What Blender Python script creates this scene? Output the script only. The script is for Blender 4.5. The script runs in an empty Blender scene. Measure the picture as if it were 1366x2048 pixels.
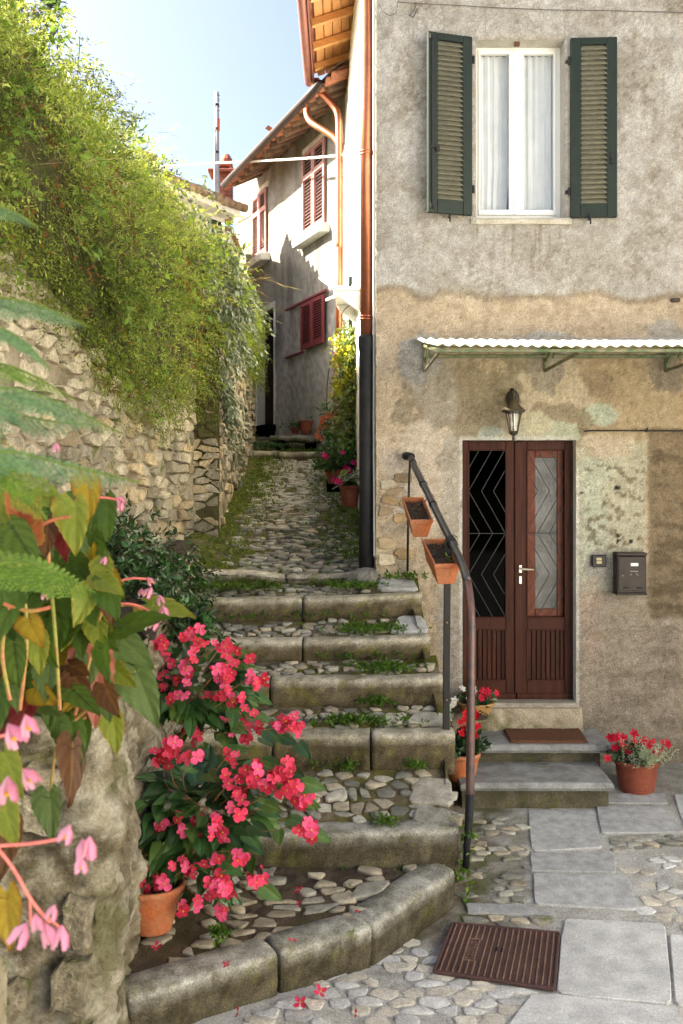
import bpy, math, random
import numpy as np
from mathutils import Vector, Matrix
R = random.Random(7); NR = np.random.default_rng(7)
sc = bpy.context.scene
C = sc.collection
F = 2000.0; CX = 683.0; HY = 960.0; EZ = 2.56          # focal length in photo pixels, vanishing point, eye height

# ---------------- camera
cam = bpy.data.cameras.new('camera'); co = bpy.data.objects.new('camera', cam); C.objects.link(co)
co.location = (0, 0, EZ); co.rotation_euler = (math.radians(90), 0, 0)
cam.sensor_fit = 'AUTO'; cam.sensor_width = 36; cam.lens = F / 2048 * 36
cam.shift_y = -(1024 - HY) / 2048
cam.clip_start = 0.05; cam.clip_end = 2000
cam.dof.use_dof = True; cam.dof.focus_distance = 7.6; cam.dof.aperture_fstop = 4.2
sc.camera = co
# ---------------- sky and sun
SUN_EL = math.radians(37); SUN_AZ = math.atan2(-0.97, 0.20)
w = bpy.data.worlds.new('World'); sc.world = w; w.use_nodes = True
nt = w.node_tree
sk = nt.nodes.new('ShaderNodeTexSky'); sk.sky_type = 'NISHITA'; sk.sun_disc = False
sk.sun_elevation = SUN_EL; sk.sun_rotation = SUN_AZ % (2 * math.pi); sk.air_density = 0.55; sk.dust_density = 6.0; sk.ozone_density = 2.2; sk.altitude = 300
nt.links.new(sk.outputs[0], nt.nodes['Background'].inputs[0])
nt.nodes['Background'].inputs[1].default_value = 0.066
sl = bpy.data.lights.new('sun', 'SUN'); sl.energy = 4.8; sl.angle = math.radians(0.55); sl.color = (1.0, 0.93, 0.82)
so = bpy.data.objects.new('sun', sl); C.objects.link(so)
sdir = Vector((math.sin(SUN_AZ) * math.cos(SUN_EL), math.cos(SUN_AZ) * math.cos(SUN_EL), math.sin(SUN_EL)))
so.rotation_euler = sdir.to_track_quat('Z', 'Y').to_euler(); so.location = (-6, 4, 14)
sc.view_settings.view_transform = 'Standard'; sc.view_settings.look = 'None'
sc.view_settings.exposure = 2.9; sc.view_settings.use_white_balance = True; sc.view_settings.white_balance_temperature = 6900; sc.view_settings.white_balance_tint = 5; sc.view_settings.gamma = 1.0; sc.view_settings.use_curve_mapping = False
sc.render.engine = 'CYCLES'
cy = sc.cycles
cy.use_denoising = True; cy.max_bounces = 8; cy.diffuse_bounces = 4; cy.glossy_bounces = 3; cy.transmission_bounces = 6; cy.transparent_max_bounces = 12
cy.caustics_reflective = False; cy.caustics_refractive = False; cy.sample_clamp_indirect = 6.0

# ---------------- numbers
def W(px, py, d): return ((px - CX) / F * d, d, EZ + (HY - py) / F * d)
def FX(px, d=8.0): return (px - CX) / F * d
def FZ(py, d=8.0): return EZ + (HY - py) / F * d
def _h(ix, iy, iz, s):
    n = (ix.astype(np.int64) * 374761393 + iy.astype(np.int64) * 668265263 + iz.astype(np.int64) * 2147483647 + s * 1274126177) & 0x7fffffff
    n = ((n ^ (n >> 13)) * 1274126177) & 0x7fffffff
    n = n ^ (n >> 16)
    return (n & 0xffff) / 65535.0
_RM = np.array([[.00, .80, .60], [-.80, .36, -.48], [-.60, -.48, .64]])
def vn(p, s=0):
    """gradient noise, about 0..1 round .5"""
    i = np.floor(p).astype(np.int64); f = p - i; w_ = f * f * f * (f * (f * 6 - 15) + 10); r = 0
    for a in (0, 1):
        for b in (0, 1):
            for c in (0, 1):
                h = _h(i[:, 0] + a, i[:, 1] + b, i[:, 2] + c, s); th = h * 6.2831853; cz = _h(i[:, 0] + a, i[:, 1] + b, i[:, 2] + c, s + 57) * 2 - 1; sz = np.sqrt(1 - cz * cz)
                d = (f[:, 0] - a) * np.cos(th) * sz + (f[:, 1] - b) * np.sin(th) * sz + (f[:, 2] - c) * cz
                r = r + d * (w_[:, 0] if a else 1 - w_[:, 0]) * (w_[:, 1] if b else 1 - w_[:, 1]) * (w_[:, 2] if c else 1 - w_[:, 2])
    return .5 + r * .62
def fbm(p, o=4, s=0):
    p = np.asarray(p, float) + 13.7; a = 0; amp = .5; tot = 0
    for k in range(o):
        a = a + amp * (vn(p, s + k) - .5); tot += amp; amp *= .58; p = p @ _RM.T * 2.03 + 5.1
    return .5 + a / tot * 1.45
def fb1(x, y=0., z=0., o=3, s=0): return float(fbm(np.array([[x, y, z]]), o, s)[0])
def ss(a, b, x):
    t = np.clip((x - a) / (b - a), 0, 1); return t * t * (3 - 2 * t)
def lerp(a, b, t): return a + (b - a) * t

# ---------------- materials
def mat(name, c1, c2=None, sc1=6., rough=.8, bump=.3, bs=60., dist=.01, attr=False, rnd=0., moss=0., mosscol=(.07, .085, .02), met=0., spec=.3, tr=0., fine=.3, speck=0., detail=6, uneven=.0):
    m = bpy.data.materials.new(name); m.use_nodes = True; n = m.node_tree.nodes; l = m.node_tree.links
    b = n['Principled BSDF']; out = n['Material Output']
    b.inputs['Roughness'].default_value = rough; b.inputs['Metallic'].default_value = met
    b.inputs['Specular IOR Level'].default_value = spec
    geo = n.new('ShaderNodeNewGeometry')
    def noise(s, d=6, r=.6):
        t = n.new('ShaderNodeTexNoise'); t.inputs['Scale'].default_value = s; t.inputs['Detail'].default_value = d; t.inputs['Roughness'].default_value = r
        l.new(geo.outputs['Position'], t.inputs['Vector']); return t.outputs[0]
    def maprange(v, a, b_, c, d):
        t = n.new('ShaderNodeMapRange'); t.inputs[1].default_value = a; t.inputs[2].default_value = b_; t.inputs[3].default_value = c; t.inputs[4].default_value = d
        l.new(v, t.inputs[0]); return t.outputs[0]
    def mix(f, a, b_, mode='MIX'):
        t = n.new('ShaderNodeMix'); t.data_type = 'RGBA'; t.blend_type = mode
        for i, v in ((0, f), (6, a), (7, b_)):
            if isinstance(v, (int, float)): t.inputs[i].default_value = v
            elif isinstance(v, tuple): t.inputs[i].default_value = (*v, 1)
            else: l.new(v, t.inputs[i])
        return t.outputs[2]
    c2 = c2 or c1
    col = mix(maprange(noise(sc1, detail), .36, .64, 0, 1), c1, c2)
    if attr:
        at = n.new('ShaderNodeAttribute'); at.attribute_name = 'Col'
        col = mix(1.0, col, at.outputs[0], 'MULTIPLY')
    def gray(v):
        t = n.new('ShaderNodeCombineColor'); 
        for i in range(3): l.new(v, t.inputs[i])
        return t.outputs[0]
    if fine: col = mix(1.0, col, gray(maprange(noise(bs, 6, .75), .30, .70, 1 - fine, 1 + fine)), 'MULTIPLY')
    if rnd:
        oi = n.new('ShaderNodeObjectInfo')
        col = mix(1.0, col, gray(maprange(oi.outputs['Random'], 0, 1, 1 - rnd, 1 + rnd)), 'MULTIPLY')
    if speck:
        vo = n.new('ShaderNodeTexVoronoi'); vo.inputs['Scale'].default_value = speck; l.new(geo.outputs['Position'], vo.inputs['Vector'])
        col = mix(maprange(vo.outputs['Distance'], .0, .28, .55, 0), col, (.6, .58, .54))
    if moss:
        nz = n.new('ShaderNodeSeparateXYZ'); l.new(geo.outputs['Normal'], nz.inputs[0])
        k = maprange(noise(5.5, 9, .74), .64 - moss * .25, .70 - moss * .25, 0, .85)
        col = mix(k, col, mix(noise(90, 3), mosscol, tuple(v * 1.9 for v in mosscol)))
    l.new(col, b.inputs['Base Color'])
    if bump:
        bu = n.new('ShaderNodeBump'); bu.inputs['Strength'].default_value = bump; bu.inputs['Distance'].default_value = dist
        l.new(noise(bs, 6, .65), bu.inputs['Height']); l.new(bu.outputs[0], b.inputs['Normal'])
    if uneven:
        l.new(maprange(noise(sc1 * 2), .3, .7, max(0.03, rough - uneven), min(1, rough + uneven)), b.inputs['Roughness'])
    if tr:
        t = n.new('ShaderNodeBsdfTranslucent'); l.new(mix(1.0, col, (1.25, 1.2, .55), 'MULTIPLY'), t.inputs[0])
        ms = n.new('ShaderNodeMixShader'); ms.inputs[0].default_value = tr
        l.new(b.outputs[0], ms.inputs[1]); l.new(t.outputs[0], ms.inputs[2]); l.new(ms.outputs[0], out.inputs[0])
    return m
def wood(name, c1, c2, rough=.45, scale=(60, 60, 4), spec=.4, rnd=0):
    m = mat(name, c1, c2, rough=rough, bump=0, fine=0, spec=spec, rnd=rnd); n = m.node_tree.nodes; l = m.node_tree.links
    g = [k for k in n if k.type == 'NEW_GEOMETRY'][0]; t = [k for k in n if k.type == 'TEX_NOISE'][0]
    mp = n.new('ShaderNodeMapping'); mp.inputs['Scale'].default_value = scale
    l.new(g.outputs['Position'], mp.inputs[0]); l.new(mp.outputs[0], t.inputs['Vector']); t.inputs['Scale'].default_value = 1
    bu = n.new('ShaderNodeBump'); bu.inputs['Strength'].default_value = .15; bu.inputs['Distance'].default_value = .003
    l.new(t.outputs[0], bu.inputs['Height']); l.new(bu.outputs[0], n['Principled BSDF'].inputs['Normal'])
    return m
def glass(name, tint=(.9, .95, .95), gloss=.3, rough=.02, opaque=None):
    m = bpy.data.materials.new(name); m.use_nodes = True; n = m.node_tree.nodes; l = m.node_tree.links
    g = n.new('ShaderNodeBsdfGlossy'); g.inputs['Roughness'].default_value = rough
    if opaque:
        t = n['Principled BSDF']; t.inputs['Roughness'].default_value = .4; tn = n.new('ShaderNodeTexNoise'); tn.inputs['Scale'].default_value = 5; tn.inputs['Detail'].default_value = 3; tg_ = n.new('ShaderNodeNewGeometry'); l.new(tg_.outputs['Position'], tn.inputs['Vector']); rp = n.new('ShaderNodeValToRGB'); rp.color_ramp.elements[0].position = .38; rp.color_ramp.elements[1].position = .64; rp.color_ramp.elements[0].color = tuple(v * .25 for v in opaque) + (1,); rp.color_ramp.elements[1].color = tuple(v * 1.5 for v in opaque) + (1,); l.new(tn.outputs[0], rp.inputs[0]); l.new(rp.outputs[0], t.inputs['Base Color'])
        te = n.new('ShaderNodeTexNoise'); te.inputs['Scale'].default_value = 55; bu = n.new('ShaderNodeBump'); bu.inputs['Strength'].default_value = .5; bu.inputs['Distance'].default_value = .01
        l.new(te.outputs[0], bu.inputs['Height']); l.new(bu.outputs[0], t.inputs['Normal']); l.new(bu.outputs[0], g.inputs['Normal'])
    else:
        t = n.new('ShaderNodeBsdfTransparent'); t.inputs[0].default_value = (*tint, 1)
    fr = n.new('ShaderNodeLayerWeight'); fr.inputs[0].default_value = .25
    mr = n.new('ShaderNodeMapRange'); mr.inputs[3].default_value = gloss; mr.inputs[4].default_value = min(.9, gloss * 4)
    l.new(fr.outputs['Fresnel'], mr.inputs[0])
    mx = n.new('ShaderNodeMixShader'); l.new(mr.outputs[0], mx.inputs[0]); l.new(t.outputs[0], mx.inputs[1]); l.new(g.outputs[0], mx.inputs[2])
    l.new(mx.outputs[0], n['Material Output'].inputs[0]); return m
def leafmat(name, rough=.5, tr=.35, spec=.3, bump=0.): return mat(name, (1, 1, 1), (.82, .85, .8), sc1=9, rough=rough, bump=bump, attr=True, tr=tr, spec=spec, fine=.12, bs=90)

# ---------------- objects
def wl(o):
    v = Vector((0, 0, 0))
    while o is not None: v = v + Vector(o.location); o = o.parent
    return v
def tag(o, label=None, cat=None, group=None, kind=None):
    for k, v in (('label', label), ('category', cat), ('group', group), ('kind', kind)):
        if v: o[k] = v
    return o
def thing(name, label, cat, loc, group=None):
    o = bpy.data.objects.new(name, None); C.objects.link(o); o.location = loc; o.empty_display_size = .1
    return tag(o, label, cat, group)
def link(name, me, parent=None, loc=None):
    o = bpy.data.objects.new(name, me); C.objects.link(o)
    if loc is not None: o.location = Vector(loc) - (wl(parent) if parent else Vector((0, 0, 0)))
    if parent: o.parent = parent
    return o
def orient(o, u, v, n, s=1.0):
    """rotation of an object from three axes"""
    m = Matrix((u, v, n)).transposed(); o.rotation_euler = m.to_euler()
    o.scale = (s, s, s) if not isinstance(s, tuple) else s
    return o
class MB:
    def __init__(s): s.v = []; s.f = []; s.c = []; s.cur = (1, 1, 1)
    def add(s, vs, fs):
        b = len(s.v); s.v.extend([tuple(q) for q in vs]); s.f.extend([tuple(b + i for i in q) for q in fs]); s.c.extend([s.cur] * len(vs)); return s
    def obox(s, c, h, ax=((1, 0, 0), (0, 1, 0), (0, 0, 1)), b=.004):
        c = Vector(c); ax = [Vector(a).normalized() for a in ax]; b = min(b, min(h) * .45)
        vs = []; ix = {}
        for sx in (-1, 1):
            for sy in (-1, 1):
                for sz in (-1, 1):
                    for k in range(3):
                        o = [sx * (h[0] - (b if k != 0 else 0)), sy * (h[1] - (b if k != 1 else 0)), sz * (h[2] - (b if k != 2 else 0))]
                        ix[sx, sy, sz, k] = len(vs); vs.append(c + ax[0] * o[0] + ax[1] * o[1] + ax[2] * o[2])
        fs = []
        def face(q):
            p = [vs[i] for i in q]; n = (p[1] - p[0]).cross(p[2] - p[0]); m = sum(p, Vector()) / len(p) - c
            fs.append(q if n.dot(m) > 0 else q[::-1])
        for s_ in (-1, 1):
            face([ix[s_, a, d, 0] for a, d in ((-1, -1), (1, -1), (1, 1), (-1, 1))])
            face([ix[a, s_, d, 1] for a, d in ((-1, -1), (1, -1), (1, 1), (-1, 1))])
            face([ix[a, d, s_, 2] for a, d in ((-1, -1), (1, -1), (1, 1), (-1, 1))])
        for a in (-1, 1):
            for d in (-1, 1):
                face([ix[a, d, -1, 0], ix[a, d, 1, 0], ix[a, d, 1, 1], ix[a, d, -1, 1]])
                face([ix[a, -1, d, 0], ix[a, 1, d, 0], ix[a, 1, d, 2], ix[a, -1, d, 2]])
                face([ix[-1, a, d, 1], ix[1, a, d, 1], ix[1, a, d, 2], ix[-1, a, d, 2]])
        for sx in (-1, 1):
            for sy in (-1, 1):
                for sz in (-1, 1): face([ix[sx, sy, sz, k] for k in range(3)])
        return s.add(vs, fs)
    def box(s, x0, x1, y0, y1, z0, z1, b=.004):
        return s.obox(((x0 + x1) / 2, (y0 + y1) / 2, (z0 + z1) / 2), (abs(x1 - x0) / 2, abs(y1 - y0) / 2, abs(z1 - z0) / 2), b=b)
    def bar(s, p, q, wd, ht=None, up=(0, 0, 1), b=.003):
        p = Vector(p); q = Vector(q); d = (q - p); L = d.length; d = d / L; u = Vector(up)
        if abs(u.dot(d)) > .95: u = Vector((1, 0, 0))
        sd = d.cross(u).normalized(); u = sd.cross(d)
        return s.obox((p + q) / 2, (L / 2, wd / 2, (ht or wd) / 2), (d, sd, u), b)
    def tube(s, pts, r, n=8, cap=True):
        P = [Vector(p) for p in pts]; rs = r if isinstance(r, (list, tuple)) else [r] * len(P)
        t0 = (P[1] - P[0]).normalized(); u = t0.orthogonal().normalized(); vs = []; fs = []
        for i, p in enumerate(P):
            t = ((P[min(i + 1, len(P) - 1)] - P[max(i - 1, 0)])).normalized()
            u = (u - t * u.dot(t)).normalized(); w_ = t.cross(u)
            for k in range(n):
                a = 2 * math.pi * k / n; vs.append(p + (u * math.cos(a) + w_ * math.sin(a)) * rs[i])
        for i in range(len(P) - 1):
            for k in range(n):
                fs.append((i * n + k, i * n + (k + 1) % n, (i + 1) * n + (k + 1) % n, (i + 1) * n + k))
        if cap: fs.append(tuple(range(n - 1, -1, -1))); fs.append(tuple(range((len(P) - 1) * n, len(P) * n)))
        return s.add(vs, fs)
    def lathe(s, prof, c=(0, 0, 0), n=20, cap=True, sq=None):
        vs = []; fs = []
        for r, z in prof:
            for k in range(n):
                a = 2 * math.pi * k / n; vs.append((c[0] + r * math.cos(a), c[1] + r * math.sin(a), c[2] + z))
        for i in range(len(prof) - 1):
            for k in range(n): fs.append((i * n + k, i * n + (k + 1) % n, (i + 1) * n + (k + 1) % n, (i + 1) * n + k))
        if cap: fs.append(tuple(range(n - 1, -1, -1))); fs.append(tuple(range((len(prof) - 1) * n, len(prof) * n)))
        return s.add(vs, fs)
    def loft(s, rings, closed=True, cap=True):
        n = len(rings[0]); vs = [p for r in rings for p in r]; fs = []
        for i in range(len(rings) - 1):
            for k in range(n if closed else n - 1): fs.append((i * n + k, i * n + (k + 1) % n, (i + 1) * n + (k + 1) % n, (i + 1) * n + k))
        if cap and closed: fs.append(tuple(range(n - 1, -1, -1))); fs.append(tuple(range((len(rings) - 1) * n, len(rings) * n)))
        return s.add(vs, fs)
    def quad(s, a, b, c, d): return s.add([a, b, c, d], [(0, 1, 2, 3)])
    def mesh(s, name, m, smooth=False, org=(0, 0, 0)):
        me = bpy.data.meshes.new(name); me.from_pydata([(v[0] - org[0], v[1] - org[1], v[2] - org[2]) for v in s.v], [], s.f)
        for k in (m if isinstance(m, (list, tuple)) else [m]): me.materials.append(k)
        if any(c != (1, 1, 1) for c in s.c):
            a = me.color_attributes.new('Col', 'FLOAT_COLOR', 'POINT'); a.data.foreach_set('color', np.array([(*c, 1) for c in s.c], np.float32).ravel())
        me.polygons.foreach_set('use_smooth', [smooth] * len(me.polygons)); me.update(); return me
    def build(s, name, m, parent=None, smooth=False, org=None):
        """with a parent: vertices are given in world space and stored relative to the parent; org: a top-level object's own origin"""
        o0 = wl(parent) if parent else Vector(org or (0, 0, 0))
        o = link(name, s.mesh(name, m, smooth, o0), parent)
        if not parent: o.location = o0
        return o
def npmesh(name, V, Q, m, col=None, parent=None, smooth=False, org=None):
    """big meshes from arrays: V (n,3), Q (m,4 or 3)"""
    V = np.asarray(V, np.float64); Q = np.asarray(Q, np.int32)
    o0 = wl(parent) if parent else Vector(org or (0, 0, 0)); V = V - np.array(o0)
    me = bpy.data.meshes.new(name); k = Q.shape[1]
    me.vertices.add(len(V)); me.vertices.foreach_set('co', V.astype(np.float32).ravel())
    me.loops.add(Q.size); me.loops.foreach_set('vertex_index', Q.ravel())
    me.polygons.add(len(Q)); me.polygons.foreach_set('loop_start', np.arange(0, Q.size, k, dtype=np.int32)); me.polygons.foreach_set('loop_total', np.full(len(Q), k, np.int32))
    me.polygons.foreach_set('use_smooth', np.full(len(Q), smooth)); me.update(calc_edges=True); me.validate()
    if col is not None:
        a = me.color_attributes.new('Col', 'FLOAT_COLOR', 'POINT'); a.data.foreach_set('color', np.c_[col, np.ones(len(V))].astype(np.float32).ravel())
    me.materials.append(m); o = link(name, me, parent)
    if not parent: o.location = o0
    return o
def gridq(nu, nv):
    i, j = np.meshgrid(np.arange(nu - 1), np.arange(nv - 1), indexing='ij'); a = (i * nv + j).ravel()
    return np.c_[a, a + nv, a + nv + 1, a + 1]
def nrm(a): return a / np.maximum(np.linalg.norm(a, axis=-1, keepdims=True), 1e-9)

# ---------------- stones
def clip_half(poly, p, n):
    out = []; m = len(poly)
    for i in range(m):
        a, b = poly[i], poly[(i + 1) % m]
        da = (a[0] - p[0]) * n[0] + (a[1] - p[1]) * n[1]; db = (b[0] - p[0]) * n[0] + (b[1] - p[1]) * n[1]
        if da <= 0: out.append(a)
        if (da < 0) != (db < 0) and da != db:
            t = da / (da - db); out.append((a[0] + (b[0] - a[0]) * t, a[1] + (b[1] - a[1]) * t))
    return out
def cells(sites, bounds=None, k=14, rad=1.0):
    """Voronoi cells of 2-D sites"""
    S = np.array(sites); out = []
    for i, p in enumerate(S):
        d = ((S - p) ** 2).sum(1); idx = np.argsort(d)[1:k + 1]
        poly = [(p[0] - rad, p[1] - rad), (p[0] + rad, p[1] - rad), (p[0] + rad, p[1] + rad), (p[0] - rad, p[1] + rad)]
        if bounds: 
            for q, n in bounds: poly = clip_half(poly, q, n)
        for j in idx:
            q = S[j]; poly = clip_half(poly, ((p[0] + q[0]) / 2, (p[1] + q[1]) / 2), (q[0] - p[0], q[1] - p[1]))
            if len(poly) < 3: break
        out.append(poly if len(poly) >= 3 else None)
    return out
def soften(poly, gap, rough, rng, nmax=10, shrink=(1, 1), rnd_=.1):
    """inset, chamfered and roughened outline"""
    P = np.array(poly); c = P.mean(0); d = np.linalg.norm(P - c, axis=1).mean()
    if d < gap * 1.6: return None
    out = []
    m = len(P)
    for i in range(m):
        a, b = P[i], P[(i + 1) % m]
        if np.linalg.norm(b - a) < .18 * d: out.append((a + b) / 2); continue
        t = rnd_ + rng.random() * .10; out += [a + (b - a) * t, b + (a - b) * t]
    out = np.array(out)
    if len(out) > nmax: out = out[np.sort(rng.sample(range(len(out)), nmax))]
    if len(out) < 4: return None
    v = out - c; ln = np.linalg.norm(v, axis=1, keepdims=True)
    v = v * np.maximum(0.3, (ln - gap) / ln) * (1 + (np.array([rng.random() for _ in out])[:, None] - .5) * rough)
    return c, v * rng.uniform(*shrink)
def stone_geo(v, h, dep, rng, top=.74, dome=.25):
    """local rings: outline v (n,2), height h above the bed, depth below"""
    n = len(v); vs = []; fs = []
    tx, ty = (rng.random() - .5) * .5 * h / max(.01, np.abs(v).max()), (rng.random() - .5) * .5 * h / max(.01, np.abs(v).max())
    rings = [(1.0, -dep), (1.02, h * .45), (.97, h * .85), (top, h)]
    for k, (s_, z) in enumerate(rings):
        for p in v:
            q = p * s_; vs.append((q[0], q[1], z + (q[0] * tx + q[1] * ty + (rng.random() - .5) * .22 * h if k >= 2 else 0)))
    vs.append((0, 0, h * (1 + dome * (rng.random() - .2))))
    for k in range(len(rings) - 1):
        for i in range(n): fs.append((k * n + i, k * n + (i + 1) % n, (k + 1) * n + (i + 1) % n, (k + 1) * n + i))
    b = (len(rings) - 1) * n
    for i in range(n): fs.append((b + i, b + (i + 1) % n, len(vs) - 1))
    return vs, fs
def lay_stones(parent, name, polys, fr, m, h, dep=.03, gap=.006, rough=.16, limit=300, rng=None, smooth=False, top=.86, rest_name=None, dome=.1, shrink=(1, 1), hv=(.65, 1.3), rnd_=.1):
    """one object per stone; fr(x, y) -> (point, U, V, N); mats m is a list; the stones past the limit are joined into one"""
    rng = rng or R; n = 0; rest = MB(); objs = []
    for poly in polys:
        if poly is None: continue
        s_ = soften(poly, gap, rough, rng, 10, shrink, rnd_)
        if s_ is None: continue
        c, v = s_; hh = h * rng.uniform(*hv); vs, fs = stone_geo(v, hh, dep, rng, top, dome)
        p, U, V_, N = fr(c[0], c[1]); p, U, V_, N = Vector(p), Vector(U), Vector(V_), Vector(N)
        vs = [U * q[0] + V_ * q[1] + N * q[2] for q in vs]
        if n < limit:
            me = bpy.data.meshes.new(name); me.from_pydata(vs, [], fs); me.materials.append(rng.choice(m))
            me.polygons.foreach_set('use_smooth', [smooth] * len(fs)); objs.append(link(name, me, parent, p)); n += 1
        else: rest.add([p + q for q in vs], fs)
    if rest.v: tag(rest.build(rest_name or name + '_bed', m[0], parent, smooth), kind='stuff')
    return objs
def sweep_stone(line, sec, rng, amp=.008, seg=.03):
    """kerb stone: cross-section sec [(forward, up)] swept along a plan line [(x, y, z)], roughened, darker down the front, with moss patches"""
    P = [Vector(p) for p in line]; L = [0]
    for i in range(1, len(P)): L.append(L[-1] + (P[i] - P[i - 1]).length)
    n = max(4, int(L[-1] / seg)); sd = rng.random() * 90; Q = []; FW = []; Zs = []
    for i in range(n + 1):
        s_ = L[-1] * i / n; k = max(j for j in range(len(L)) if L[j] <= s_ + 1e-9); k = min(k, len(P) - 2)
        t = (s_ - L[k]) / (L[k + 1] - L[k]); p = P[k].lerp(P[k + 1], t)
        tg = (P[k + 1] - P[k]).normalized(); fw = Vector((tg.y, -tg.x, 0)).normalized()
        e = min(i, n - i); sh = 1 - (.07 if e == 0 else .015 if e == 1 else 0)
        for a, z in sec: Q.append(tuple(p + fw * (a * sh) + Vector((0, 0, z * (sh if z > -.05 else 1))))); FW.append(tuple(fw)); Zs.append(z)
    Q = np.array(Q); FW = np.array(FW); Zs = np.array(Zs); o = np.array([sd, 0, 0])
    nn = fbm(Q * 7 + o, 3, 5) - .5; n2 = fbm(Q * 2 + o, 2, 9) - .5; n3 = fbm(Q * 22 + o, 3, 10) - .5
    Q2 = Q + FW * (nn * 2 * amp + n2 * amp * 1.2 + n3 * amp * 1.5)[:, None]; Q2[:, 2] += (nn * 1.2 + n2 * 1.0 + n3 * .8) * amp
    k1 = fbm(Q * np.array([5, 5, 9]) + o, 4, 15); k2 = fbm(Q * 17 + o, 3, 16); k3 = fbm(Q * 9 + o, 4, 18)
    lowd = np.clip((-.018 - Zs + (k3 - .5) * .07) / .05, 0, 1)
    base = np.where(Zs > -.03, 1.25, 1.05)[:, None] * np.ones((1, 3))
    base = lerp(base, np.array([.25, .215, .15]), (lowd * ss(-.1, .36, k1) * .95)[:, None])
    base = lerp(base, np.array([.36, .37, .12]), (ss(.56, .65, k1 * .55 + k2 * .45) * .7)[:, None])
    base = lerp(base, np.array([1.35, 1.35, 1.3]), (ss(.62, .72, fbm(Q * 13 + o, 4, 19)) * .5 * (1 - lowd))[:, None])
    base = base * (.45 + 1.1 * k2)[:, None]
    m = len(sec); mb = MB(); mb.loft([[tuple(q) for q in Q2[i * m:(i + 1) * m]] for i in range(n + 1)]); mb.c = [tuple(c) for c in base]; return mb

# ---------------- leaves in bulk
def leaf_quads(P, D, N, Ln, Wd, col, fold=.0):
    """rhombic leaves: base P, direction D, normal N, length, width -> V, Q, colours"""
    D = nrm(D); S = nrm(np.cross(D, N)); Ln = np.asarray(Ln)[:, None]; Wd = np.asarray(Wd)[:, None]; N2 = nrm(np.cross(S, D))
    a = P; b = P + D * Ln * .45 + S * Wd * .5 + N2 * Wd * fold; c = P + D * Ln; d = P + D * Ln * .45 - S * Wd * .5 + N2 * Wd * fold
    V = np.stack([a, b, c, d], 1).reshape(-1, 3); n = len(P); Q = np.arange(4 * n).reshape(n, 4)
    return V, Q, np.repeat(col, 4, 0)
def sprays(base, dirs, length, nl, ll, lw, c1, c2, droop=.3, spread=1.0, jit=.25, fold=.12):
    """leafy shoots: n bases with directions; nl leaves each; colours lerp c1..c2 with variation"""
    n = len(base); t = (np.arange(nl) + .6) / nl; t = np.tile(t, (n, 1)); L = np.asarray(length).reshape(-1, 1)
    pos = base[:, None, :] + dirs[:, None, :] * (L * t)[:, :, None]
    pos[:, :, 2] -= droop * (L * t ** 2)
    tan = dirs[:, None, :] + np.zeros_like(pos); tan[:, :, 2] -= 2 * droop * t
    tan = nrm(tan); rp = NR.normal(size=pos.shape); rp = nrm(rp - tan * (rp * tan).sum(-1, keepdims=True))
    d = nrm(tan * .7 + rp * spread); nn = nrm(NR.normal(size=pos.shape) * .7 + np.array([.1, -.3, .8]))
    m = n * nl; pos = pos.reshape(-1, 3) + NR.normal(size=(m, 3)) * .006
    k = np.clip(np.repeat(NR.random(n), nl) * .7 + NR.random(m) * .3, 0, 1)[:, None]
    col = np.asarray(c1) * (1 - k) + np.asarray(c2) * k
    col = col * (1 + (NR.random((m, 1)) - .5) * 2 * jit)
    return leaf_quads(pos, d.reshape(-1, 3), nn.reshape(-1, 3), ll * (.6 + .8 * NR.random(m)), lw * (.7 + .6 * NR.random(m)), col, fold)
def cat_leaves(*parts):
    V = []; Q = []; K = []; b = 0
    for v, q, k in parts: V.append(v); Q.append(q + b); K.append(k); b += len(v)
    return np.concatenate(V), np.concatenate(Q), np.concatenate(K)

# =====================================================================  SETTING
M = {}
M['plaster'] = mat('house_plaster', (1, 1, 1), (.8, .78, .74), sc1=14, rough=.95, bump=1.0, bs=85, dist=.02, attr=True, fine=.42, spec=.1)
M['sideplaster'] = mat('side_plaster', (.72, .70, .66), (.58, .56, .51), sc1=3, rough=.95, bump=.5, bs=50, dist=.012)
M['trimwhite'] = mat('white_limewash', (.72, .72, .70), (.55, .55, .53), sc1=6, rough=.9, bump=.2, bs=60)
M['ground'] = mat('ground_dirt', (1, 1, 1), (.78, .76, .72), sc1=10, rough=.97, bump=.8, bs=90, dist=.012, attr=True, fine=.5, spec=.15)
M['terrain'] = mat('terrain', (.06, .07, .025), (.10, .08, .04), sc1=2, rough=1, bump=.6, bs=20, dist=.05)
def kerbmat(n, a, b, moss): return mat(n, a, b, sc1=9, rough=.93, bump=.7, bs=95, dist=.008, moss=moss, rnd=.12, speck=0, fine=.6, spec=.12, attr=True)
M['kerb'] = kerbmat('kerb_stone', (.42, .385, .31), (.25, .225, .17), .10)
M['kerb2'] = kerbmat('kerb_stone_mossy', (.38, .345, .27), (.21, .19, .14), .18)
M['kerb3'] = kerbmat('kerb_stone_dark', (.32, .31, .27), (.16, .15, .12), .14)
M['cob'] = [mat('cobble_grey', (.40, .38, .32), (.23, .215, .175), sc1=12, rough=.85, bump=.5, bs=80, rnd=.3, moss=.15, spec=.25), mat('cobble_warm', (.44, .385, .29), (.25, .215, .155), sc1=12, rough=.85, bump=.5, bs=80, rnd=.3, moss=.18), mat('cobble_dark', (.24, .235, .20), (.13, .125, .10), sc1=12, rough=.8, bump=.5, bs=80, rnd=.3, moss=.25)]
M['gneiss'] = mat('grey_gneiss_slab', (.40, .40, .395), (.27, .27, .268), sc1=14, rough=.85, bump=.4, bs=160, dist=.004, speck=110, fine=.4, rnd=.12)
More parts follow.
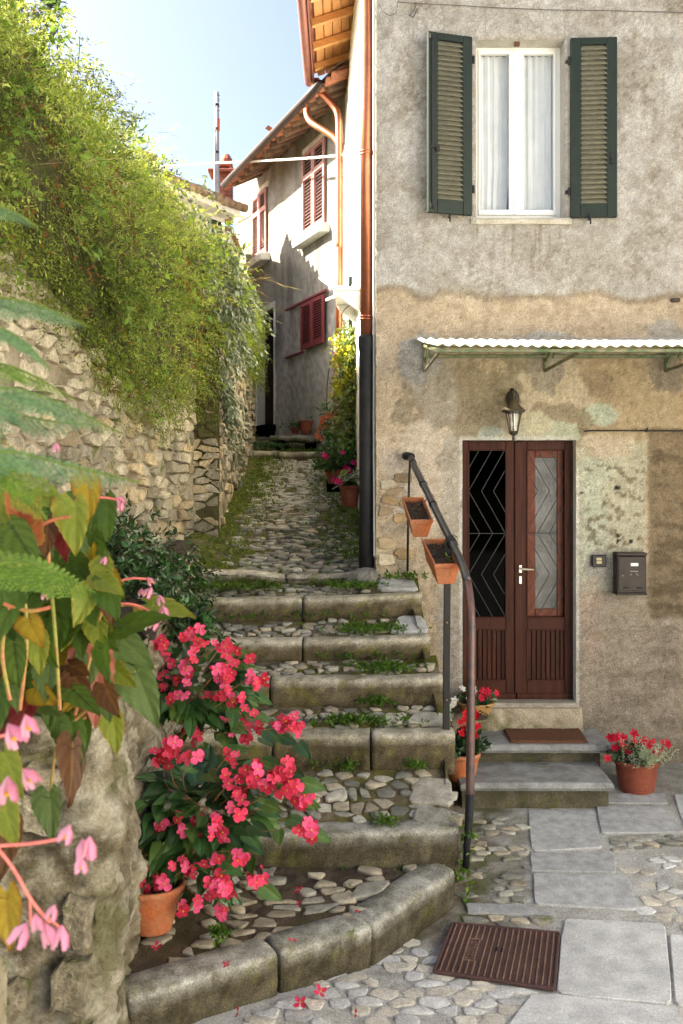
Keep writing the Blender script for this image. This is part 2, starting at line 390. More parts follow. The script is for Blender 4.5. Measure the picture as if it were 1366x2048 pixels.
M['gneisspale'] = mat('pale_worn_slab', (.62, .615, .595), (.44, .437, .425), sc1=7, rough=.88, bump=.4, bs=110, dist=.005, speck=90, fine=.4, rnd=.08)
M['wallstone'] = [mat('wall_stone_tan', (.48, .42, .31), (.31, .265, .185), sc1=9, rough=.95, bump=.9, bs=48, dist=.02, rnd=.36, moss=.26, spec=.1, fine=.45), mat('wall_stone_grey', (.41, .36, .27), (.26, .23, .17), sc1=9, rough=.95, bump=.9, bs=48, dist=.02, rnd=.36, moss=.32, spec=.1, fine=.45), mat('wall_stone_ochre', (.50, .40, .255), (.34, .265, .165), sc1=9, rough=.95, bump=.9, bs=48, dist=.02, rnd=.36, moss=.2, spec=.1, fine=.45)]
M['mossstone'] = mat('mossy_wall_stone', (.10, .085, .035), (.05, .05, .015), sc1=7, rough=1, bump=.9, bs=40, dist=.02, rnd=.2, moss=.5, mosscol=(.05, .055, .012))
M['mortar'] = mat('wall_mortar', (.45, .385, .275), (.21, .175, .12), sc1=5, rough=1, bump=1, bs=40, dist=.02, moss=.28, fine=.3, spec=.1)
M['pierstone'] = mat('garden_wall_render', (1, 1, 1), (.7, .66, .58), sc1=14, rough=1, bump=1, bs=55, dist=.02, attr=True, fine=.35, spec=.1)
M['soil'] = mat('soil', (.075, .055, .04), (.035, .027, .02), sc1=30, rough=1, bump=1, bs=70, dist=.02)
M['dark'] = mat('dark_interior', (.012, .011, .010), bump=0, fine=0)
M['terracotta'] = mat('terracotta', (.44, .125, .042), (.38, .165, .085), sc1=9, rough=.85, bump=.3, bs=60, rnd=.08, fine=.3, detail=9)
M['terradark'] = mat('terracotta_glazed', (.24, .065, .035), (.19, .05, .03), sc1=7, rough=.5, bump=.1, bs=60)
M['iron'] = mat('dark_iron', (.022, .023, .025), (.03, .026, .024), sc1=30, rough=.55, bump=.3, bs=120, met=.6, spec=.5)
M['castiron'] = mat('cast_iron_pipe', (.012, .013, .015), (.024, .024, .026), sc1=12, rough=.6, bump=.3, bs=80, spec=.2)
M['copper'] = mat('copper_pipe', (.55, .20, .11), (.42, .15, .085), sc1=5, rough=.36, bump=.05, bs=30, met=.85, spec=.5, fine=.08)
M['coppergutter'] = mat('copper_gutter', (.36, .15, .11), (.28, .12, .10), sc1=4, rough=.45, bump=.05, bs=30, met=.6, fine=.08)
M['redpaint'] = mat('maroon_paint', (.20, .032, .04), (.16, .028, .035), sc1=10, rough=.6, bump=.1, bs=60, fine=.1)
M['brick'] = mat('chimney_brick', (.42, .15, .10), (.30, .10, .07), sc1=8, rough=.95, bump=.6, bs=30, rnd=.25)
M['tile'] = mat('roof_tile', (.42, .17, .10), (.30, .14, .09), sc1=9, rough=.95, bump=.5, bs=30, rnd=.3)

def yardz(x, y): 
    return .24 * min(max((y - 5.4) / 1.8, 0), 1.25) - .03 * max(0, 5.2 - y)
def yardza(x, y): return .24 * np.clip((y - 5.4) / 1.8, 0, 1.25) - .03 * np.maximum(0, 5.2 - y)
def ypx(px, py, dz=0.0):
    d = 6.0
    for _ in range(30): d = F * (EZ - yardz(0, d) - dz) / (py - HY)
    return ((px - CX) / F * d, d, yardz(0, d) + dz)

# sheet to the horizon
mb = MB(); mb.quad((-300, -300, -.45), (300, -300, -.45), (300, 300, -.45), (-300, 300, -.45)); tag(mb.build('ground', M['terrain']), kind='structure')
# terrace behind the stone wall (its earth carries the overgrowth)
def nwx(y): return -2.2 + .174 * (y - 4.8)            # plan line of the near wall
def ztop(y): return float(np.interp(y, [4, 7.4, 8.1, 8.75, 9.4, 9.9, 11, 13.7, 15.5, 18], [5.70, 5.70, 5.72, 5.50, 5.17, 4.92, 5.12, 5.2, 5.4, 5.9]))
def lean(y): return float(np.interp(y, [7.4, 8.75, 9.4, 10, 15], [.85, .62, .4, .2, .1]))
mb = MB(); ys_ = [1.5, 4.9, 6, 7, 8, 8.8, 9.4, 10, 11, 12.5, 14, 16, 20, 30, 60]  # first stretch lies out of frame, added to shade the nearest plants
def wx(y): return (nwx(y) if y < 9.4 else -1.2) - lean(y) - .28
for a, b in zip(ys_, ys_[1:]):
    z0, z1 = ztop(a) - .25, ztop(b) - .25
    mb.quad((wx(a), a, z0 - 1), (wx(b), b, z1 - 1), (wx(b) - .3, b, z1), (wx(a) - .3, a, z0)); mb.quad((wx(a) - .3, a, z0), (wx(b) - .3, b, z1), (-8, b, z1 + .1), (-8, a, z0 + .1)); mb.quad((-8, a, z0 + .1), (-8, b, z1 + .1), (-60, b, z1), (-60, a, z0))
tag(mb.build('terrace_terrain', M['terrain']), kind='structure')
# unseen paving and pale house added behind the camera as sunlight bounce
mb = MB(); mb.quad((-14, -22, -.16), (9, -22, -.16), (9, 2.25, -.10), (-14, 2.25, -.10)); tag(mb.build('bounce_fill_paving', M['gneisspale']), kind='structure')
sq = thing('bounce_fill_house', 'unseen pale house added behind the viewpoint to bounce sunlight', 'house', (8.5, -6, 0))
mb = MB(); mb.box(7.5, 13, -16, 3.5, -.3, 8.5, .02); mb.build('wall', M['trimwhite'], sq)
mb = MB(); mb.quad((7.0, -16.4, 8.4), (13.5, -16.4, 10.5), (13.5, 3.9, 10.5), (7.0, 3.9, 8.4)); mb.build('roof', M['tile'], sq)
for yy in (-13, -9.5, -6, -2.5):
    for zz in (1.2, 4.8): mb = MB(); mb.box(7.46, 7.52, yy, yy + .9, zz, zz + 1.4, .01); mb.build('shutter', M['redpaint'], sq)

# yard
nx, ny = 170, 190
X, Y = np.meshgrid(np.linspace(-3, 4.6, nx), np.linspace(2.2, 8.3, ny), indexing='ij'); X = X.ravel(); Y = Y.ravel()
P3 = np.c_[X, Y, 0 * X]
Z = yardza(X, Y) + (fbm(P3 * 9, 4, 3) - .5) * .016 - .006 + (fbm(P3 * 1.5, 2, 8) - .5) * .006
px = X / Y * F + CX; py = HY + (EZ - Z) / Y * F
k1 = ss(.35, .65, fbm(P3 * 3.2, 5, 11)); k2 = ss(.4, .6, fbm(P3 * 14, 4, 21))
col = lerp(np.array([.46, .45, .42]), np.array([.33, .32, .295]), k1[:, None])
col = lerp(col, np.array([.55, .55, .53]), (k2 * .45)[:, None])
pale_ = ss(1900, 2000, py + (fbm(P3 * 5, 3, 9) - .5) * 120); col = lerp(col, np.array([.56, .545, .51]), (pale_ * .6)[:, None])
dirt = ss(1120, 860, px + (fbm(P3 * 4, 3, 5) - .5) * 300) * ss(1960, 1820, py + (fbm(P3 * 5, 3, 6) - .5) * 160)
col = lerp(col, lerp(np.array([.10, .075, .045]), np.array([.21, .17, .115]), k2[:, None]), (dirt * .95)[:, None])
ms = ss(.52, .62, fbm(P3 * 5.5, 4, 77)) * ss(1085, 960, px) * ss(1980, 1900, py)
col = lerp(col, np.array([.075, .085, .02]), (ms * .8)[:, None])
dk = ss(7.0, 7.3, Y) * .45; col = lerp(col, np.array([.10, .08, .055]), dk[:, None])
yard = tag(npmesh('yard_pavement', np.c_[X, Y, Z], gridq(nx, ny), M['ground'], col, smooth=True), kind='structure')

# paving slabs, one object each
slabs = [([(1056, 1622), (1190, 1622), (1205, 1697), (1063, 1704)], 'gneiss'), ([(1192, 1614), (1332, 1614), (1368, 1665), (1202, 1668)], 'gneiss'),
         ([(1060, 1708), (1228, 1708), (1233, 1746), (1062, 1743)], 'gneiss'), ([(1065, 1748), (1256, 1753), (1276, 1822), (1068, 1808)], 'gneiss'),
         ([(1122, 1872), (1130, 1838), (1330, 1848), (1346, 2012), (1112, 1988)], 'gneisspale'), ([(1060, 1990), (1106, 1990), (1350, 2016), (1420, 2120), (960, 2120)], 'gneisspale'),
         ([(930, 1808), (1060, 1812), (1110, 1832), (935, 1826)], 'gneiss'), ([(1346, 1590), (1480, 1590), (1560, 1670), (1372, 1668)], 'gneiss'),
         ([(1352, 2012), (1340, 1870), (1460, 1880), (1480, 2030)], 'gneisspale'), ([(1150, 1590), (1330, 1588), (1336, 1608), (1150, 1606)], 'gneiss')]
slabpoly = []
for pts, mk in slabs:
    p = [ypx(*q) for q in pts]; c = Vector([sum(q[i] for q in p) / len(p) for i in range(3)])
    ring = []
    n = len(p)
    for i in range(n):
        a, b = Vector(p[i]), Vector(p[(i + 1) % n])
        for t in (.04, .28, .52, .76, .96):
            q = a.lerp(b, t); q = q + (q - c) * ((R.random() - .5) * .03 - .010); ring.append(q)
    m_ = MB(); r0 = [q + Vector((0, 0, -.05)) for q in ring]; r1 = [q + Vector((0, 0, .003)) for q in ring]
    r2 = [c + (q - c) * .988 + Vector((0, 0, .008)) for q in ring]; m_.loft([r0, r1, r2], cap=False)
    b = len(m_.v); m_.v.append(tuple(c + Vector((0, 0, .009)))); m_.c.append((1, 1, 1))
    for i in range(len(ring)): m_.f.append((2 * len(ring) + i, 2 * len(ring) + (i + 1) % len(ring), b))
    m_.build('paving_slab', M[mk], yard); slabpoly.append([(q[0], q[1]) for q in p])
def inpoly(x, y, poly):
    r = False; n = len(poly)
    for i in range(n):
        (x1, y1), (x2, y2) = poly[i], poly[(i + 1) % n]
        if (y1 > y) != (y2 > y) and x < (x2 - x1) * (y - y1) / (y2 - y1) + x1: r = not r
    return r
MH = [ypx(905, 1850), ypx(1118, 1870), ypx(1108, 1983), ypx(868, 1947)]
# cobbles of the yard
def jgrid(x0, x1, y0, y1, dx, dy, j=.35, rng=R):
    out = []; r = 0; y = y0
    while y < y1:
        x = x0 + (dx / 2 if r % 2 else 0)
        while x < x1: out.append((x + rng.uniform(-j, j) * dx, y + rng.uniform(-j, j) * dy)); x += dx
        y += dy; r += 1
    return out
regions = [([(925, 1640), (1056, 1625), (1063, 1700), (1066, 1800), (925, 1815)], .115, .07, .5), ([(1262, 1756), (1420, 1762), (1420, 1850), (1330, 1842), (1280, 1825)], .12, .085, .95),
           ([(1212, 1672), (1420, 1668), (1420, 1690), (1220, 1702)], .13, .05, .9), ([(1236, 1712), (1420, 1706), (1420, 1752), (1258, 1750)], .12, .07, .6),
           ([(900, 1818), (1110, 1834), (1110, 1856), (905, 1846), (880, 1870)], .13, .08, .85), ([(690, 1925), (860, 1860), (870, 1945), (1060, 1990), (940, 2110), (380, 2110)], .14, .085, .85),
           ([(860, 1958), (1110, 1992), (1100, 2004), (850, 1972)], .14, .045, .9), ([(1345, 1848), (1440, 1850), (1440, 2040), (1352, 2020)], .16, .11, .4)]
polys = []
polys2 = []
for ri, (reg, dx, dy, keep) in enumerate(regions):
    pp = [ypx(*q)[:2] for q in reg]; x0, x1 = min(q[0] for q in pp), max(q[0] for q in pp); y0, y1 = min(q[1] for q in pp), max(q[1] for q in pp)
    s_ = [q for q in jgrid(x0 - dx, x1 + dx, y0 - dy, y1 + dy, dx, dy)]
    cs = cells([(a / dx, b / dy) for a, b in s_], rad=.75)
    for (a, b), c in zip(s_, cs):
        if c and inpoly(a, b, pp) and R.random() < keep and not any(inpoly(a, b, q) for q in slabpoly) and not inpoly(a, b, [q[:2] for q in MH]): (polys2 if ri in (1, 3, 5, 6, 7) else polys).append([(u * dx, v * dy) for u, v in c])
M['palecob'] = [mat('pale_worn_cobble', (.56, .55, .53), (.40, .395, .375), sc1=12, rough=.88, bump=.5, bs=80, rnd=.16, spec=.2, fine=.4), mat('pale_sandy_cobble', (.58, .54, .46), (.42, .385, .32), sc1=12, rough=.88, bump=.5, bs=80, rnd=.16, spec=.2, fine=.4)]
yfr = lambda x, y: ((x, y, yardz(x, y) - .004), (1, 0, 0), (0, 1, .1), (0, -.1, 1))
lay_stones(yard, 'cobble', polys, yfr, M['cob'], .013, gap=.006, rough=.4, limit=140, shrink=(.72, 1.05), rnd_=.15, hv=(.3, 1.1), smooth=True, top=.8, dome=.25)
lay_stones(yard, 'cobble', polys2, yfr, M['palecob'], .008, gap=.006, rough=.4, limit=160, shrink=(.78, 1.08), rnd_=.16, hv=(.2, 1.1), smooth=True, top=.8, dome=.2)
# old crack across the big pale slab, filled with dark grit
pts_ = [(1140, 1934), (1165, 1922), (1190, 1914), (1222, 1908), (1238, 1900), (1250, 1890), (1256, 1876), (1272, 1858)]; V = []
for i in range(60):
    t = i / 59 * (len(pts_) - 1); k = min(int(t), len(pts_) - 2); x = lerp(pts_[k][0], pts_[k + 1][0], t - k); y = lerp(pts_[k][1], pts_[k + 1][1], t - k); p = Vector(ypx(x, y, .0125)); n_ = fb1(x * .06, y * .06, 2) - .5; wv = .010 + .020 * abs(fb1(x * .11, 3, 4) - .5) * 2
    V += [p + Vector((n_ * .03, wv + n_ * .02, 0)), p + Vector((n_ * .03, -wv + n_ * .02, 0))]
npmesh('slab_crack', np.array([tuple(v) for v in V]), gridq(60, 2), mat('crack_grit', (.26, .26, .265), (.16, .16, .165), sc1=30, rough=1, bump=.6, bs=120), None, yard)

# =====================================================================  STONE STEPS
steps = thing('stone_steps', 'worn mossy stone steps with cobbled treads climbing beside the house', 'steps', (-.2, 6.2, 0))
ST = [  # front edge line (x, y, z top), riser, next riser y, mat, joints
    dict(line=[(-.98, 4.56, .20), (-.63, 4.80, .20), (-.318, 5.0, .205), (.158, 5.27, .215), (.66, 5.86, .29)], cuts=[2, 3], rz=.24, w=.22, m='kerb3'),
    dict(line=[(-1.05, 5.99, .46), (-.4, 5.96, .465), (.2, 5.92, .48), (.70, 5.93, .50)], cuts=[], rz=.27, w=.2, m='kerb3'),
    dict(line=[(-1.1, 6.58, .88), (-.45, 6.53, .895), (.19, 6.5, .91), (.745, 6.50, .915)], cuts=[1, 2], rz=.21, w=.2, m='kerb2'),
    dict(line=[(-1.1, 6.95, 1.175), (-.497, 6.93, 1.18), (.1, 6.9, 1.187), (.705, 6.90, 1.20)], cuts=[1], rz=.175, w=.17, m='kerb'),
    dict(line=[(-1.15, 7.31, 1.385), (-.283, 7.28, 1.395), (.2, 7.27, 1.405), (.652, 7.28, 1.42)], cuts=[1], rz=.14, w=.16, m='kerb'),
    dict(line=[(-1.18, 7.66, 1.645), (-.298, 7.65, 1.655), (.2, 7.65, 1.67), (.62, 7.66, 1.69)], cuts=[1], rz=.15, w=.17, m='kerb2'),
    dict(line=[(-1.16, 8.12, 1.825), (-.75, 8.2, 1.81), (-.46, 8.24, 1.775), (.0, 8.2, 1.785), (.16, 8.2, 1.80)], cuts=[2], rz=.085, w=.15, m='kerb')]
def interp_line(line, x):
    for a, b in zip(line, line[1:]):
        if x <= b[0]:
            t = max(0, min(1, (x - a[0]) / (b[0] - a[0]))); return tuple(a[i] + (b[i] - a[i]) * t for i in range(3))
    return line[-1]
for k, s_ in enumerate(ST):
    L = s_['line']; idx = [0] + s_['cuts'] + [len(L) - 1]; w_ = s_['w']; rz = s_['rz']
    sec = [(-.01, -rz - .06), (.004, -rz * .85), (.012, -rz * .6), (.014, -rz * .38), (.013, -.040), (.009, -.018), (-.006, -.006), (-.03, -.001), (-w_ * .5, .005), (-w_ + .03, .002), (-w_, -.03), (-w_, -rz * .6), (-w_ + .02, -rz - .06)]
    for a, b in zip(idx, idx[1:]):
        seg = [list(q) for q in L[a:b + 1]]
        d0 = Vector(seg[1]) - Vector(seg[0]); d0.normalize(); d1 = Vector(seg[-1]) - Vector(seg[-2]); d1.normalize()
        gp_ = .011 if k == 0 else .007; seg[0] = tuple(Vector(seg[0]) + d0 * gp_); seg[-1] = tuple(Vector(seg[-1]) - d1 * gp_)
        mm = M[s_['m']] if not (k == 2 and a == 2) else M['kerb']
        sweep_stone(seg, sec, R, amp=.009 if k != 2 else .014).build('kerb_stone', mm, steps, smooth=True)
# treads: surface behind each kerb up to the next riser, with cobbles as sub-parts
def tread(k):
    lo = ST[k]['line']; 
    if k < 6: hi = ST[k + 1]['line']; drop = ST[k + 1]['rz']
    xr = lo[-1][0] if k != 0 else .62
    if k == 5: xr = .62
    def pt(x, t):
        a = interp_line(lo, x); b = interp_line(hi, x)
        yb = b[1]; zb = b[2] - drop
        if k == 5 and x > .14: yb = 7.99; zb = 1.80
        if k == 4 and x > .60: yb = 7.99; zb = 1.55
        y0 = a[1] + ST[k]['w'] * .55
        if k == 0: zb = .27; 
        return (x, y0 + (max(yb, y0 + .02) + .05 - y0) * t, a[2] - .022 + (zb - a[2] + .022) * min(1, t * .95))
    nx, nt_ = 70, 22; V = []; U_ = []
    for i in range(nx):
        x = lo[0][0] - .15 + (xr - lo[0][0] + .15 - .01) * i / (nx - 1)
        for j in range(nt_): V.append(pt(x, j / (nt_ - 1)))
    V = np.array(V); nz_ = fbm(V * 8, 4, 30 + k); V[:, 2] += (nz_ - .5) * .03
    k1 = ss(.42, .6, fbm(V * 3.4, 4, 40 + k)); k2 = ss(.4, .6, fbm(V * 16, 3, 50 + k))
    c = lerp(np.array([.20, .165, .115]), np.array([.115, .09, .06]), k2[:, None])
    if k == 0: c = lerp(np.array([.12, .09, .065]), np.array([.06, .047, .035]), k2[:, None])
    mossw = {0: .4, 1: .75, 2: .95, 3: 1.0, 4: 1.0, 5: 1.0}[k]
    c = lerp(c, lerp(np.array([.07, .075, .012]), np.array([.17, .16, .03]), k2[:, None]), (k1 * mossw * (.9 if k else .5))[:, None])
    c = lerp(c, np.array([.09, .10, .015]), (mossw * .8 * ss(.15, .5, V[:, 0]) * ss(.35, .5, nz_) * (k > 1))[:, None])
    t = npmesh('tread_bed', V, gridq(nx, nt_), M['ground'], c, steps, smooth=True)
    # stones
    dx, dy = [(.135, .09), (.115, .075), (.095, .06), (.095, .058), (.09, .055), (.09, .055)][k]
    y0 = min(q[1] for q in lo); y1 = max(q[1] for q in hi) if k < 5 else 8.25
    s_ = jgrid(lo[0][0], xr + .02, y0, y1, dx, dy, .48); cs = cells([(a / dx, b / dy) for a, b in s_], rad=.75); polys = []
    for (a, b), cc in zip(s_, cs):
        if cc is None: continue
        p0 = pt(a, 0); p1 = pt(a, 1)
        if not (p0[1] + .04 < b < p1[1] - .07): continue
        if a > xr - .04: continue
        kp = .75 if k else .62
        if k in (2, 3, 4): kp = .78 - .38 * float(ss(0, .6, a))
        if k == 1: kp = .85
        if k == 5 and a > .22: continue
        if k == 4 and a > .34: continue
        if R.random() > kp: continue
        polys.append([(u * dx, v * dy) for u, v in cc])
    def fr(x, y):
        p0 = pt(x, 0); p1 = pt(x, 1); tt = (y - p0[1]) / max(.01, p1[1] - p0[1]); p = pt(x, tt); sl_ = (p1[2] - p0[2]) / max(.05, p1[1] - p0[1]); V_ = Vector((0, 1, sl_)).normalized()
        return (x, y, p[2] + .002), (1, 0, 0), V_, Vector((0, -V_.z, V_.y))
    lay_stones(t, 'cobble', polys, fr, M['cob'] if k else [M['cob'][1], M['cob'][0], M['cob'][1]], .015 if k else .017, gap=.006 if k else .012, rough=.4, limit=90, shrink=(.78, 1.05), rnd_=.15, hv=(.3, 1.5), smooth=True, top=.8, dome=.25)
    flags = {5: [[(.27, 7.80), (.60, 7.78), (.57, 7.96), (.30, 7.97)]], 4: [[(.36, 7.40), (.645, 7.40), (.63, 7.66), (.44, 7.66)]], 2: [[(.42, 6.67), (.72, 6.66), (.70, 6.80), (.50, 6.82)], [(.24, 6.66), (.40, 6.68), (.45, 6.80), (.30, 6.80)]],
             1: [[(.40, 6.20), (.69, 6.17), (.70, 6.42), (.48, 6.44)], [(.42, 6.03), (.67, 6.02), (.68, 6.15), (.45, 6.17)]], 0: [[(.02, 5.55), (.22, 5.60), (.30, 5.74), (.10, 5.72)]]}.get(k, [])
    lay_stones(t, 'flagstone', flags, fr, [M['gneiss'] if k > 2 else M['cob'][0]], .026, gap=.004, rough=.08, limit=9, top=.9)
    return t
for k in range(6): tread(k)
# rough side of the flight towards the door yard
V = []
prof = [(.655, 5.9, .27), (.70, 6.05, .49), (.735, 6.4, .72), (.742, 6.6, .90), (.71, 6.9, 1.16), (.66, 7.25, 1.38), (.63, 7.6, 1.62), (.60, 8.02, 1.7)]
for (x, y, z) in prof:
    for t in np.linspace(0, 1, 14): V.append((x - .075 + .03 * math.sin(t * 3) * (1 - t), y, -.1 + (z + .1 - .05) * t))
V = np.array(V); V[:, 0] += (fbm(V * 7, 3, 61) - .5) * .05
c = lerp(np.array([.17, .14, .09]), np.array([.10, .09, .045]), ss(.4, .6, fbm(V * 5, 3, 62))[:, None])
npmesh('flight_side', V, gridq(len(prof), 14), M['ground'], c, steps, smooth=True)

# =====================================================================  ALLEY PATH
def pathz(y): return 1.80 + .178 * (y - 8.25)
nx, ny = 70, 190
X, Y = np.meshgrid(np.linspace(0, 1, nx), np.linspace(8.28, 14.35, ny), indexing='ij'); X = X.ravel(); Y = Y.ravel()
xl = np.where(Y < 9.4, -1.62 + .1 * (Y - 8.25), -1.5); X = xl + (.42 - xl) * X
P3 = np.c_[X, Y, 0 * X]
mid = -.36 - .012 * (Y - 8) + .0
Z = pathz(Y) - .035 + (fbm(P3 * 8, 4, 71) - .5) * .03 + .10 * ss(.55, 1.0, np.abs(X - mid))
k2 = ss(.4, .6, fbm(P3 * 15, 3, 73)); gk = ss(.45, .58, fbm(P3 * 4.5, 5, 74) + .06 * ss(.4, .7, np.abs(X - mid)))
col = lerp(lerp(np.array([.15, .125, .085]), np.array([.09, .075, .05]), k2[:, None]), lerp(np.array([.07, .085, .015]), np.array([.115, .12, .025]), k2[:, None]), gk[:, None])
path = tag(npmesh('alley_path', np.c_[X, Y, Z], gridq(nx, ny), M['ground'], col, smooth=True), kind='structure')
polys = []; dx, dy = .12, .068
s_ = jgrid(-1.05, .25, 8.33, 14.2, dx, dy, .48); cs = cells([(a / dx, b / dy) for a, b in s_], rad=.75)
for (a, b), cc in zip(s_, cs):
    m_ = -.34 - .012 * (b - 8); d_ = abs(a - m_)
    if cc and R.random() < .92 - .8 * float(ss(.42, .8, d_)) - .30 * float(ss(.45, .6, fb1(a * 2, b * 2, 3))): polys.append([(u * dx, v * dy) for u, v in cc])
sl_ = Vector((0, 1, .178)).normalized()
lay_stones(path, 'cobble', polys, lambda x, y: ((x, y, pathz(y) - .03), (1, 0, 0), sl_, (0, -sl_.z, sl_.y)), M['cob'], .02, gap=.005, rough=.4, limit=300, rest_name='far_cobbles', shrink=(.66, 1.02), rnd_=.15, hv=(.4, 1.5), smooth=True, top=.8, dome=.25)
# landing before the far house
mb = MB()
sec = [(.0, -.16), (.012, -.08), (.01, -.03), (-.02, 0), (-.12, .005), (-.22, 0), (-.22, -.1), (-.2, -.16)]
for a, b in (((-1.45, 14.3, 2.98), (-.92, 14.27, 2.97)), ((-.90, 14.27, 2.96), (-.2, 14.22, 2.96))):
    sweep_stone([a, b], sec, R, amp=.012).build('kerb_stone', M['kerb2'], path, smooth=True)
X, Y = np.meshgrid(np.linspace(-2.2, .3, 40), np.linspace(14.4, 19, 50), indexing='ij'); X = X.ravel(); Y = Y.ravel(); P3 = np.c_[X, Y, 0 * X]
Z = 2.95 + .14 * (Y - 14.4) + (fbm(P3 * 6, 3, 80) - .5) * .05; k2 = ss(.42, .58, fbm(P3 * 4, 4, 81))
col = lerp(np.array([.27, .25, .21]), np.array([.08, .09, .02]), k2[:, None])
tag(npmesh('upper_landing_path', np.c_[X, Y, Z], gridq(40, 50), M['ground'], col, smooth=True), kind='structure')

# =====================================================================  HOUSE
HX0, HX1 = .276, 4.6
house = thing('stone_house', 'rendered stone house with patchy grey and ochre plaster filling the right side', 'house', (1.4, 8.2, 0))
WX0, WX1, WZ0, WZ1 = 1.076, 1.782, 4.64, 6.08
DX0, DX1, DZ0, DZ1 = .968, 1.876, .78, 2.88
xs = np.unique(np.r_[np.arange(HX0, 2.9, .0165), np.linspace(2.9, HX1, 30), WX0, WX1, DX0, DX1]); zs = np.unique(np.r_[np.arange(-.15, 6.6, .0165), np.linspace(6.6, 7.9, 20), WZ0, WZ1, DZ0, DZ1])
X, Z = np.meshgrid(xs, zs, indexing='ij'); sh = X.shape; X = X.ravel(); Z = Z.ravel()
px = CX + X * 250; py = HY - (Z - EZ) * 250; P3 = np.c_[X, 0 * X, Z]
n1 = fbm(P3 * 2.2, 5, 101); n2 = fbm(P3 * 7, 5, 102); n3 = fbm(P3 * 26, 4, 103); n6 = fbm(P3 * 40, 3, 109); n7 = fbm(P3 * 5.2, 5, 113); crack = ss(.035, .008, np.abs(n7 - .5)) * ss(.5, .62, n1); n4 = fbm(P3 * np.array([3, 1, 9]), 5, 104); n5 = fbm(P3 * 4.5, 5, 105)
c_ = lambda *v: np.array(v)
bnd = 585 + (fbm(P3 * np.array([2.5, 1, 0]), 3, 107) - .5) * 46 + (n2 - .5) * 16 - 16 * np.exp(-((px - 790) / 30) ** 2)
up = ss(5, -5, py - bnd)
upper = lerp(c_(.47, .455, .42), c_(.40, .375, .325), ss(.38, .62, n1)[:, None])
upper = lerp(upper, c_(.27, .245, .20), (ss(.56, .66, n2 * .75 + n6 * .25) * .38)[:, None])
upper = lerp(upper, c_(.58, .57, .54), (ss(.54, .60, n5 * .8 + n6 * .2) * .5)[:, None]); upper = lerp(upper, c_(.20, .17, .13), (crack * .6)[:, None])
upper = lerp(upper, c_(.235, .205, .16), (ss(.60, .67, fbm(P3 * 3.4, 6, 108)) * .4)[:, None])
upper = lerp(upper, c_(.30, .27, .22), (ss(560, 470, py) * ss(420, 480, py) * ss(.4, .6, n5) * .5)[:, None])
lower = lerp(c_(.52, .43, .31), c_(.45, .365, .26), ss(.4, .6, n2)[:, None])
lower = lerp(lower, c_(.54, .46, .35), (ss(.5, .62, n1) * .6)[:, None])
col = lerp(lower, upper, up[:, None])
def patch(cx, cy, rx, ry, c, a=1., soft=.12, wob=.9, sd=0, mottle=.5):
    global col
    r = np.sqrt(((px - cx) / rx) ** 2 + ((py - cy) / ry) ** 2) + (fbm(P3 * 5 + sd * 3.7, 6, 200 + sd) - .5) * wob * 1.5 + (n6 - .5) * .3
    k = ss(1 + soft * .5, 1 - soft * .5, r) * a; c = np.array(c) * (1 + (n3 - .5) * mottle)[:, None] * (1 + (n2 - .5) * mottle * .7)[:, None]
    col = lerp(col, c, k[:, None]); return k
def rect(x0, x1, y0, y1, c, a=1., soft=10, wob=18, sd=0):
    global col
    w1 = (fbm(P3 * 6 + sd, 4, 300 + sd) - .5) * wob * 2
    k = ss(x0 - soft, x0 + soft, px + w1) * ss(x1 + soft, x1 - soft, px + w1) * ss(y0 - soft, y0 + soft, py + w1) * ss(y1 + soft, y1 - soft, py + w1) * a
    c = np.array(c) * (1 + (n3 - .5) * .5)[:, None] * (1 + (n2 - .5) * .4)[:, None]; col = lerp(col, c, k[:, None]); return k
# lower right: brown bare roughcast, then grey-brown
rect(900, 2200, 1130, 1800, (.36, .315, .255), .9, 40, 40, 1)
rect(1140, 2200, 690, 1000, (.40, .315, .20), .7, 25, 40, 2)
rect(1296, 2200, 858, 1235, (.225, .175, .115), .95, 5, 6, 3)
rect(1296, 2200, 860, 1240, (.12, .09, .06), .6 * 1, 5, 6, 3) if False else None
col = lerp(col, c_(.13, .10, .065), (ss(1300, 1310, px) * ss(860, 870, py) * ss(1250, 1225, py) * ss(.5, .62, n4) * .75)[:, None])
rect(1160, 1292, 880, 1150, (.47, .455, .35), .95, 8, 16, 4); rect(1155, 1215, 885, 1180, (.46, .50, .405), .75, 12, 20, 5)
col = lerp(col, c_(.17, .14, .09), (ss(1160, 1180, px) * ss(1292, 1286, px) * ss(900, 930, py) * ss(1150, 1120, py) * ss(.56, .64, fbm(P3 * 15, 4, 111)) * .8)[:, None])
rect(1165, 1262, 868, 915, (.53, .45, .345), .9, 6, 10, 6); rect(1155, 1225, 745, 800, (.27, .215, .15), .75, 12, 20, 7)
patch(1195, 830, 40, 24, (.45, .51, .42), .9, .15, .6, 8)
patch(925, 815, 125, 95, (.30, .255, .185), .92, .1, .9, 9); patch(875, 790, 45, 70, (.40, .37, .325), .7, .2, .9, 10)
patch(1030, 790, 60, 60, (.31, .265, .195), .85, .15, .8, 11)
patch(1105, 780, 75, 60, (.55, .48, .37), .9, .15, .8, 12); patch(1120, 845, 65, 40, (.285, .24, .17), .85, .12, .9, 13)
patch(1075, 862, 72, 26, (.47, .50, .39), .95, .1, .8, 14); patch(985, 868, 26, 18, (.42, .48, .44), .8, .15, .8, 15); patch(1068, 850, 34, 30, (.52, .49, .37), .9, .1, .9, 27)
patch(850, 960, 75, 115, (.56, .49, .41), .95, .1, .9, 16); patch(905, 1180, 30, 330, (.44, .405, .345), .95, .2, .5, 17); patch(895, 920, 22, 22, (.36, .325, .27), .8, .15, .8, 18)
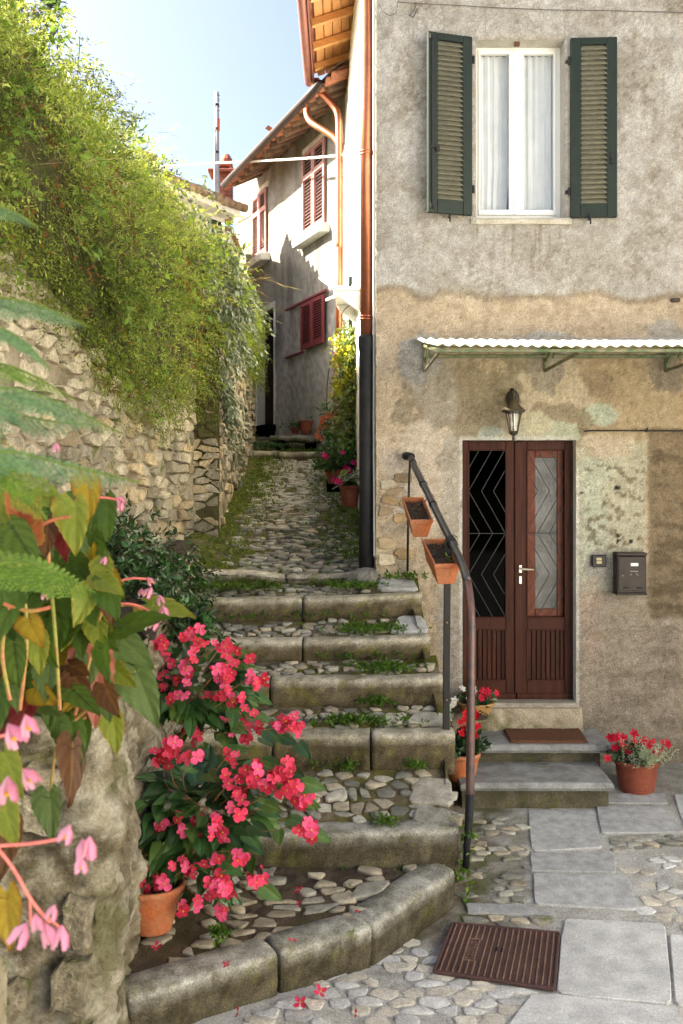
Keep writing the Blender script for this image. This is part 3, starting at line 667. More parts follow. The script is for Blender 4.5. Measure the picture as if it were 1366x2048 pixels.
patch(842, 712, 42, 52, (.37, .365, .35), .95, .12, .7, 19); patch(1100, 690, 70, 26, (.40, .385, .35), .85, .15, .8, 20); patch(1090, 740, 36, 48, (.33, .30, .255), .85, .15, .8, 21); patch(1335, 745, 36, 40, (.25, .22, .18), .85, .15, .7, 22); patch(1330, 662, 38, 22, (.38, .36, .32), .8, .15, .8, 23)
patch(1195, 1135, 27, 36, (.35, .34, .31), .9, .12, .5, 24)
rect(1168, 1200, 1150, 1330, (.47, .36, .29), .5, 14, 20, 25)
col = lerp(col, c_(.20, .16, .12), (ss(1180, 1230, px) * ss(1180, 1260, py) * ss(.5, .64, n4) * .55)[:, None])
col = lerp(col, c_(.19, .165, .125), (ss(1400, 1560, py + (n1 - .5) * 160) * .75)[:, None])          # rising damp
col = lerp(col, c_(.33, .30, .245), (ss(925, 1000, py) * ss(860, 800, px) * ss(.48, .6, n2) * .5)[:, None])
for cx, cy, rx in ((1235, 1072, 4), (1236, 1082, 3.5), (1261, 1083, 4), (1234, 975, 6), (1163, 985, 3)): patch(cx, cy, rx, rx, (.03, .025, .02), 1, .3, .2, 26)
pit = ss(.72, .82, fbm(P3 * 30, 3, 121)) * ss(-20, 20, py - bnd); col = lerp(col, col * .42, (pit * .8)[:, None])
rim = ss(14, 8, np.maximum(np.maximum(WX0 * 250 + CX - px, px - WX1 * 250 - CX), np.maximum(80 - py, py - 440))); col = lerp(col, c_(.45, .42, .37), (rim * .6)[:, None])
wd = ss(8, 4, np.maximum(np.maximum(925 - px, px - 1152), 880 - py)) * ss(1460, 1400, py); col = lerp(col, c_(.66, .66, .63), (wd * .75 * ss(.3, .45, n5))[:, None])
drip = ss(.56, .66, fbm(P3 * np.array([22, 1, 1.2]), 3, 114)) * (ss(442, 450, py) * ss(600, 470, py) * ss(930, 950, px) * ss(1150, 1130, px) * .5 + ss(700, 720, py) * ss(860, 720, py) * ss(840, 860, px) * .28 + ss(0, 30, py) * ss(330, 40, py) * .22)
col = lerp(col, c_(.17, .14, .10), drip[:, None])
col = lerp(col, col * .55, (ss(9, 2, np.abs(py - bnd - 4)) * .7)[:, None]); col = col * np.array([1.0, .985, .99]) * (lerp(1.11, .88, ss(980, 1320, py)) - .12 * up)[:, None] * (.72 + .56 * n6)[:, None]; col = lerp(col, col * .5, (crack * (1 - up) * .5)[:, None])  # thin shadow line below the proud upper render is painted into the colour
Yd = 8.0 - up * .02 - (n2 - .5) * .020 - (n6 - .5) * .008 - (n3 - .5) * .014 * (1 + 1.2 * ss(1290, 1310, px) * ss(860, 900, py)) - (n1 - .5) * .02 - .03 * ss(1330, 1500, py) * ss(1140, 1240, px) * (n4 - .3) + pit * .004
Yd -= np.where((px > 1160) & (px < 1290) & (py > 880) & (py < 1150), .003, 0)
edge = ((np.abs(X - WX0) < 1e-6) | (np.abs(X - WX1) < 1e-6)) & (Z > WZ0 - .01) & (Z < WZ1 + .01) | ((np.abs(Z - WZ0) < 1e-6) | (np.abs(Z - WZ1) < 1e-6)) & (X > WX0 - .01) & (X < WX1 + .01)
Yd = np.where(edge, 8.0, Yd); X2 = X + np.where(X <= HX0 + 1e-6, (n3 - .5) * .018, 0)
Q = gridq(*sh); cxq = X[Q].mean(1); czq = Z[Q].mean(1)
hole = ((cxq > WX0) & (cxq < WX1) & (czq > WZ0) & (czq < WZ1)) | ((cxq > DX0) & (cxq < DX1) & (czq > DZ0) & (czq < DZ1))
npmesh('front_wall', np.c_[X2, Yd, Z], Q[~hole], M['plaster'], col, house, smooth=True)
# exposed corner stones where the render has fallen off
s_ = [(px_, py_) for px_, py_ in ((772, 968), (805, 955), (780, 1000), (815, 1002), (770, 1022), (803, 1035), (775, 1055), (812, 1070), (775, 1088), (806, 1108), (772, 1118), (790, 985), (828, 1040))]
cs = cells([(FX(a) / .13, FZ(b) / .085) for a, b in s_], [((.29 / .13, 0), (-1, 0)), ((.60 / .13, 0), (1, 0)), ((0, 1.87 / .085), (0, -1)), ((0, 2.62 / .085), (0, 1))], rad=.62)
cstone = [mat('corner_stone_ochre', (.42, .29, .15), (.30, .21, .12), rough=.95, bump=.7, bs=50, rnd=.2), mat('corner_stone_pale', (.46, .40, .31), (.33, .28, .20), rough=.95, bump=.7, bs=50, rnd=.2), mat('corner_stone_brown', (.25, .18, .11), (.34, .27, .18), rough=.95, bump=.7, bs=50, rnd=.2)]
lay_stones(house, 'wall_stone', [[(u * .13, v * .085) for u, v in c] if c and R.random() < .9 else None for c in cs], lambda x, z: ((x, 8.0, z), (1, 0, 0), (0, 0, 1), (0, -1, 0)), cstone, .016, gap=.012, rough=.35, top=.84, dome=.05)
# side wall along the alley, gable back and roof
SA, SB = Vector((HX0, 8.0, 0)), Vector((.05, 13.8, 0))
nu, nv = 60, 70; U, Vv = np.meshgrid(np.linspace(0, 1, nu), np.linspace(1.0, 7.95, nv), indexing='ij'); U = U.ravel(); Vv = Vv.ravel()
V = np.c_[SA.x + (SB.x - SA.x) * U, SA.y + (SB.y - SA.y) * U, Vv]; V[:, 0] += (fbm(V * 3, 4, 130) - .5) * .03 * ss(0, .05, U)
npmesh('side_wall', V, gridq(nu, nv), M['sideplaster'], None, house, smooth=True)
mb = MB(); mb.box(HX0 + .42, HX1, 8.35, 13.3, .2, 7.9, 0); mb.build('inner_shell', M['dark'], house)
mb = MB(); mb.box(HX1 - .02, HX1 + .3, 8.0, 13.4, -.1, 7.95); mb.build('end_wall', M['sideplaster'], house)
# reveals
mb = MB()
mb.quad((WX1, 8, WZ0), (WX1, 8.3, WZ0), (WX1, 8.3, WZ1), (WX1, 8, WZ1)); mb.quad((WX0, 8, WZ0), (WX0, 8, WZ1), (WX0, 8.3, WZ1), (WX0, 8.3, WZ0)); mb.quad((WX0, 8, WZ1), (WX1, 8, WZ1), (WX1, 8.3, WZ1), (WX0, 8.3, WZ1))
M['reveal'] = mat('reveal_plaster', (.50, .47, .42), (.40, .37, .32), sc1=6, rough=.95, bump=.5, bs=60)
mb.build('window_reveal', M['reveal'], house)
mb = MB(); mb.quad((DX1, 8, DZ0), (DX1, 8.12, DZ0), (DX1, 8.12, DZ1), (DX1, 8, DZ1)); mb.quad((DX0, 8, DZ0), (DX0, 8, DZ1), (DX0, 8.12, DZ1), (DX0, 8.12, DZ0)); mb.quad((DX0, 8, DZ1), (DX1, 8, DZ1), (DX1, 8.12, DZ1), (DX0, 8.12, DZ1))
mb.build('door_reveal', M['trimwhite'], house)
# roof: eave over the alley
M['soffit'] = wood('pine_soffit', (.62, .30, .11), (.52, .23, .075), rough=.6, scale=(8, 3, 40), rnd=.1)
EX, EZv = -.37, 7.86
for i in range(5):
    t0, t1 = i / 5, (i + 1) / 5; mb = MB(); a = lerp(.20, EX + .05, t0); b = lerp(.20, EX + .05, t1); za = 8.06 - .18 * t0; zb = 8.06 - .18 * t1
    mb.obox(((a + b) / 2, 10.4, (za + zb) / 2 + .055), (abs(a - b) / 2 - .002, 2.9, .012), ((1, 0, .31), (0, 1, 0), (-.31, 0, 1)), .003); mb.build('soffit_board', M['soffit'], house)
for y in np.arange(7.9, 13.35, .62):
    mb = MB(); mb.bar((.22, y, 8.045), (EX + .02, y, 7.862), .07, .085); mb.build('rafter', M['soffit'], house)
mb = MB(); mb.bar((EX, 7.5, 7.87), (EX, 13.32, 7.87), .02, .12); mb.build('fascia_board', M['coppergutter'], house)
mb = MB(); mb.quad((EX - .06, 7.45, 7.96), (EX - .06, 13.35, 7.96), (2.6, 13.35, 9.0), (2.6, 7.45, 9.0)); mb.quad((2.6, 7.45, 9.0), (2.6, 13.35, 9.0), (5.4, 13.35, 8.0), (5.4, 7.45, 8.0)); mb.build('roof', M['tile'], house)
g = MB(); rings = []
for y in np.linspace(7.5, 13.36, 12):
    rings.append([(EX - .065 + .062 * math.cos(a), y, 7.885 + .075 * math.sin(a) * (1 if math.sin(a) < 0 else 0.25)) for a in np.linspace(0, 2 * math.pi, 13)[:-1]])
g.loft(rings); g.build('gutter', M['coppergutter'], house, smooth=True)
# ---- window
FY = 8.16
def fx(p): return FX(p, FY)
def fz(p): return FZ(p, FY)
M['whitepaint'] = mat('white_window_paint', (.80, .80, .77), (.76, .76, .73), sc1=8, rough=.4, bump=.03, fine=.04, spec=.5)
win = MB()
z0, z1 = fz(437), fz(96)
for a, b in ((947, 957), (1110, 1121)): win.box(fx(a), fx(b), FY - .012, FY + .06, z0, z1)
win.box(fx(957), fx(1110), FY - .012, FY + .06, z1 - .03, z1); win.box(fx(957), fx(1110), FY - .012, FY + .06, z0, z0 + .022)
w_ = win.build('window_frame', M['whitepaint'], house)
M['pane'] = glass('window_glass', (.97, .98, .98), .07, .0)
M['curtain'] = mat('sheer_curtain', (.86, .85, .82), (.76, .75, .73), sc1=5, rough=.95, bump=.1, fine=.05)
for i, (a, b, ga, gb) in enumerate(((956, 1027, 960, 1017), (1024, 1111, 1046, 1106))):
    m_ = MB(); y0, y1 = FY - .03 + i * .004, FY + .025
    m_.box(fx(a), fx(ga), y0, y1, z0 + .02, z1 - .026); m_.box(fx(gb), fx(b), y0, y1, z0 + .02, z1 - .026)
    m_.box(fx(ga), fx(gb), y0, y1, fz(110), z1 - .026); m_.box(fx(ga), fx(gb), y0, y1, z0 + .02, fz(421))
    if i == 1: m_.box(fx(1026), fx(1034), y0 - .012, y0 + .004, z0 + .022, z1 - .03)
    s1 = m_.build('window_sash', M['whitepaint'], house)
    m_ = MB(); m_.box(fx(ga), fx(gb), FY, FY + .006, fz(421), fz(110), 0); m_.build('glass_pane', M['pane'], s1)
    # curtain
    cu = MB(); rings = []; xa, xb = fx(ga) - .02, fx(gb) + .02
    for z in np.linspace(fz(425), fz(105), 8):
        tz = (z - fz(425)) / (fz(105) - fz(425)); ring = []
        for t in np.linspace(0, 1, 40):
            x = xa + (xb - xa) * t
            if i == 0: x = xa + (xb - xa) * t * (1 - .10 * ss(.35, 0, tz))
            ring.append((x, FY + .075 + .012 * math.sin(t * 31 + i + math.sin(tz * 2)) + .006 * math.sin(t * 67), z))
        rings.append(ring)
    cu.loft(rings, closed=False); cu.build('curtain', M['curtain'], s1, smooth=True)
mb = MB(); mb.box(WX0 - .3, WX1 + .3, 8.34, 8.345, WZ0 - .3, WZ1 + .2, 0); mb.build('room_darkness', M['dark'], w_)
mb = MB(); rr = []
n_ = 22
for i in range(n_ + 1):
    x = WX0 - .045 + (WX1 - WX0 + .09) * i / n_; j = (fb1(x * 9, 1, 1) - .5) * .016
    rr.append([(x, 7.955 + j, WZ0 - .042 + j), (x, 7.945 + j, WZ0 - .012), (x, 7.955, WZ0 + .006), (x, 8.2, WZ0 + .012), (x, 8.2, WZ0 - .04)])
mb.loft(rr); mb.build('window_sill', mat('sill_stone', (.45, .42, .36), (.33, .30, .22), rough=.95, bump=.5, bs=60, moss=.2), house, smooth=False)
mb = MB(); mb.box(FX(1030), FX(1041), 8.02, 8.06, WZ1 - .03, WZ1 - .004); mb.build('latch_socket', mat('rust', (.12, .05, .03), rough=.9), house)
# ---- green shutters
M['green'] = mat('dark_green_paint', (.014, .023, .017), (.011, .018, .013), sc1=12, rough=.5, bump=.06, bs=70, fine=.1, spec=.25)
M['greenslat'] = mat('skylit_green_slats', (.16, .15, .10), (.125, .118, .08), sc1=20, rough=.7, bump=.06, bs=90, fine=.12)  # slats lighter than the frame: sky light put into the paint colour
def shutter(hinge, tip, zb, zt, left):
    H = Vector(hinge); T = Vector(tip); L = (T - H).length; u = (T - H) / L; n = Vector((u.y, -u.x, 0)); n = n if n.y < 0 else -n; th = .019
    up_ = Vector((0, 0, 1))
    def bx(m_, s0, s1, a, b, t=th, dn=0.): m_.obox(H + u * ((s0 + s1) / 2) + up_ * ((a + b) / 2) + n * dn, ((s1 - s0) / 2, t, (b - a) / 2), (u, n, up_), .004)
    m_ = MB(); sw = .078; bx(m_, 0, sw, zb, zt); bx(m_, L - sw, L, zb, zt); bx(m_, sw, L - sw, zt - .055, zt, th - .002); bx(m_, sw, L - sw, zb, zb + .112, th - .002)
    bx(m_, sw - .004, sw + .008, zb + .112, zt - .055, th - .004); bx(m_, L - sw - .008, L - sw + .004, zb + .112, zt - .055, th - .004)
    sh_ = m_.build('shutter', M['green'], house)
    n_ = 32; h_ = (zt - .055 - zb - .112) / n_; a = math.radians(52)
    sl0 = None
    for i in range(n_):
        zc = zb + .112 + h_ * (i + .5); c = H + u * (L / 2) + up_ * zc
        if sl0 is None:
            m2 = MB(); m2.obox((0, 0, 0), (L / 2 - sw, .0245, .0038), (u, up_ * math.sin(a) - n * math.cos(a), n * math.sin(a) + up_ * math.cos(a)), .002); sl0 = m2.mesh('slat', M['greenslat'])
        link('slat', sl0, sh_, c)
    for z in (zb + .21, zt - .18):
        m3 = MB(); c = H + up_ * z; m3.tube([c + up_ * -.03 + n * .012 - u * .012, c + up_ * .03 + n * .012 - u * .012], .011, 8); m3.bar(c - u * .01 + n * .01, c - u * .03 - n * .03, .02, .03); m3.build('hinge', M['iron'], sh_)
    m3 = MB()
    if left:
        c = H + u * (L - .02) + up_ * (zb + .51) + n * (th + .008); m3.bar(c, c - u * .07, .02, .012); m3.bar(c - u * .055 - up_ * .03, c - u * .055 + up_ * .012, .03, .02, up=n)
        for zz in (zb + .05, zt - .04): m3.obox(H + u * (L - .03) + up_ * zz + n * (th + .004), (.02, .006, .02), (u, n, up_), .003)
        m3.tube([H + u * (L - .03) + up_ * (zb + .03) + n * (th + .008), H + u * (L - .03) + up_ * (zt - .03) + n * (th + .008)], .006, 6)
    else:
        c = H + u * (L - .04) + up_ * (zb + .47) + n * (th + .004); m3.obox(c, (.012, .005, .05), (u, n, up_), .003); m3.obox(c - up_ * .03 + n * .008, (.009, .006, .022), (u, n, up_), .003)
    m3.build('shutter_latch', M['iron'], sh_)
    m3 = MB(); c = Vector((H.x + u.x * L * .5 * (1 if left else .8), 7.98, zb - .012)); m3.tube([c + Vector((0, .03, 0)), c + Vector((0, -.06, 0)), c + Vector((0, -.06, 0.02))], .007, 6); m3.bar(c + Vector((0, -.065, .035)), c + Vector((.004, -.065, -.05)), .022, .01); m3.build('shutter_stay', M['iron'], house)
shutter((1.036, 7.968, 0), (.676, 7.862, 0), 4.664, 6.085, True)
shutter((1.822, 7.962, 0), (2.187, 7.945, 0), 4.646, 6.075, False)
# ---- front door
DY = 8.10
def dx(p): return FX(p, DY)
def dz(p): return FZ(p, DY)
M['door'] = wood('varnished_mahogany', (.062, .016, .0075), (.028, .0075, .004), rough=.5, scale=(55, 40, 3), spec=.16)
M['doorpanel'] = wood('varnished_boards', (.05, .013, .006), (.022, .006, .0035), rough=.5, scale=(80, 40, 3), spec=.16, rnd=.25)
M['grille'] = mat('grille_bars', (.025, .025, .027), rough=.45, met=.4, bump=0, fine=0, spec=.5)
M['nickel'] = mat('nickel', (.62, .58, .50), rough=.28, met=.9, bump=0, fine=.05)
M['glassdark'] = glass('door_glass_dark', (.03, .03, .03), .0015, .03)
M['glassfrost'] = glass('door_glass_textured', (0, 0, 0), .05, .2, opaque=(.055, .055, .055))
dzb, dzt = dz(1403) + .004, DZ1
for side in (0, 1):
    a, b = ((922, 1032), (1033, 1153))[side]; ga, gb = ((937, 1012), (1054, 1130))[side]; ia, ib = ((948, 1010), (1049, 1126))[side]
    a_, b_ = (DX0 + .001 if side == 0 else dx(a)), (DX1 - .001 if side == 1 else dx(b))
    m_ = MB(); y0, y1 = DY, DY + .045
    m_.box(a_, dx(ga), y0, y1, dzb, dzt); m_.box(dx(gb), b_, y0, y1, dzb, dzt)
    m_.box(dx(ga), dx(gb), y0 + .002, y1, dz(900), dzt); m_.box(dx(ga), dx(gb), y0 + .002, y1, dz(1260), dz(1235)); m_.box(dx(ga), dx(gb), y0 + .002, y1, dzb, dz(1360))
    if side == 1: m_.box(dx(1029), dx(1048), y0 - .016, y0 + .004, dz(1386), dzt - .01, .006)
    m_.box(a_ + .004, b_ - .004, y0 - .010, y0 + .004, dzb, dz(1386), .004)
    # mouldings
    for (p, q, r, t) in ((ga, gb, 900, 1235), (ga, gb, 1260, 1360)):
        for xx in (dx(p), dx(q)): m_.box(xx - .006, xx + .006, y0 - .009, y0 + .01, dz(t), dz(r), .003)
        for zz in (dz(r), dz(t)): m_.box(dx(p) + .006, dx(q) - .006, y0 - .009, y0 + .01, zz - .006, zz + .006, .003)
    leaf = m_.build('door_leaf', M['door'], house)
    nb = 8; wb = (dx(gb) - dx(ga)) / nb
    for i in range(nb):
        m2 = MB(); m2.box(dx(ga) + wb * i + .002, dx(ga) + wb * (i + 1) - .002, y0 + .012, y0 + .03, dz(1360), dz(1260), .006); m2.build('panel_board', M['doorpanel'], leaf)
    m2 = MB()
    if side == 0: m2.box(dx(ga), dx(gb), DY + .022, DY + .026, dz(1235), dz(900), 0); m2.build('glass_pane', M['glassdark'], leaf)
    else:
        m2.box(dx(1073), dx(1117), DY + .062, DY + .066, dz(1220), dz(915), 0); m2.build('glass_pane', M['glassfrost'], leaf)
        m2 = MB()
        for p, q in ((1054, 1073), (1117, 1130)): m2.box(dx(p), dx(q), DY + .05, DY + .075, dz(1235), dz(900))
        m2.box(dx(1073), dx(1117), DY + .05, DY + .075, dz(915), dz(900)); m2.box(dx(1073), dx(1117), DY + .05, DY + .075, dz(1235), dz(1219))
        m2.build('inner_casement', mat('casement_wood', (.16, .035, .012), (.09, .02, .008), rough=.5, sc1=20, bump=.05), leaf)
    # chevron grille
    gr = MB(); ys = [897.5, 982, 1067, 1149, 1233.5]
    offs = (912, 937.5, 963, 987) if side == 0 else (1076, 1099.5, 1123, 1147)
    for o in offs:
        def xx(y):
            k = 0
            while k < 3 and y > ys[k + 1]: k += 1
            t = (y - ys[k]) / (ys[k + 1] - ys[k]); v = (1 - t if k % 2 == 0 else t) * 48
            return o + v if side == 0 else o - v
        seg = []
        for y in np.arange(898, 1236, 1.0):
            ok = ga - .5 <= xx(y) <= gb + .5
            if ok: seg.append((xx(y), y))
            if (not ok or y > 1234 or any(abs(y - q) < .5 for q in ys[1:4])) and len(seg) > 1:
                gr.bar((dx(seg[0][0]), DY + .006, dz(seg[0][1])), (dx(seg[-1][0]), DY + .006, dz(seg[-1][1])), .0065, .010, up=(0, 1, 0), b=.002)
                seg = [seg[-1]] if ok else []
            elif not ok: seg = []
    gr.bar((dx(ga), DY + .003, dz(1067)), (dx(gb), DY + .003, dz(1067)), .007, .007)
    gr.build('grille', M['grille'], leaf)
    if side == 1:
        m2 = MB(); x = dx(1040)
        m2.box(x - .012, x + .012, DY - .024, DY - .015, dz(1145), dz(1130), .004); m2.box(x - .011, x + .011, DY - .024, DY - .015, dz(1167), dz(1152), .004)
        m2.tube([(x, DY - .02, dz(1137)), (x, DY - .062, dz(1137)), (x + .012, DY - .066, dz(1137)), (x + .1, DY - .062, dz(1138))], [.009, .008, .009, .0065], 8)
        m2.tube([(x, DY - .024, dz(1157)), (x, DY - .03, dz(1157))], .007, 10); m2.box(x - .002, x + .002, DY - .027, DY - .02, dz(1165), dz(1160), .001)
        m2.build('door_handle', M['nickel'], leaf, smooth=False)
# threshold stone and the rough plinth below it
mb = MB(); mb.box(DX0 - .01, DX1 + .01, 7.94, 8.35, DZ0 - .035, DZ0 + .006, .01); mb.build('door_sill', mat('sill_worn', (.36, .33, .28), (.24, .21, .17), rough=.9, bump=.5, bs=60, moss=.1), house)
V = []
for x in np.linspace(DX0 - .09, DX1 + .04, 40):
    for t in np.linspace(0, 1, 12): V.append((x, 7.955 - .035 * t, DZ0 - .03 - .2 * t))
V = np.array(V); V[:, 1] += (fbm(V * 9, 4, 140) - .5) * .06
c = lerp(np.array([.42, .36, .27]), np.array([.20, .18, .10]), (ss(.5, .66, fbm(V * 4.5, 4, 141)))[:, None])
npmesh('plinth_render', V, gridq(40, 12), M['ground'], c, house, smooth=True)

# =====================================================================  FIXTURES ON THE HOUSE
# awning
aw = thing('awning', 'white corrugated awning on rusty green brackets above the front door', 'awning', (1.7, 7.5, 3.55))
M['corr'] = mat('corrugated_sheet', (.46, .46, .44), (.34, .33, .30), sc1=5, rough=.5, bump=.1, bs=60, fine=.08, tr=.15)
M['greenmetal'] = mat('worn_green_metal', (.06, .11, .045), (.22, .20, .13), sc1=14, rough=.6, bump=.2, bs=80, fine=.2)
M['rustmetal'] = mat('worn_strut', (.20, .17, .12), (.10, .10, .06), sc1=14, rough=.7, bump=.2, bs=80)
xs_ = np.linspace(.60, 3.5, 330); V = []
for k, (y, z) in enumerate(((7.985, 3.690), (7.4, 3.583), (6.83, 3.478))):
    for x in xs_: V.append((x + (.06 if k == 2 else 0.0), y, z + .0085 * math.sin(x * 2 * math.pi / .0765) + .004 * math.sin(x * 3)))
V = np.array(V); V2 = V.copy(); V2[:, 2] -= .003
n_ = len(xs_); q = [(k * n_ + i, k * n_ + i + 1, (k + 1) * n_ + i + 1, (k + 1) * n_ + i) for k in range(2) for i in range(n_ - 1)]
o_ = npmesh('corrugated_sheet', V, np.array(q), M['corr'], None, aw, smooth=True)
for bx in (.665, 1.63, 2.60, 3.45):
    m_ = MB(); m_.bar((bx, 7.985, 3.66), (bx, 7.985, 3.42), .028, .028); m_.bar((bx, 7.985, 3.635), (bx, 6.86, 3.450), .028, .028)
    m_.bar((bx, 7.985, 3.5), (bx, 7.75, 3.60), .016, .016); m_.bar((bx, 7.72, 3.50), (bx, 7.6, 3.575), .014, .014)
    br = m_.build('bracket', M['greenmetal'], aw)
    m_ = MB(); m_.bar((bx, 7.985, 3.435), (bx + .005, 6.88, 3.440), .018, .022, b=.002); m_.build('strut', M['rustmetal'], br)
for y, z in ((6.875, 3.448), (7.42, 3.555)):
    m_ = MB(); m_.bar((.63, y, z), (3.5, y, z), .03, .022); m_.build('purlin', M['greenmetal'], aw)
m_ = MB(); m_.bar((.665, 7.975, 3.545), (3.5, 7.975, 3.545), .022, .026); m_.build('wall_rail', M['greenmetal'], aw)

# lantern
ln = thing('wall_lantern', 'black iron wall lantern with conical cap hanging above the door', 'lantern', (1.38, 7.78, 2.95))
lx, ly = FX(1027, 7.78), 7.78
def lz(p): return FZ(p, 7.78)
M['blackmetal'] = mat('weathered_black_metal', (.03, .028, .025), (.055, .045, .035), sc1=20, rough=.6, bump=.2, bs=90, fine=.2)
M['cap'] = mat('dusty_cap', (.10, .075, .05), (.045, .036, .028), sc1=12, rough=.85, bump=.2, bs=70)
m_ = MB(); m_.lathe([(.0, 0), (.055, 0), (.05, .012), (.03, .02)], (0, 0, 0), 16); pv = [Vector((FX(1025) + v[0], 7.985 - v[2], FZ(798) + v[1] * 1.35)) for v in m_.v]; m_.v = [tuple(p) for p in pv]; m_.build('wall_plate', M['blackmetal'], ln, smooth=True)
m_ = MB(); m_.tube([(FX(1025), 7.97, lz(800)), (FX(1025), 7.93, lz(788)), (lx, 7.87, lz(777)), (lx, 7.80, lz(780)), (lx, 7.775, lz(790)), (lx, 7.78, lz(802))], [.014, .016, .014, .012, .010, .010], 8); m_.tube([(lx, 7.97, lz(812)), (lx, 7.93, lz(805)), (lx, 7.90, lz(790))], .008, 6); m_.build('arm', M['blackmetal'], ln, smooth=True)
m_ = MB(); m_.lathe([(.008, lz(796)), (.016, lz(799)), (.030, lz(803)), (.055, lz(812)), (.090, lz(820)), (.094, lz(822)), (.088, lz(824)), (.04, lz(821)), (.0, lz(820))], (lx, ly, 0), 24, cap=False); m_.build('cap', M['cap'], ln, smooth=True)
m_ = MB(); m_.lathe([(.034, lz(862)), (.036, lz(866)), (.026, lz(869)), (.010, lz(872)), (.008, lz(874)), (.013, lz(877)), (.006, lz(882)), (.001, lz(884))], (lx, ly, 0), 16, cap=True); m_.build('finial', M['blackmetal'], ln, smooth=True)
cg = MB()
for k in range(6):
    a = k * math.pi / 3 + .3; ca, sa = math.cos(a), math.sin(a)
    cg.tube([(lx + .066 * ca, ly + .066 * sa, lz(823)), (lx + .036 * ca, ly + .036 * sa, lz(863))], .0055, 5)
cg.lathe([(.064, lz(825)), (.069, lz(825)), (.067, lz(828)), (.062, lz(828))], (lx, ly, 0), 6, cap=False)
cg.build('cage', M['blackmetal'], ln)
m_ = MB(); m_.lathe([(.060, lz(824)), (.033, lz(862))], (lx, ly, 0), 6, cap=False); m_.build('glass_body', glass('lantern_glass', (.86, .86, .82), .12, .05), ln)
m_ = MB(); m_.lathe([(.012, lz(824)), (.014, lz(832)), (.013, lz(846)), (.010, lz(856)), (.004, lz(858))], (lx, ly, 0), 10); m_.build('bulb', mat('opal_bulb', (.75, .73, .66), rough=.4, bump=0, fine=0), ln, smooth=True)

# mailbox
mx = thing('mailbox', 'brown metal mailbox with hooded lid and envelope mark on the wall right of the door', 'mailbox', (FX(1263), 7.93, FZ(1190)))
M['brownmetal'] = mat('brown_box_metal', (.045, .036, .031), (.035, .028, .025), sc1=10, rough=.5, bump=.04, bs=60, met=.2, fine=.08, spec=.25)
D_ = 7.88
def q3(p, y, d=D_): return (FX(p, d), d, FZ(y, d))
x0, x1 = FX(1234, D_), FX(1293, D_); zb, zt = FZ(1189, D_), FZ(1112, D_)
m_ = MB(); m_.box(x0, x1, D_, 8.0, zb + .012, zt, .006); body = m_.build('body', M['brownmetal'], mx)
m_ = MB(); m_.box(x0 - .004, x1 + .004, D_ - .012, 8.0, zt + .002, zt + .026, .008); m_.build('lid', M['brownmetal'], mx)
m_ = MB(); m_.box(x0 - .004, x1 + .004, D_ - .012, 8.0, zb - .004, zb + .012, .004); m_.build('bottom_lip', M['brownmetal'], mx)
m_ = MB(); m_.box(x0 + .012, x1 - .008, D_ - .006, D_ + .004, zb + .03, zt - .008, .004); dr = m_.build('door', M['brownmetal'], mx)
m_ = MB(); m_.box(FX(1261, D_), FX(1276, D_), D_ - .010, D_ - .005, FZ(1132, D_), FZ(1126, D_), .001); m_.build('name_label', mat('paper_label', (.8, .8, .8), bump=0, fine=0), dr)
mk = mat('embossed_mark', (.42, .40, .36), rough=.4, bump=0, fine=0); m_ = MB(); yv = D_ - .008
def vz(a, b): return (FX(a, D_), yv, FZ(b, D_))
m_.bar(vz(1259, 1142.5), vz(1276, 1142.5), .004, .004, b=.001); m_.bar(vz(1259, 1151), vz(1263, 1147), .004, .003, b=.001); m_.bar(vz(1276, 1151), vz(1272, 1147), .004, .003, b=.001)
m_.build('envelope_mark', mk, dr)
m_ = MB(); m_.box(FX(1247, D_), FX(1258, D_), D_ - .009, D_ - .005, FZ(1177, D_), FZ(1174, D_), .001); m_.box(FX(1273, D_), FX(1284, D_), D_ - .009, D_ - .005, FZ(1177, D_), FZ(1174, D_), .001); m_.build('view_slot', M['dark'], dr)
m_ = MB(); m_.lathe([(.0, 0), (.006, 0), (.0055, .004), (.0, .005)], (0, 0, 0), 10); m_.v = [(FX(1245, D_) + a, D_ - .005 - c_, FZ(1151, D_) + b) for a, b, c_ in m_.v]; m_.build('lock', M['nickel'], dr, smooth=True)
# doorbell
db = thing('doorbell', 'black rounded doorbell panel with two name plates beside the mailbox', 'doorbell', (FX(1197), 7.97, FZ(1122)))
m_ = MB(); m_.box(FX(1182), FX(1211), 7.965, 8.0, FZ(1133), FZ(1109), .02); m_.build('panel', mat('black_plastic', (.015, .015, .016), rough=.4, bump=.03, fine=0), db)
for a in (1115, 1121.5):
    m_ = MB(); m_.box(FX(1190.5), FX(1201), 7.960, 7.966, FZ(a + 5), FZ(a), .001); m_.build('name_plate', mat('brass_plate', (.42, .35, .2), rough=.5, bump=0, fine=.2), db)
# conduit right of the door
m_ = MB(); m_.tube([(FX(1166), 7.965, FZ(863)), (FX(1180), 7.96, FZ(861.5)), (FX(1300), 7.955, FZ(862)), (4.2, 7.955, FZ(864))], .0065, 6)
m_.bar((FX(1290), 7.985, FZ(862)), (FX(1290), 7.94, FZ(862)), .02, .02); m_.bar((FX(1291), 7.985, FZ(860)), (FX(1291), 7.95, FZ(857)), .012, .012)
tag(m_.build('conduit_pipe', M['iron'], org=(FX(1260), 7.96, FZ(862))), 'thin dark iron pipe running horizontally on the wall right of the door head', 'pipe')
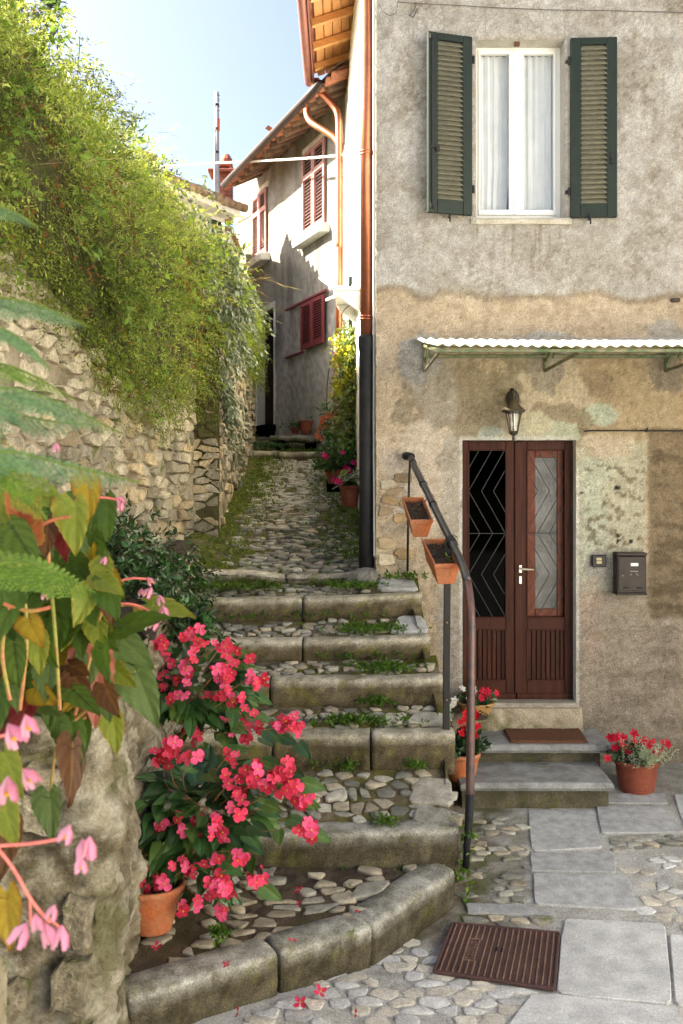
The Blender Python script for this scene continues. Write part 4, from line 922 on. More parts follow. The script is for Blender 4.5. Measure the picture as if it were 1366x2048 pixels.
# wire along the top of the wall with hook
m_ = MB(); pts = [(FX(x), 7.966 , FZ(y)) for x, y in ((793, 8), (830, 11), (900, 14), (1000, 20), (1100, 24), (1200, 25), (1366, 29), (1600, 30))]; m_.tube(pts, .0035, 5)
m_.tube([(FX(x), 7.96, FZ(y)) for x, y in ((757, 12), (765, 28), (780, 36), (792, 30), (795, 12), (796, 2))], .0025, 5)
m_.tube([(FX(x), 7.955, FZ(y)) for x, y in ((832, 10), (828, 25), (818, 36), (826, 40), (834, 22))], .006, 6)
tag(m_.build('wall_wire', mat('old_wire', (.12, .10, .08), rough=.8, bump=0), org=(FX(1000), 7.97, FZ(20))), 'thin old wire with a hook strung along the wall above the green shutters', 'wire')
# small bits on the wall: clip by the rendered edge
m_ = MB(); m_.box(FX(1341), FX(1358), 7.965, 8.0, FZ(605), FZ(597), .004); tag(m_.build('wall_clip', M['cap'], org=(FX(1350), 7.98, FZ(600))), 'small grey metal plate fixed to the wall above the right end of the awning', 'plate')

# down pipe at the corner
dp = thing('corner_downpipe', 'copper downpipe entering a black cast iron pipe at the house corner', 'downpipe', (.195, 8.12, 1.95))
cx_, cy_ = .203, 8.10
m_ = MB(); m_.tube([(cx_, cy_, FZ(668)), (cx_, cy_, 7.7)], .050, 16); m_.build('copper_pipe', M['copper'], dp, smooth=True)
for py_ in (298, 632):
    m_ = MB()
    for dz_ in (-.012, .012): m_.lathe([(.051, dz_ - .004), (.056, dz_ - .004), (.056, dz_ + .004), (.051, dz_ + .004)], (cx_, cy_, FZ(py_)), 16, cap=False)
    m_.bar((cx_ + .05, cy_, FZ(py_)), (cx_ + .085, cy_ + .01, FZ(py_)), .02, .014); m_.build('pipe_bracket', M['copper'], dp, smooth=True)
m_ = MB(); m_.lathe([(.0, 1.76), (.062, 1.76), (.060, FZ(1000)), (.060, FZ(700)), (.067, FZ(690)), (.067, FZ(672)), (.062, FZ(668)), (.052, FZ(667)), (.0, FZ(668))], (cx_, cy_, 0), 18, cap=False); ip = m_.build('iron_pipe', M['castiron'], dp, smooth=True)
m_ = MB(); zc = FZ(976); m_.lathe([(.061, zc - .008), (.068, zc - .008), (.068, zc + .008), (.061, zc + .008)], (cx_, cy_, 0), 18, cap=False); m_.bar((cx_ + .055, cy_ - .035, zc), (cx_ + .10, cy_ - .03, zc + .012), .016, .016); m_.build('pipe_bracket', M['castiron'], dp, smooth=False)
mb = MB(); mb.lathe([(.0, -.2), (.2, -.2), (.17, -.06), (.13, .0), (.07, .03), (0, .03)], (cx_, 8.09, 1.81), 9)
mb.v = [(x + (fb1(x * 9, y * 9, z * 9) - .5) * .12, y + (fb1(x * 9, y * 9, z * 9 + 4) - .5) * .08, z + (fb1(x * 8, y * 8, 2) - .5) * .10) for x, y, z in mb.v]
mb.build('concrete_base', mat('rough_concrete', (.25, .235, .21), (.13, .12, .10), sc1=10, rough=.95, bump=.7, bs=60, moss=.1), dp, smooth=False)
# grey cable on the corner
m_ = MB(); m_.tube([(.262, 8.0, 1.95), (.258, 8.03, 3.0), (.262, 8.03, 5.0), (.26, 8.03, 7.5)], .008, 6); m_.tube([(.24, 8.08, 1.95), (.242, 8.09, 3.5), (.24, 8.1, 7.5)], .005, 5)
tag(m_.build('corner_cable', mat('grey_cable', (.30, .30, .29), rough=.7, bump=0, fine=.1), org=(.26, 8.03, 2)), 'grey electric cable running up the house corner beside the black downpipe', 'cable')

# =====================================================================  DOOR STEPS, MAT, POTS
ds = thing('door_steps', 'two grey slab steps with mossy risers in front of the brown door', 'steps', (1.45, 7.5, .2))
M['stepslab'] = mat('step_slab_stone', (.31, .31, .305), (.175, .175, .165), sc1=8, rough=.85, bump=.6, bs=110, dist=.008, speck=110, fine=.45, moss=.12, detail=9)
def rough_slab(name, x0, x1, y0, y1, zt, th, m, sd, taper=0.0, over=0.0):
    rings = []; n_ = 26
    for i in range(n_ + 1):
        t = i / n_; x = x0 + (x1 - x0) * t; e = (fb1(x * 6, sd, 0) - .5) * .035; e2 = (fb1(x * 14, sd, 3) - .5) * .012
        yf = y0 + e; k = .012 if 0 < i < n_ else .0
        rings.append([(x, yf + .012, zt - th), (x, yf - .006 + e2, zt - th * .6), (x, yf + e2, zt - .010 - k * .3), (x, yf + .014, zt - (.0 if 0 < i < n_ else .008)), (x + taper * 0, (y0 + y1) / 2, zt + e2 * .3), (x, y1, zt), (x, y1, zt - th)])
    m_ = MB(); m_.loft(rings); return m_.build(name, m, ds, smooth=False)
rough_slab('step_slab', .93, 2.035, 7.50, 8.0, .572, .062, M['stepslab'], 1)
rough_slab('step_slab', .84, 1.92, 7.04, 7.62, .424, .058, M['stepslab'], 2)
riser = mat('mossy_riser', (.13, .115, .075), (.07, .062, .038), sc1=8, rough=1, bump=.9, bs=50, dist=.015, moss=.3, mosscol=(.055, .06, .014))
for (x0, x1, y0, y1, z0, z1, sd) in ((.93, 1.96, 7.58, 8.0, .38, .515, 3), (.86, 1.90, 7.12, 7.9, .05, .372, 4)):
    V = []
    for x in np.linspace(x0, x1, 40):
        for t in np.linspace(0, 1, 10): V.append((x, y0, z0 + (z1 - z0) * t))
    V = np.array(V); V[:, 1] += (fbm(V * 11, 4, sd) - .5) * .05; npmesh('riser', V, gridq(40, 10), riser, None, ds, smooth=True)
    m_ = MB(); m_.quad((x1, y0, z0), (x1, y1, z0), (x1, y1, z1), (x1, y0, z1)); m_.build('riser_side', riser, ds)
V = []
nx, ny = 90, 34
for i in range(nx):
    for j in range(ny):
        u, v = i / (nx - 1), j / (ny - 1)
        x = .0; y = 7.545 + .41 * v
        xl_, xr_ = FX(1006, 7.95) + (FX(1020, 7.54) - FX(1006, 7.95)) * (1 - v), FX(1160, 7.95) + (FX(1178, 7.54) - FX(1160, 7.95)) * (1 - v)
        x = xl_ + (xr_ - xl_) * u; e = min(u, 1 - u, v, 1 - v); V.append((x, y, .574 + .016 * min(1, e * 60)))
V = np.array(V); V[:, 2] += (NR.random(len(V)) - .3) * .006 * (V[:, 2] > .58)
mt_ = npmesh('doormat', V, gridq(nx, ny), mat('coir', (.17, .075, .04), (.10, .045, .025), sc1=60, rough=1, bump=1, bs=220, dist=.01, fine=.5), None, None, smooth=False, org=(1.57, 7.75, .575)); tag(mt_, 'brown coir doormat lying on the upper grey step', 'doormat')

def flower5(mbx, c, n, r, colp, colc, npet=5, cup=.3, rng=R):
    """a small flower facing n"""
    c = Vector(c); n = Vector(n).normalized(); u = n.orthogonal().normalized(); v = n.cross(u); a0 = rng.random() * 6.28
    for k in range(npet):
        a = a0 + 2 * math.pi * k / npet; d = u * math.cos(a) + v * math.sin(a); s = n.cross(d); rr = r * rng.uniform(.85, 1.15); mbx.cur = tuple(q * rng.uniform(.85, 1.1) for q in colp)
        p1 = c + d * rr * .5 + n * rr * cup * .35; p2 = c + d * rr + n * rr * cup
        mbx.add([c, p1 + s * rr * .36, p2 + s * rr * .2, p2 - s * rr * .2, p1 - s * rr * .36, p1 - n * rr * .08], [(0, 5, 1), (1, 5, 2), (2, 5, 3), (3, 5, 4), (4, 5, 0)])
    mbx.cur = colc; q = c + n * r * .18; mbx.add([q + n * r * .16] + [q + (u * math.cos(a) + v * math.sin(a)) * r * .2 for a in np.linspace(0, 6.28, 7)[:-1]], [(0, 1 + k, 1 + (k + 1) % 6) for k in range(6)]); mbx.cur = (1, 1, 1)
M['leaf'] = leafmat('leaf_soft', .5, .5); M['leafgloss'] = leafmat('leaf_glossy', .28, .18, .5); M['petal'] = leafmat('petal', .55, .35, .2)
def leaf_clump(name, parent, c, r, n, ll, lw, c1, c2, m, flat=.7, up=.35, nl=6, group=None, org=None):
    """dome of short leafy shoots around c"""
    th = NR.random(n) * 6.283; ph = np.arccos(NR.uniform(.0, 1, n)); d = np.c_[np.cos(th) * np.sin(ph), np.sin(th) * np.sin(ph), np.cos(ph) * flat + up]
    base = np.array(c) + np.c_[NR.normal(size=(n, 2)) * r * .22, NR.random(n) * r * .1]
    V, Q, K = sprays(base, nrm(d), r * NR.uniform(.6, 1.05, n), nl, ll, lw, c1, c2, droop=.25, fold=.15)
    return npmesh(name, V, Q, m, K, parent)
def pot(name, c, r, h, m, label, cat, group=None, rim=.025, soil=True, taper=.72, saucer=False, lab=True):
    root = thing(name, label, cat, c, group); x, y, z = c
    b = MB(); b.lathe([(.0, 0), (r * taper * .96, 0), (r * taper, .01), (r * (taper + .62 * (1 - taper)), h * .62), (r * .95, h - rim * 1.6), (r * .96, h - rim * 1.5), (r * 1.02, h - rim * 1.3), (r * 1.04, h - rim * .3), (r * 1.02, h), (r * .92, h), (r * .88, h - .03), (r * .86, h - .05), (0, h - .05)], c, 28, cap=False)
    bo = b.build('pot', m, root, smooth=True)
    for p in bo.data.polygons: pass
    if soil:
        s_ = MB(); s_.lathe([(r * .88, h - .04), (r * .5, h - .025), (.0, h - .02)], c, 16, cap=False); s_.build('soil', M['soil'], root, smooth=True)
    return root
# big pot on the right: red cyclamen and silver heather
c = (2.19, 7.42, .20)
pr = pot('flower_pot', c, .162, .29, M['terradark'], 'brown terracotta pot of red cyclamen and silver heather right of the door steps', 'potted plant')
leaf_clump('foliage', pr, (2.12, 7.38, .50), .17, 60, .05, .042, (.02, .05, .015), (.05, .10, .03), M['leafgloss'], nl=4)
for k in range(64):
    m_ = MB(); bx, by = 2.22 + R.gauss(0, .055), 7.31 + R.gauss(0, .035); tx, ty, tz = bx + R.gauss(.03, .05), by - R.random() * .09, .50 + R.uniform(.06, .16) * 1.0
    if k < 8: tx -= .14; tz += .07; bx -= .08
    base = np.array([[bx, by, .47]]); d = nrm(np.array([[tx - bx, ty - by, tz - .47]])); L_ = math.dist((bx, by, .47), (tx, ty, tz))
    V, Q, K = sprays(base, d, [L_], 46, .018, .0085, (.36, .42, .35), (.56, .60, .52), droop=.05, spread=.8, fold=.05); npmesh('heather_sprig', V, Q, M['leaf'], K, pr)
for k in range(26):
    m_ = MB(); t = (2.06 + R.gauss(0, .075) if k % 2 else 2.22 + R.gauss(.02, .08), 7.33 + R.gauss(0, .06), .60 + R.uniform(-.05, .10)); flower5(m_, t, (R.gauss(0, .4), -1, R.uniform(.2, 1)), R.uniform(.022, .034), (.62, .012, .05), (.3, .0, .03)); m_.build('flower', M['petal'], pr)
# wicker basket on the door sill
bk = thing('flower_basket', 'round wicker basket of red and white cyclamen standing at the door', 'flower basket', (FX(950, 7.8), 7.8, .69))
bc = Vector((FX(952, 7.8), 7.80, .745))
wk = MB()
for k in range(6):
    z = .012 * k * 1.05; r = .098 + .006 * k; rings = []
    pts = [(bc.x + (r + .005 * math.sin(a * 12 + k * math.pi)) * math.cos(a), bc.y + (r + .005 * math.sin(a * 12 + k * math.pi)) * math.sin(a) * .9, bc.z + z) for a in np.linspace(0, 2 * math.pi, 49)]; wk.tube(pts, .0062, 5, cap=False)
wk.tube([(bc.x + .14 * math.cos(a), bc.y + .13 * math.sin(a), bc.z + .078) for a in np.linspace(0, 2 * math.pi, 25)], .009, 6, cap=False)
wk.build('wicker', mat('wicker', (.45, .27, .10), (.33, .18, .06), sc1=30, rough=.7, bump=.2), bk, smooth=True)
m_ = MB(); m_.lathe([(0, -.04), (.09, -.04), (.115, .06), (0, .065)], bc, 14, cap=False); m_.build('basket_lining', M['soil'], bk)
leaf_clump('foliage', bk, bc + Vector((0, 0, .06)), .15, 60, .045, .04, (.02, .055, .018), (.06, .12, .04), M['leafgloss'], nl=4, flat=.5)
for k in range(16):
    m_ = MB(); red = k < 9; t = bc + Vector((R.gauss(.06, .035) if red else R.gauss(-.05, .05), R.gauss(-.05, .04), R.uniform(.12, .20))); flower5(m_, t, (R.gauss(0, .5), -1, R.uniform(.2, 1)), R.uniform(.022, .032), (.66, .02, .06) if red else (.78, .78, .76), (.5, .02, .05) if red else (.7, .55, .6)); m_.build('flower', M['petal'], bk)
# pot of cyclamen behind the handrail
c = (FX(925, 7.25), 7.28, .38)
pc = pot('flower_pot', c, .13, .20, M['terracotta'], 'orange pot of red and white cyclamen tucked between the stone flight and the door steps', 'potted plant')
leaf_clump('foliage', pc, (c[0] + .02, c[1], .58), .19, 70, .055, .05, (.015, .045, .015), (.05, .10, .035), M['leafgloss'], nl=4)
for k in range(26):
    m_ = MB(); red = k < 17; t = (c[0] + (R.gauss(.055, .055) if red else R.gauss(-.10, .025)), c[1] - .05 + R.gauss(0, .05), .78 + R.uniform(-.06, .11) + (0 if red else R.uniform(-.02, .14))); flower5(m_, t, (R.gauss(0, .5), -1, R.uniform(.2, 1)), R.uniform(.024, .036), (.66, .012, .03) if red else (.78, .78, .77), (.4, .0, .02) if red else (.7, .6, .6)); m_.build('flower', M['petal'], pc)

# =====================================================================  HANDRAIL AND PLANTERS
hr = thing('handrail', 'bent iron handrail with brown worn paint beside the stone steps', 'handrail', (.75, 6.2, .3))
A_, B_ = Vector(W(820, 914, 7.9)), Vector(W(903, 1085, 6.6))
arc = [A_, A_.lerp(B_, .35), A_.lerp(B_, .7), B_, Vector(W(920, 1118, 6.35)), Vector(W(934, 1158, 6.15)), Vector(W(941, 1205, 6.02)), Vector(W(943, 1260, 5.95)), Vector(W(942, 1400, 5.91)), Vector(W(940, 1592, 5.9))]
def smooth_path(P, it=2):
    for _ in range(it):
        o = [P[0]]
        for a, b in zip(P, P[1:]): o += [a.lerp(b, .25), a.lerp(b, .75)]
        P = o + [P[-1]]
    return P
M['railpaint'] = mat('worn_rail_paint', (.15, .065, .05), (.045, .042, .045), sc1=9, rough=.42, bump=.15, bs=80, met=.2, fine=.2, spec=.55)
M['railupper'] = mat('grey_iron_tube', (.06, .062, .066), (.085, .075, .07), sc1=9, rough=.36, bump=.12, bs=80, met=.5, fine=.2, spec=.55)
sp = smooth_path(arc)
ic = min(range(len(sp)), key=lambda i: (sp[i] - Vector(W(934, 1158, 6.15))).length)
m_ = MB(); m_.tube(sp[:ic + 1], .026, 12); m_.build('upper_tube', M['railupper'], hr, smooth=True)
m_ = MB(); m_.tube(sp[ic:], .0262, 12); m_.build('lower_tube', M['railpaint'], hr, smooth=True)
m_ = MB(); m_.tube([W(940, 1588, 5.9), W(938, 1640, 5.9), W(934, 1690, 5.9), W(932, 1735, 5.9)], [.027, .025, .022, .020], 10); m_.build('foot', M['castiron'], hr, smooth=True)
for t in (.08, .36, .60): 
    p = A_.lerp(B_, t); d = (B_ - A_).normalized(); m_ = MB(); m_.tube([p - d * .012, p + d * .012], .030, 12); m_.build('collar', M['iron'], hr, smooth=True)
d = (B_ - A_).normalized(); m_ = MB(); m_.tube([B_ - d * .035, B_ + d * .03], .036, 14); m_.build('joint_collar', M['iron'], hr, smooth=True)
m_ = MB(); m_.bar(W(895, 1085, 6.6), W(892, 1470, 6.6), .032, .044); m_.build('post', M['iron'], hr)
for py_ in (1145, 1245, 1400): m_ = MB(); m_.tube([Vector(W(894, py_, 6.59)) + Vector((0, 0, 0)), Vector(W(894, py_, 6.55))], .007, 8); m_.build('rivet', mat('rust_rivet', (.25, .14, .07), rough=.8, bump=0), hr)
m_ = MB(); m_.tube([W(820, 915, 7.93), W(817, 1000, 7.93), W(815, 1142, 7.93)], .0095, 8); m_.build('thin_post', M['iron'], hr, smooth=True)
m_ = MB(); m_.tube([W(812, 912, 7.98), W(822, 914, 7.88)], .034, 12); m_.build('wall_flange', M['iron'], hr, smooth=True)
def planter(near, far, wd, h, label, sprout):
    """long box between two rim-centre points (near end, far end)"""
    N_, F_ = Vector(near), Vector(far); ax = (F_ - N_); L = ax.length; ax.normalize(); sd = Vector((1, 0, 0)); sd = (sd - ax * sd.dot(ax)).normalized(); up_ = sd.cross(ax); up_ = up_ if up_.z > 0 else -up_
    root = thing('planter_box', label, 'planter', tuple((N_ + F_) / 2 - up_ * h), 'planters hung on the handrail')
    def ring(k, z, ex): return [N_ - ax * ex + sd * (wd / 2 * k) * a - up_ * z if b == 0 else F_ + ax * ex + sd * (wd / 2 * k) * a - up_ * z for a, b in ((-1, 0), (1, 0), (1, 1), (-1, 1))]
    m_ = MB(); m_.loft([ring(.66, h, -.03), ring(.69, h * .86, -.025), ring(.71, h * .85, -.022), ring(.93, .03, -.003), ring(1.0, .024, .008), ring(1.02, .003, .010), ring(1.0, 0, .008), ring(.90, 0, -.010), ring(.86, .06, -.016)], cap=False)
    m_.f.append((3, 2, 1, 0)); m_.build('box', M['terracotta'], root)
    m_ = MB(); n_ = 12; V = []
    for i in range(n_):
        for j in range(8):
            p = N_.lerp(F_, .03 + .94 * i / (n_ - 1)) + sd * wd * .86 * (j / 7 - .5) - up_ * .034; V.append(p + up_ * (fb1(p.x * 30, p.y * 30, 5) - .5) * .04)
    npmesh('soil', V, gridq(n_, 8), M['soil'], None, root)
    n_ = 46; base = np.array([N_.lerp(F_, R.uniform(.06, .94)) + sd * wd * R.uniform(-.38, .38) - up_ * .03 for _ in range(n_)]); dd = NR.normal(size=(n_, 3)) * np.array([1, 1, .3]) + np.array([0, 0, .35])
    V, Q, K = sprays(base, nrm(dd), NR.uniform(.02, .06, n_), 3, .045, .006, (.06, .035, .02), (.20, .14, .09), droop=.2); tag(npmesh('dry_twigs', V, Q, M['leaf'], K, root), kind='stuff')
    if sprout:
        p = N_.lerp(F_, .25) + sd * .03; V, Q, K = sprays(np.array([p - up_ * .03]), np.array([up_]), [.05], 8, .03, .018, (.12, .22, .03), (.2, .3, .05)); npmesh('sprout', V, Q, M['leaf'], K, root)
    m_ = MB(); m_.tube([F_ - ax * .10 + sd * wd * .46, F_ - ax * .10 + sd * (wd * .5 + .03) + up_ * .06, F_ - ax * .10 + sd * (wd * .5 + .06) + up_ * .04], .004, 5); m_.build('hook', M['iron'], root)
planter(W(843, 1040, 7.0), W(826, 995, 7.45), .160, .14, 'upper orange planter box of dry soil hung on the handrail nearest its top end', False)
planter(W(895, 1128, 6.35), W(868, 1078, 6.85), .165, .145, 'lower orange planter box with a tiny green sprout hung behind the rail post', True)

# =====================================================================  MANHOLE COVER
mh = thing('manhole_cover', 'rusty ribbed rectangular manhole cover set in the paving', 'manhole cover', tuple(sum(q[i] for q in MH) / 4 for i in range(3)))
M['rust'] = mat('rusty_iron', (.105, .055, .048), (.075, .042, .04), sc1=12, rough=.7, bump=.35, bs=120, met=.2, fine=.25)
M['rustrib'] = mat('rusty_rib', (.26, .16, .105), (.17, .10, .07), sc1=12, rough=.65, bump=.3, bs=120, met=.2)
Pm = [Vector(q) for q in MH]
def mhp(u, v, z=0.): return Pm[0].lerp(Pm[1], u).lerp(Pm[3].lerp(Pm[2], u), v) + Vector((0, 0, z + .006))
m_ = MB()
for a, b in (((0, 0), (1, 0)), ((1, 0), (1, 1)), ((1, 1), (0, 1)), ((0, 1), (0, 0))): m_.bar(mhp(*a, .004), mhp(*b, .004), .016, .018, b=.004)
m_.build('frame', M['rust'], mh)
m_ = MB(); m_.loft([[mhp(.02, .02, -.02), mhp(.98, .02, -.02), mhp(.98, .98, -.02), mhp(.02, .98, -.02)], [mhp(.02, .02, .006), mhp(.98, .02, .006), mhp(.98, .98, .006), mhp(.02, .98, .006)]]); m_.build('plate', M['rust'], mh)
for i in range(18):
    u = .045 + .91 * i / 17; m_ = MB()
    if i in (4, 5): m_.bar(mhp(u, .03, .008), mhp(u, .30, .008), .007, .009, b=.002); m_.bar(mhp(u, .72, .008), mhp(u, .97, .008), .007, .009, b=.002)
    else: m_.bar(mhp(u, .03, .008), mhp(u, .97, .008), .007, .009, b=.002)
    m_.build('rib', M['rustrib'], mh)
m_ = MB()
for i in range(17):
    u0, u1 = .045 + .91 * i / 17, .045 + .91 * (i + 1) / 17
    for j in range(23):
        v = .05 + .9 * j / 22
        if i in (3, 4, 5) and .28 < v < .74: continue
        m_.bar(mhp(u0 + .018, v, .006), mhp(u1 - .018, v, .006), .010, .006, b=.002)
tag(m_.build('cross_bars', M['rust'], mh), kind='stuff')
# raised panel with cast lettering too worn to read: rows of raised glyph strokes
m_ = MB(); 
for a, b in (((.20, .30), (.30, .30)), ((.30, .30), (.30, .72)), ((.30, .72), (.20, .72)), ((.20, .72), (.20, .30))): m_.bar(mhp(*a, .008), mhp(*b, .008), .006, .008, b=.001)
for r_ in range(2):
    for k in range(7):
        u = .222 + r_ * .042; v = .34 + k * .052
        for q in range(3):
            if R.random() < .75: m_.bar(mhp(u + R.uniform(0, .02), v + R.uniform(0, .02), .007), mhp(u + R.uniform(0, .026), v + .03 + R.uniform(-.01, .01), .007), .005, .006, b=.001)
m_.build('cast_panel', M['rustrib'], mh)
m_ = MB(); m_.bar(mhp(.47, .42, .008), mhp(.47, .50, .008), .012, .012, b=.003); m_.bar(mhp(.52, .42, .008), mhp(.52, .50, .008), .012, .012, b=.003); m_.build('lifting_eye', M['dark'], mh)

# =====================================================================  STONE WALLS ON THE LEFT
nw = thing('rubble_wall', 'tall rubble stone wall with sandy mortar under the hanging greenery', 'wall', (-1.8, 7, 1.2))
u_ = Vector((.174, 1, 0)).normalized(); n_v = Vector((u_.y, -u_.x, 0))
def wall_core(name, parent, p0, u, n, L, z0f, z1f, m, nu, nv, amp=.05, sd=0):
    V = []
    for i in range(nu):
        for j in range(nv):
            s_ = L * i / (nu - 1); z = z0f(s_) + (z1f(s_) - z0f(s_)) * j / (nv - 1); p = Vector(p0) + u * s_; V.append((p.x, p.y, z))
    V = np.array(V); d = (fbm(V * 5, 4, sd) - .5) * amp * 2 + (fbm(V * 1.3, 2, sd + 5) - .5) * .08; V[:, :2] += d[:, None] * np.array([n.x, n.y])[None]
    return npmesh(name, V, gridq(nu, nv), m, None, parent, smooth=True)
P0 = (nwx(5.0), 5.0, 0); Lw = 4.4 / u_.y
Pb = (nwx(1.8), 1.8, 0)
wall_core('mortar_core', nw, P0, u_, n_v, Lw, lambda s: .9, lambda s: 4.9 - max(0, s - 3) * .4, M['mortar'], 150, 130, .035, 150)
wall_core('mortar_core', nw, Pb, u_, n_v, 3.2 / u_.y, lambda s: -.4, lambda s: 5.4, M['mortar'], 40, 60, .035, 151)  # unseen stretch of wall added out of frame to shade the nearest plants
def wall_polys(L, z0, z1, dx, dy, keep):
    s_ = [q for q in jgrid(0, L, z0, z1, dx, dy, .42) if 0 <= q[0] <= L]; cs = cells([(a / dx, b / dy) for a, b in s_], [((.0, 0), (-1, 0)), ((L / dx, 0), (1, 0))], rad=.8); o = []
    for (a, b), c in zip(s_, cs):
        if c and keep(a, b) : o.append([(x * dx, z * dy) for x, z in c])
    return o
def zlow(y):                       # lower fringe of the greenery along the near wall
    return float(np.interp(y, [5.0, 5.9, 6.6, 7.2, 8.2, 9.0, 9.5], [4.1, 3.75, 3.55, 3.15, 3.05, 3.25, 3.6]))
pl = wall_polys(Lw, 1.35, 4.2, .22, .10, lambda a, b: b < zlow(5 + a * u_.y) + .5 and not (b < 1.9 and a < 1.5) and R.random() < .93)
def nfr(s_, z): p = Vector(P0) + u_ * s_; return (p.x, p.y, z), u_, (0, 0, 1), n_v
lay_stones(nw, 'wall_stone', pl, nfr, M['wallstone'], .034, dep=.08, gap=.007, rough=.4, limit=300, rest_name='small_wall_stones', shrink=(.75, 1.03), hv=(.25, 1.8), rnd_=.12)
# far wall along the alley, with its mossy end face
fw = thing('alley_wall', 'long rubble wall running up the left of the cobbled alley', 'wall', (-1.2, 12, 2))
E0 = Vector((-1.20, 9.42, 0)); E1 = Vector((-1.36, 15.3, 0)); u2 = (E1 - E0).normalized(); n2 = Vector((u2.y, -u2.x, 0)); L2 = (E1 - E0).length
wall_core('mortar_core', fw, E0, u2, n2, L2, lambda s: 1.5 + .15 * s, lambda s: 4.5 + .17 * s, M['mortar'], 150, 110, .035, 160)
pl = wall_polys(L2, 1.9, 4.6, .24, .115, lambda a, b: b > 1.9 + .17 * a and R.random() < .93)
pl.sort(key=lambda p: p[0][0])
lay_stones(fw, 'wall_stone', pl, lambda s_, z: (tuple(E0 + u2 * s_ + Vector((0, 0, z))), u2, (0, 0, 1), n2), M['wallstone'], .036, dep=.08, gap=.007, rough=.4, limit=300, rest_name='far_wall_stones', shrink=(.75, 1.03), hv=(.25, 1.8), rnd_=.12)
ux = Vector((1, 0, 0)); nyv = Vector((0, -1, 0)); p0 = Vector((-1.45, 9.42, 0))
wall_core('end_core', fw, p0, ux, nyv, .30, lambda s: 1.5, lambda s: 4.6, M['mossstone'], 16, 90, .03, 170)
pl = wall_polys(.30, 1.8, 4.5, .14, .075, lambda a, b: R.random() < .95)
lo_ = [p for p in pl if p[0][1] < 2.95]; hi_ = [p for p in pl if p[0][1] >= 2.95]
ef = lambda s_, z: (tuple(p0 + ux * s_ + Vector((0, 0, z))), ux, (0, 0, 1), nyv)
lay_stones(fw, 'wall_stone', lo_, ef, M['wallstone'], .022, dep=.08, gap=.006, rough=.4, shrink=(.8, 1.03)); lay_stones(fw, 'mossy_stone', hi_, ef, [M['mossstone']], .026, dep=.08, gap=.007, rough=.4, shrink=(.8, 1.03))

# low garden wall in the near left corner and its planting bed
gw = thing('garden_wall', 'low rough lichen stained garden wall in the lower left corner', 'wall', (-1.3, 4.2, 0))
def topz(y): return 1.60 + .10 * (y - 4.2)
V = []; NN_ = []; nu, nv = 150, 130
pl_ = [Vector((-2.4, 4.10, 0)), Vector((-1.04, 4.24, 0)), Vector((-.985, 4.32, 0)), Vector((-1.0, 4.5, 0)), Vector((-1.16, 7.4, 0)), Vector((-1.2, 8.15, 0))]
Lc = [0]
for a, b in zip(pl_, pl_[1:]): Lc.append(Lc[-1] + (b - a).length)
for i in range(nu):
    s_ = Lc[-1] * (i / (nu - 1)) ; k = max(j for j in range(len(Lc) - 1) if Lc[j] <= s_ + 1e-9); p = pl_[k].lerp(pl_[k + 1], (s_ - Lc[k]) / (Lc[k + 1] - Lc[k])); tg = (pl_[k + 1] - pl_[k]).normalized(); nn = Vector((tg.y, -tg.x, 0))
    for j in range(nv):
        z = -.1 + (topz(p.y) + .1) * j / (nv - 1); V.append((p.x, p.y, z)); NN_.append((nn.x, nn.y, 0))
V = np.array(V); V = V + np.array(NN_) * ((fbm(V * 2.6, 3, 180) - .5) * .2 + (fbm(V * 9, 4, 181) - .5) * .09 + (fbm(V * 26, 3, 182) - .5) * .045 - .05 * np.maximum(0, V[:, 2] - 1.2))[:, None]; k1 = ss(.4, .6, fbm(V * 4, 5, 183)); k2 = ss(.45, .6, fbm(V * 9, 4, 184))
c = lerp(np.array([.36, .32, .24]), np.array([.20, .17, .115]), k1[:, None]); c = lerp(c, np.array([.09, .075, .05]), (ss(.5, .62, fbm(V * 6.5, 4, 187)) * .7)[:, None]); c = lerp(c, np.array([.50, .47, .38]), (k2 * .6)[:, None]); c = lerp(c, np.array([.13, .125, .055]), (ss(.55, .66, fbm(V * 3, 4, 185)) * .8)[:, None])
npmesh('rough_face', V, gridq(nu, nv), M['pierstone'], c, gw, smooth=True)
s_ = [(-1.42, 1.42), (-1.2, 1.46), (-1.02, 1.50), (-1.36, 1.18), (-1.08, 1.26), (-1.25, 1.3), (-1.34, .9), (-1.05, 1.0), (-1.3, .62), (-1.06, .70), (-1.42, .38), (-1.1, .42), (-.99, .16), (-1.3, .14)]
cs = cells([(a / .24, b / .2) for a, b in s_], [((-1.04 / .24, 0), (1, 0)), ((0, 1.58 / .2), (0, 1)), ((-1.6 / .24, 0), (-1, 0)), ((0, -.05), (0, -1))], rad=.62)
gst = [mat('garden_stone', (.34, .29, .20), (.17, .145, .10), sc1=13, rough=1, bump=1, bs=34, dist=.03, moss=.30, fine=.5), mat('garden_stone_pale', (.46, .41, .31), (.26, .22, .15), sc1=13, rough=1, bump=1, bs=34, dist=.03, moss=.2, fine=.5)]
lay_stones(gw, 'wall_stone', [[(u * .24, v * .2) for u, v in c_] if c_ and R.random() < .5 else None for c_ in cs], lambda x, z: ((x, 4.10 + .095 * (x + 2.4) + .01, z), (1, .09, 0), (0, 0, 1), (0, -1, .05)), gst, .05, dep=.06, gap=.03, rough=.6, top=.8)
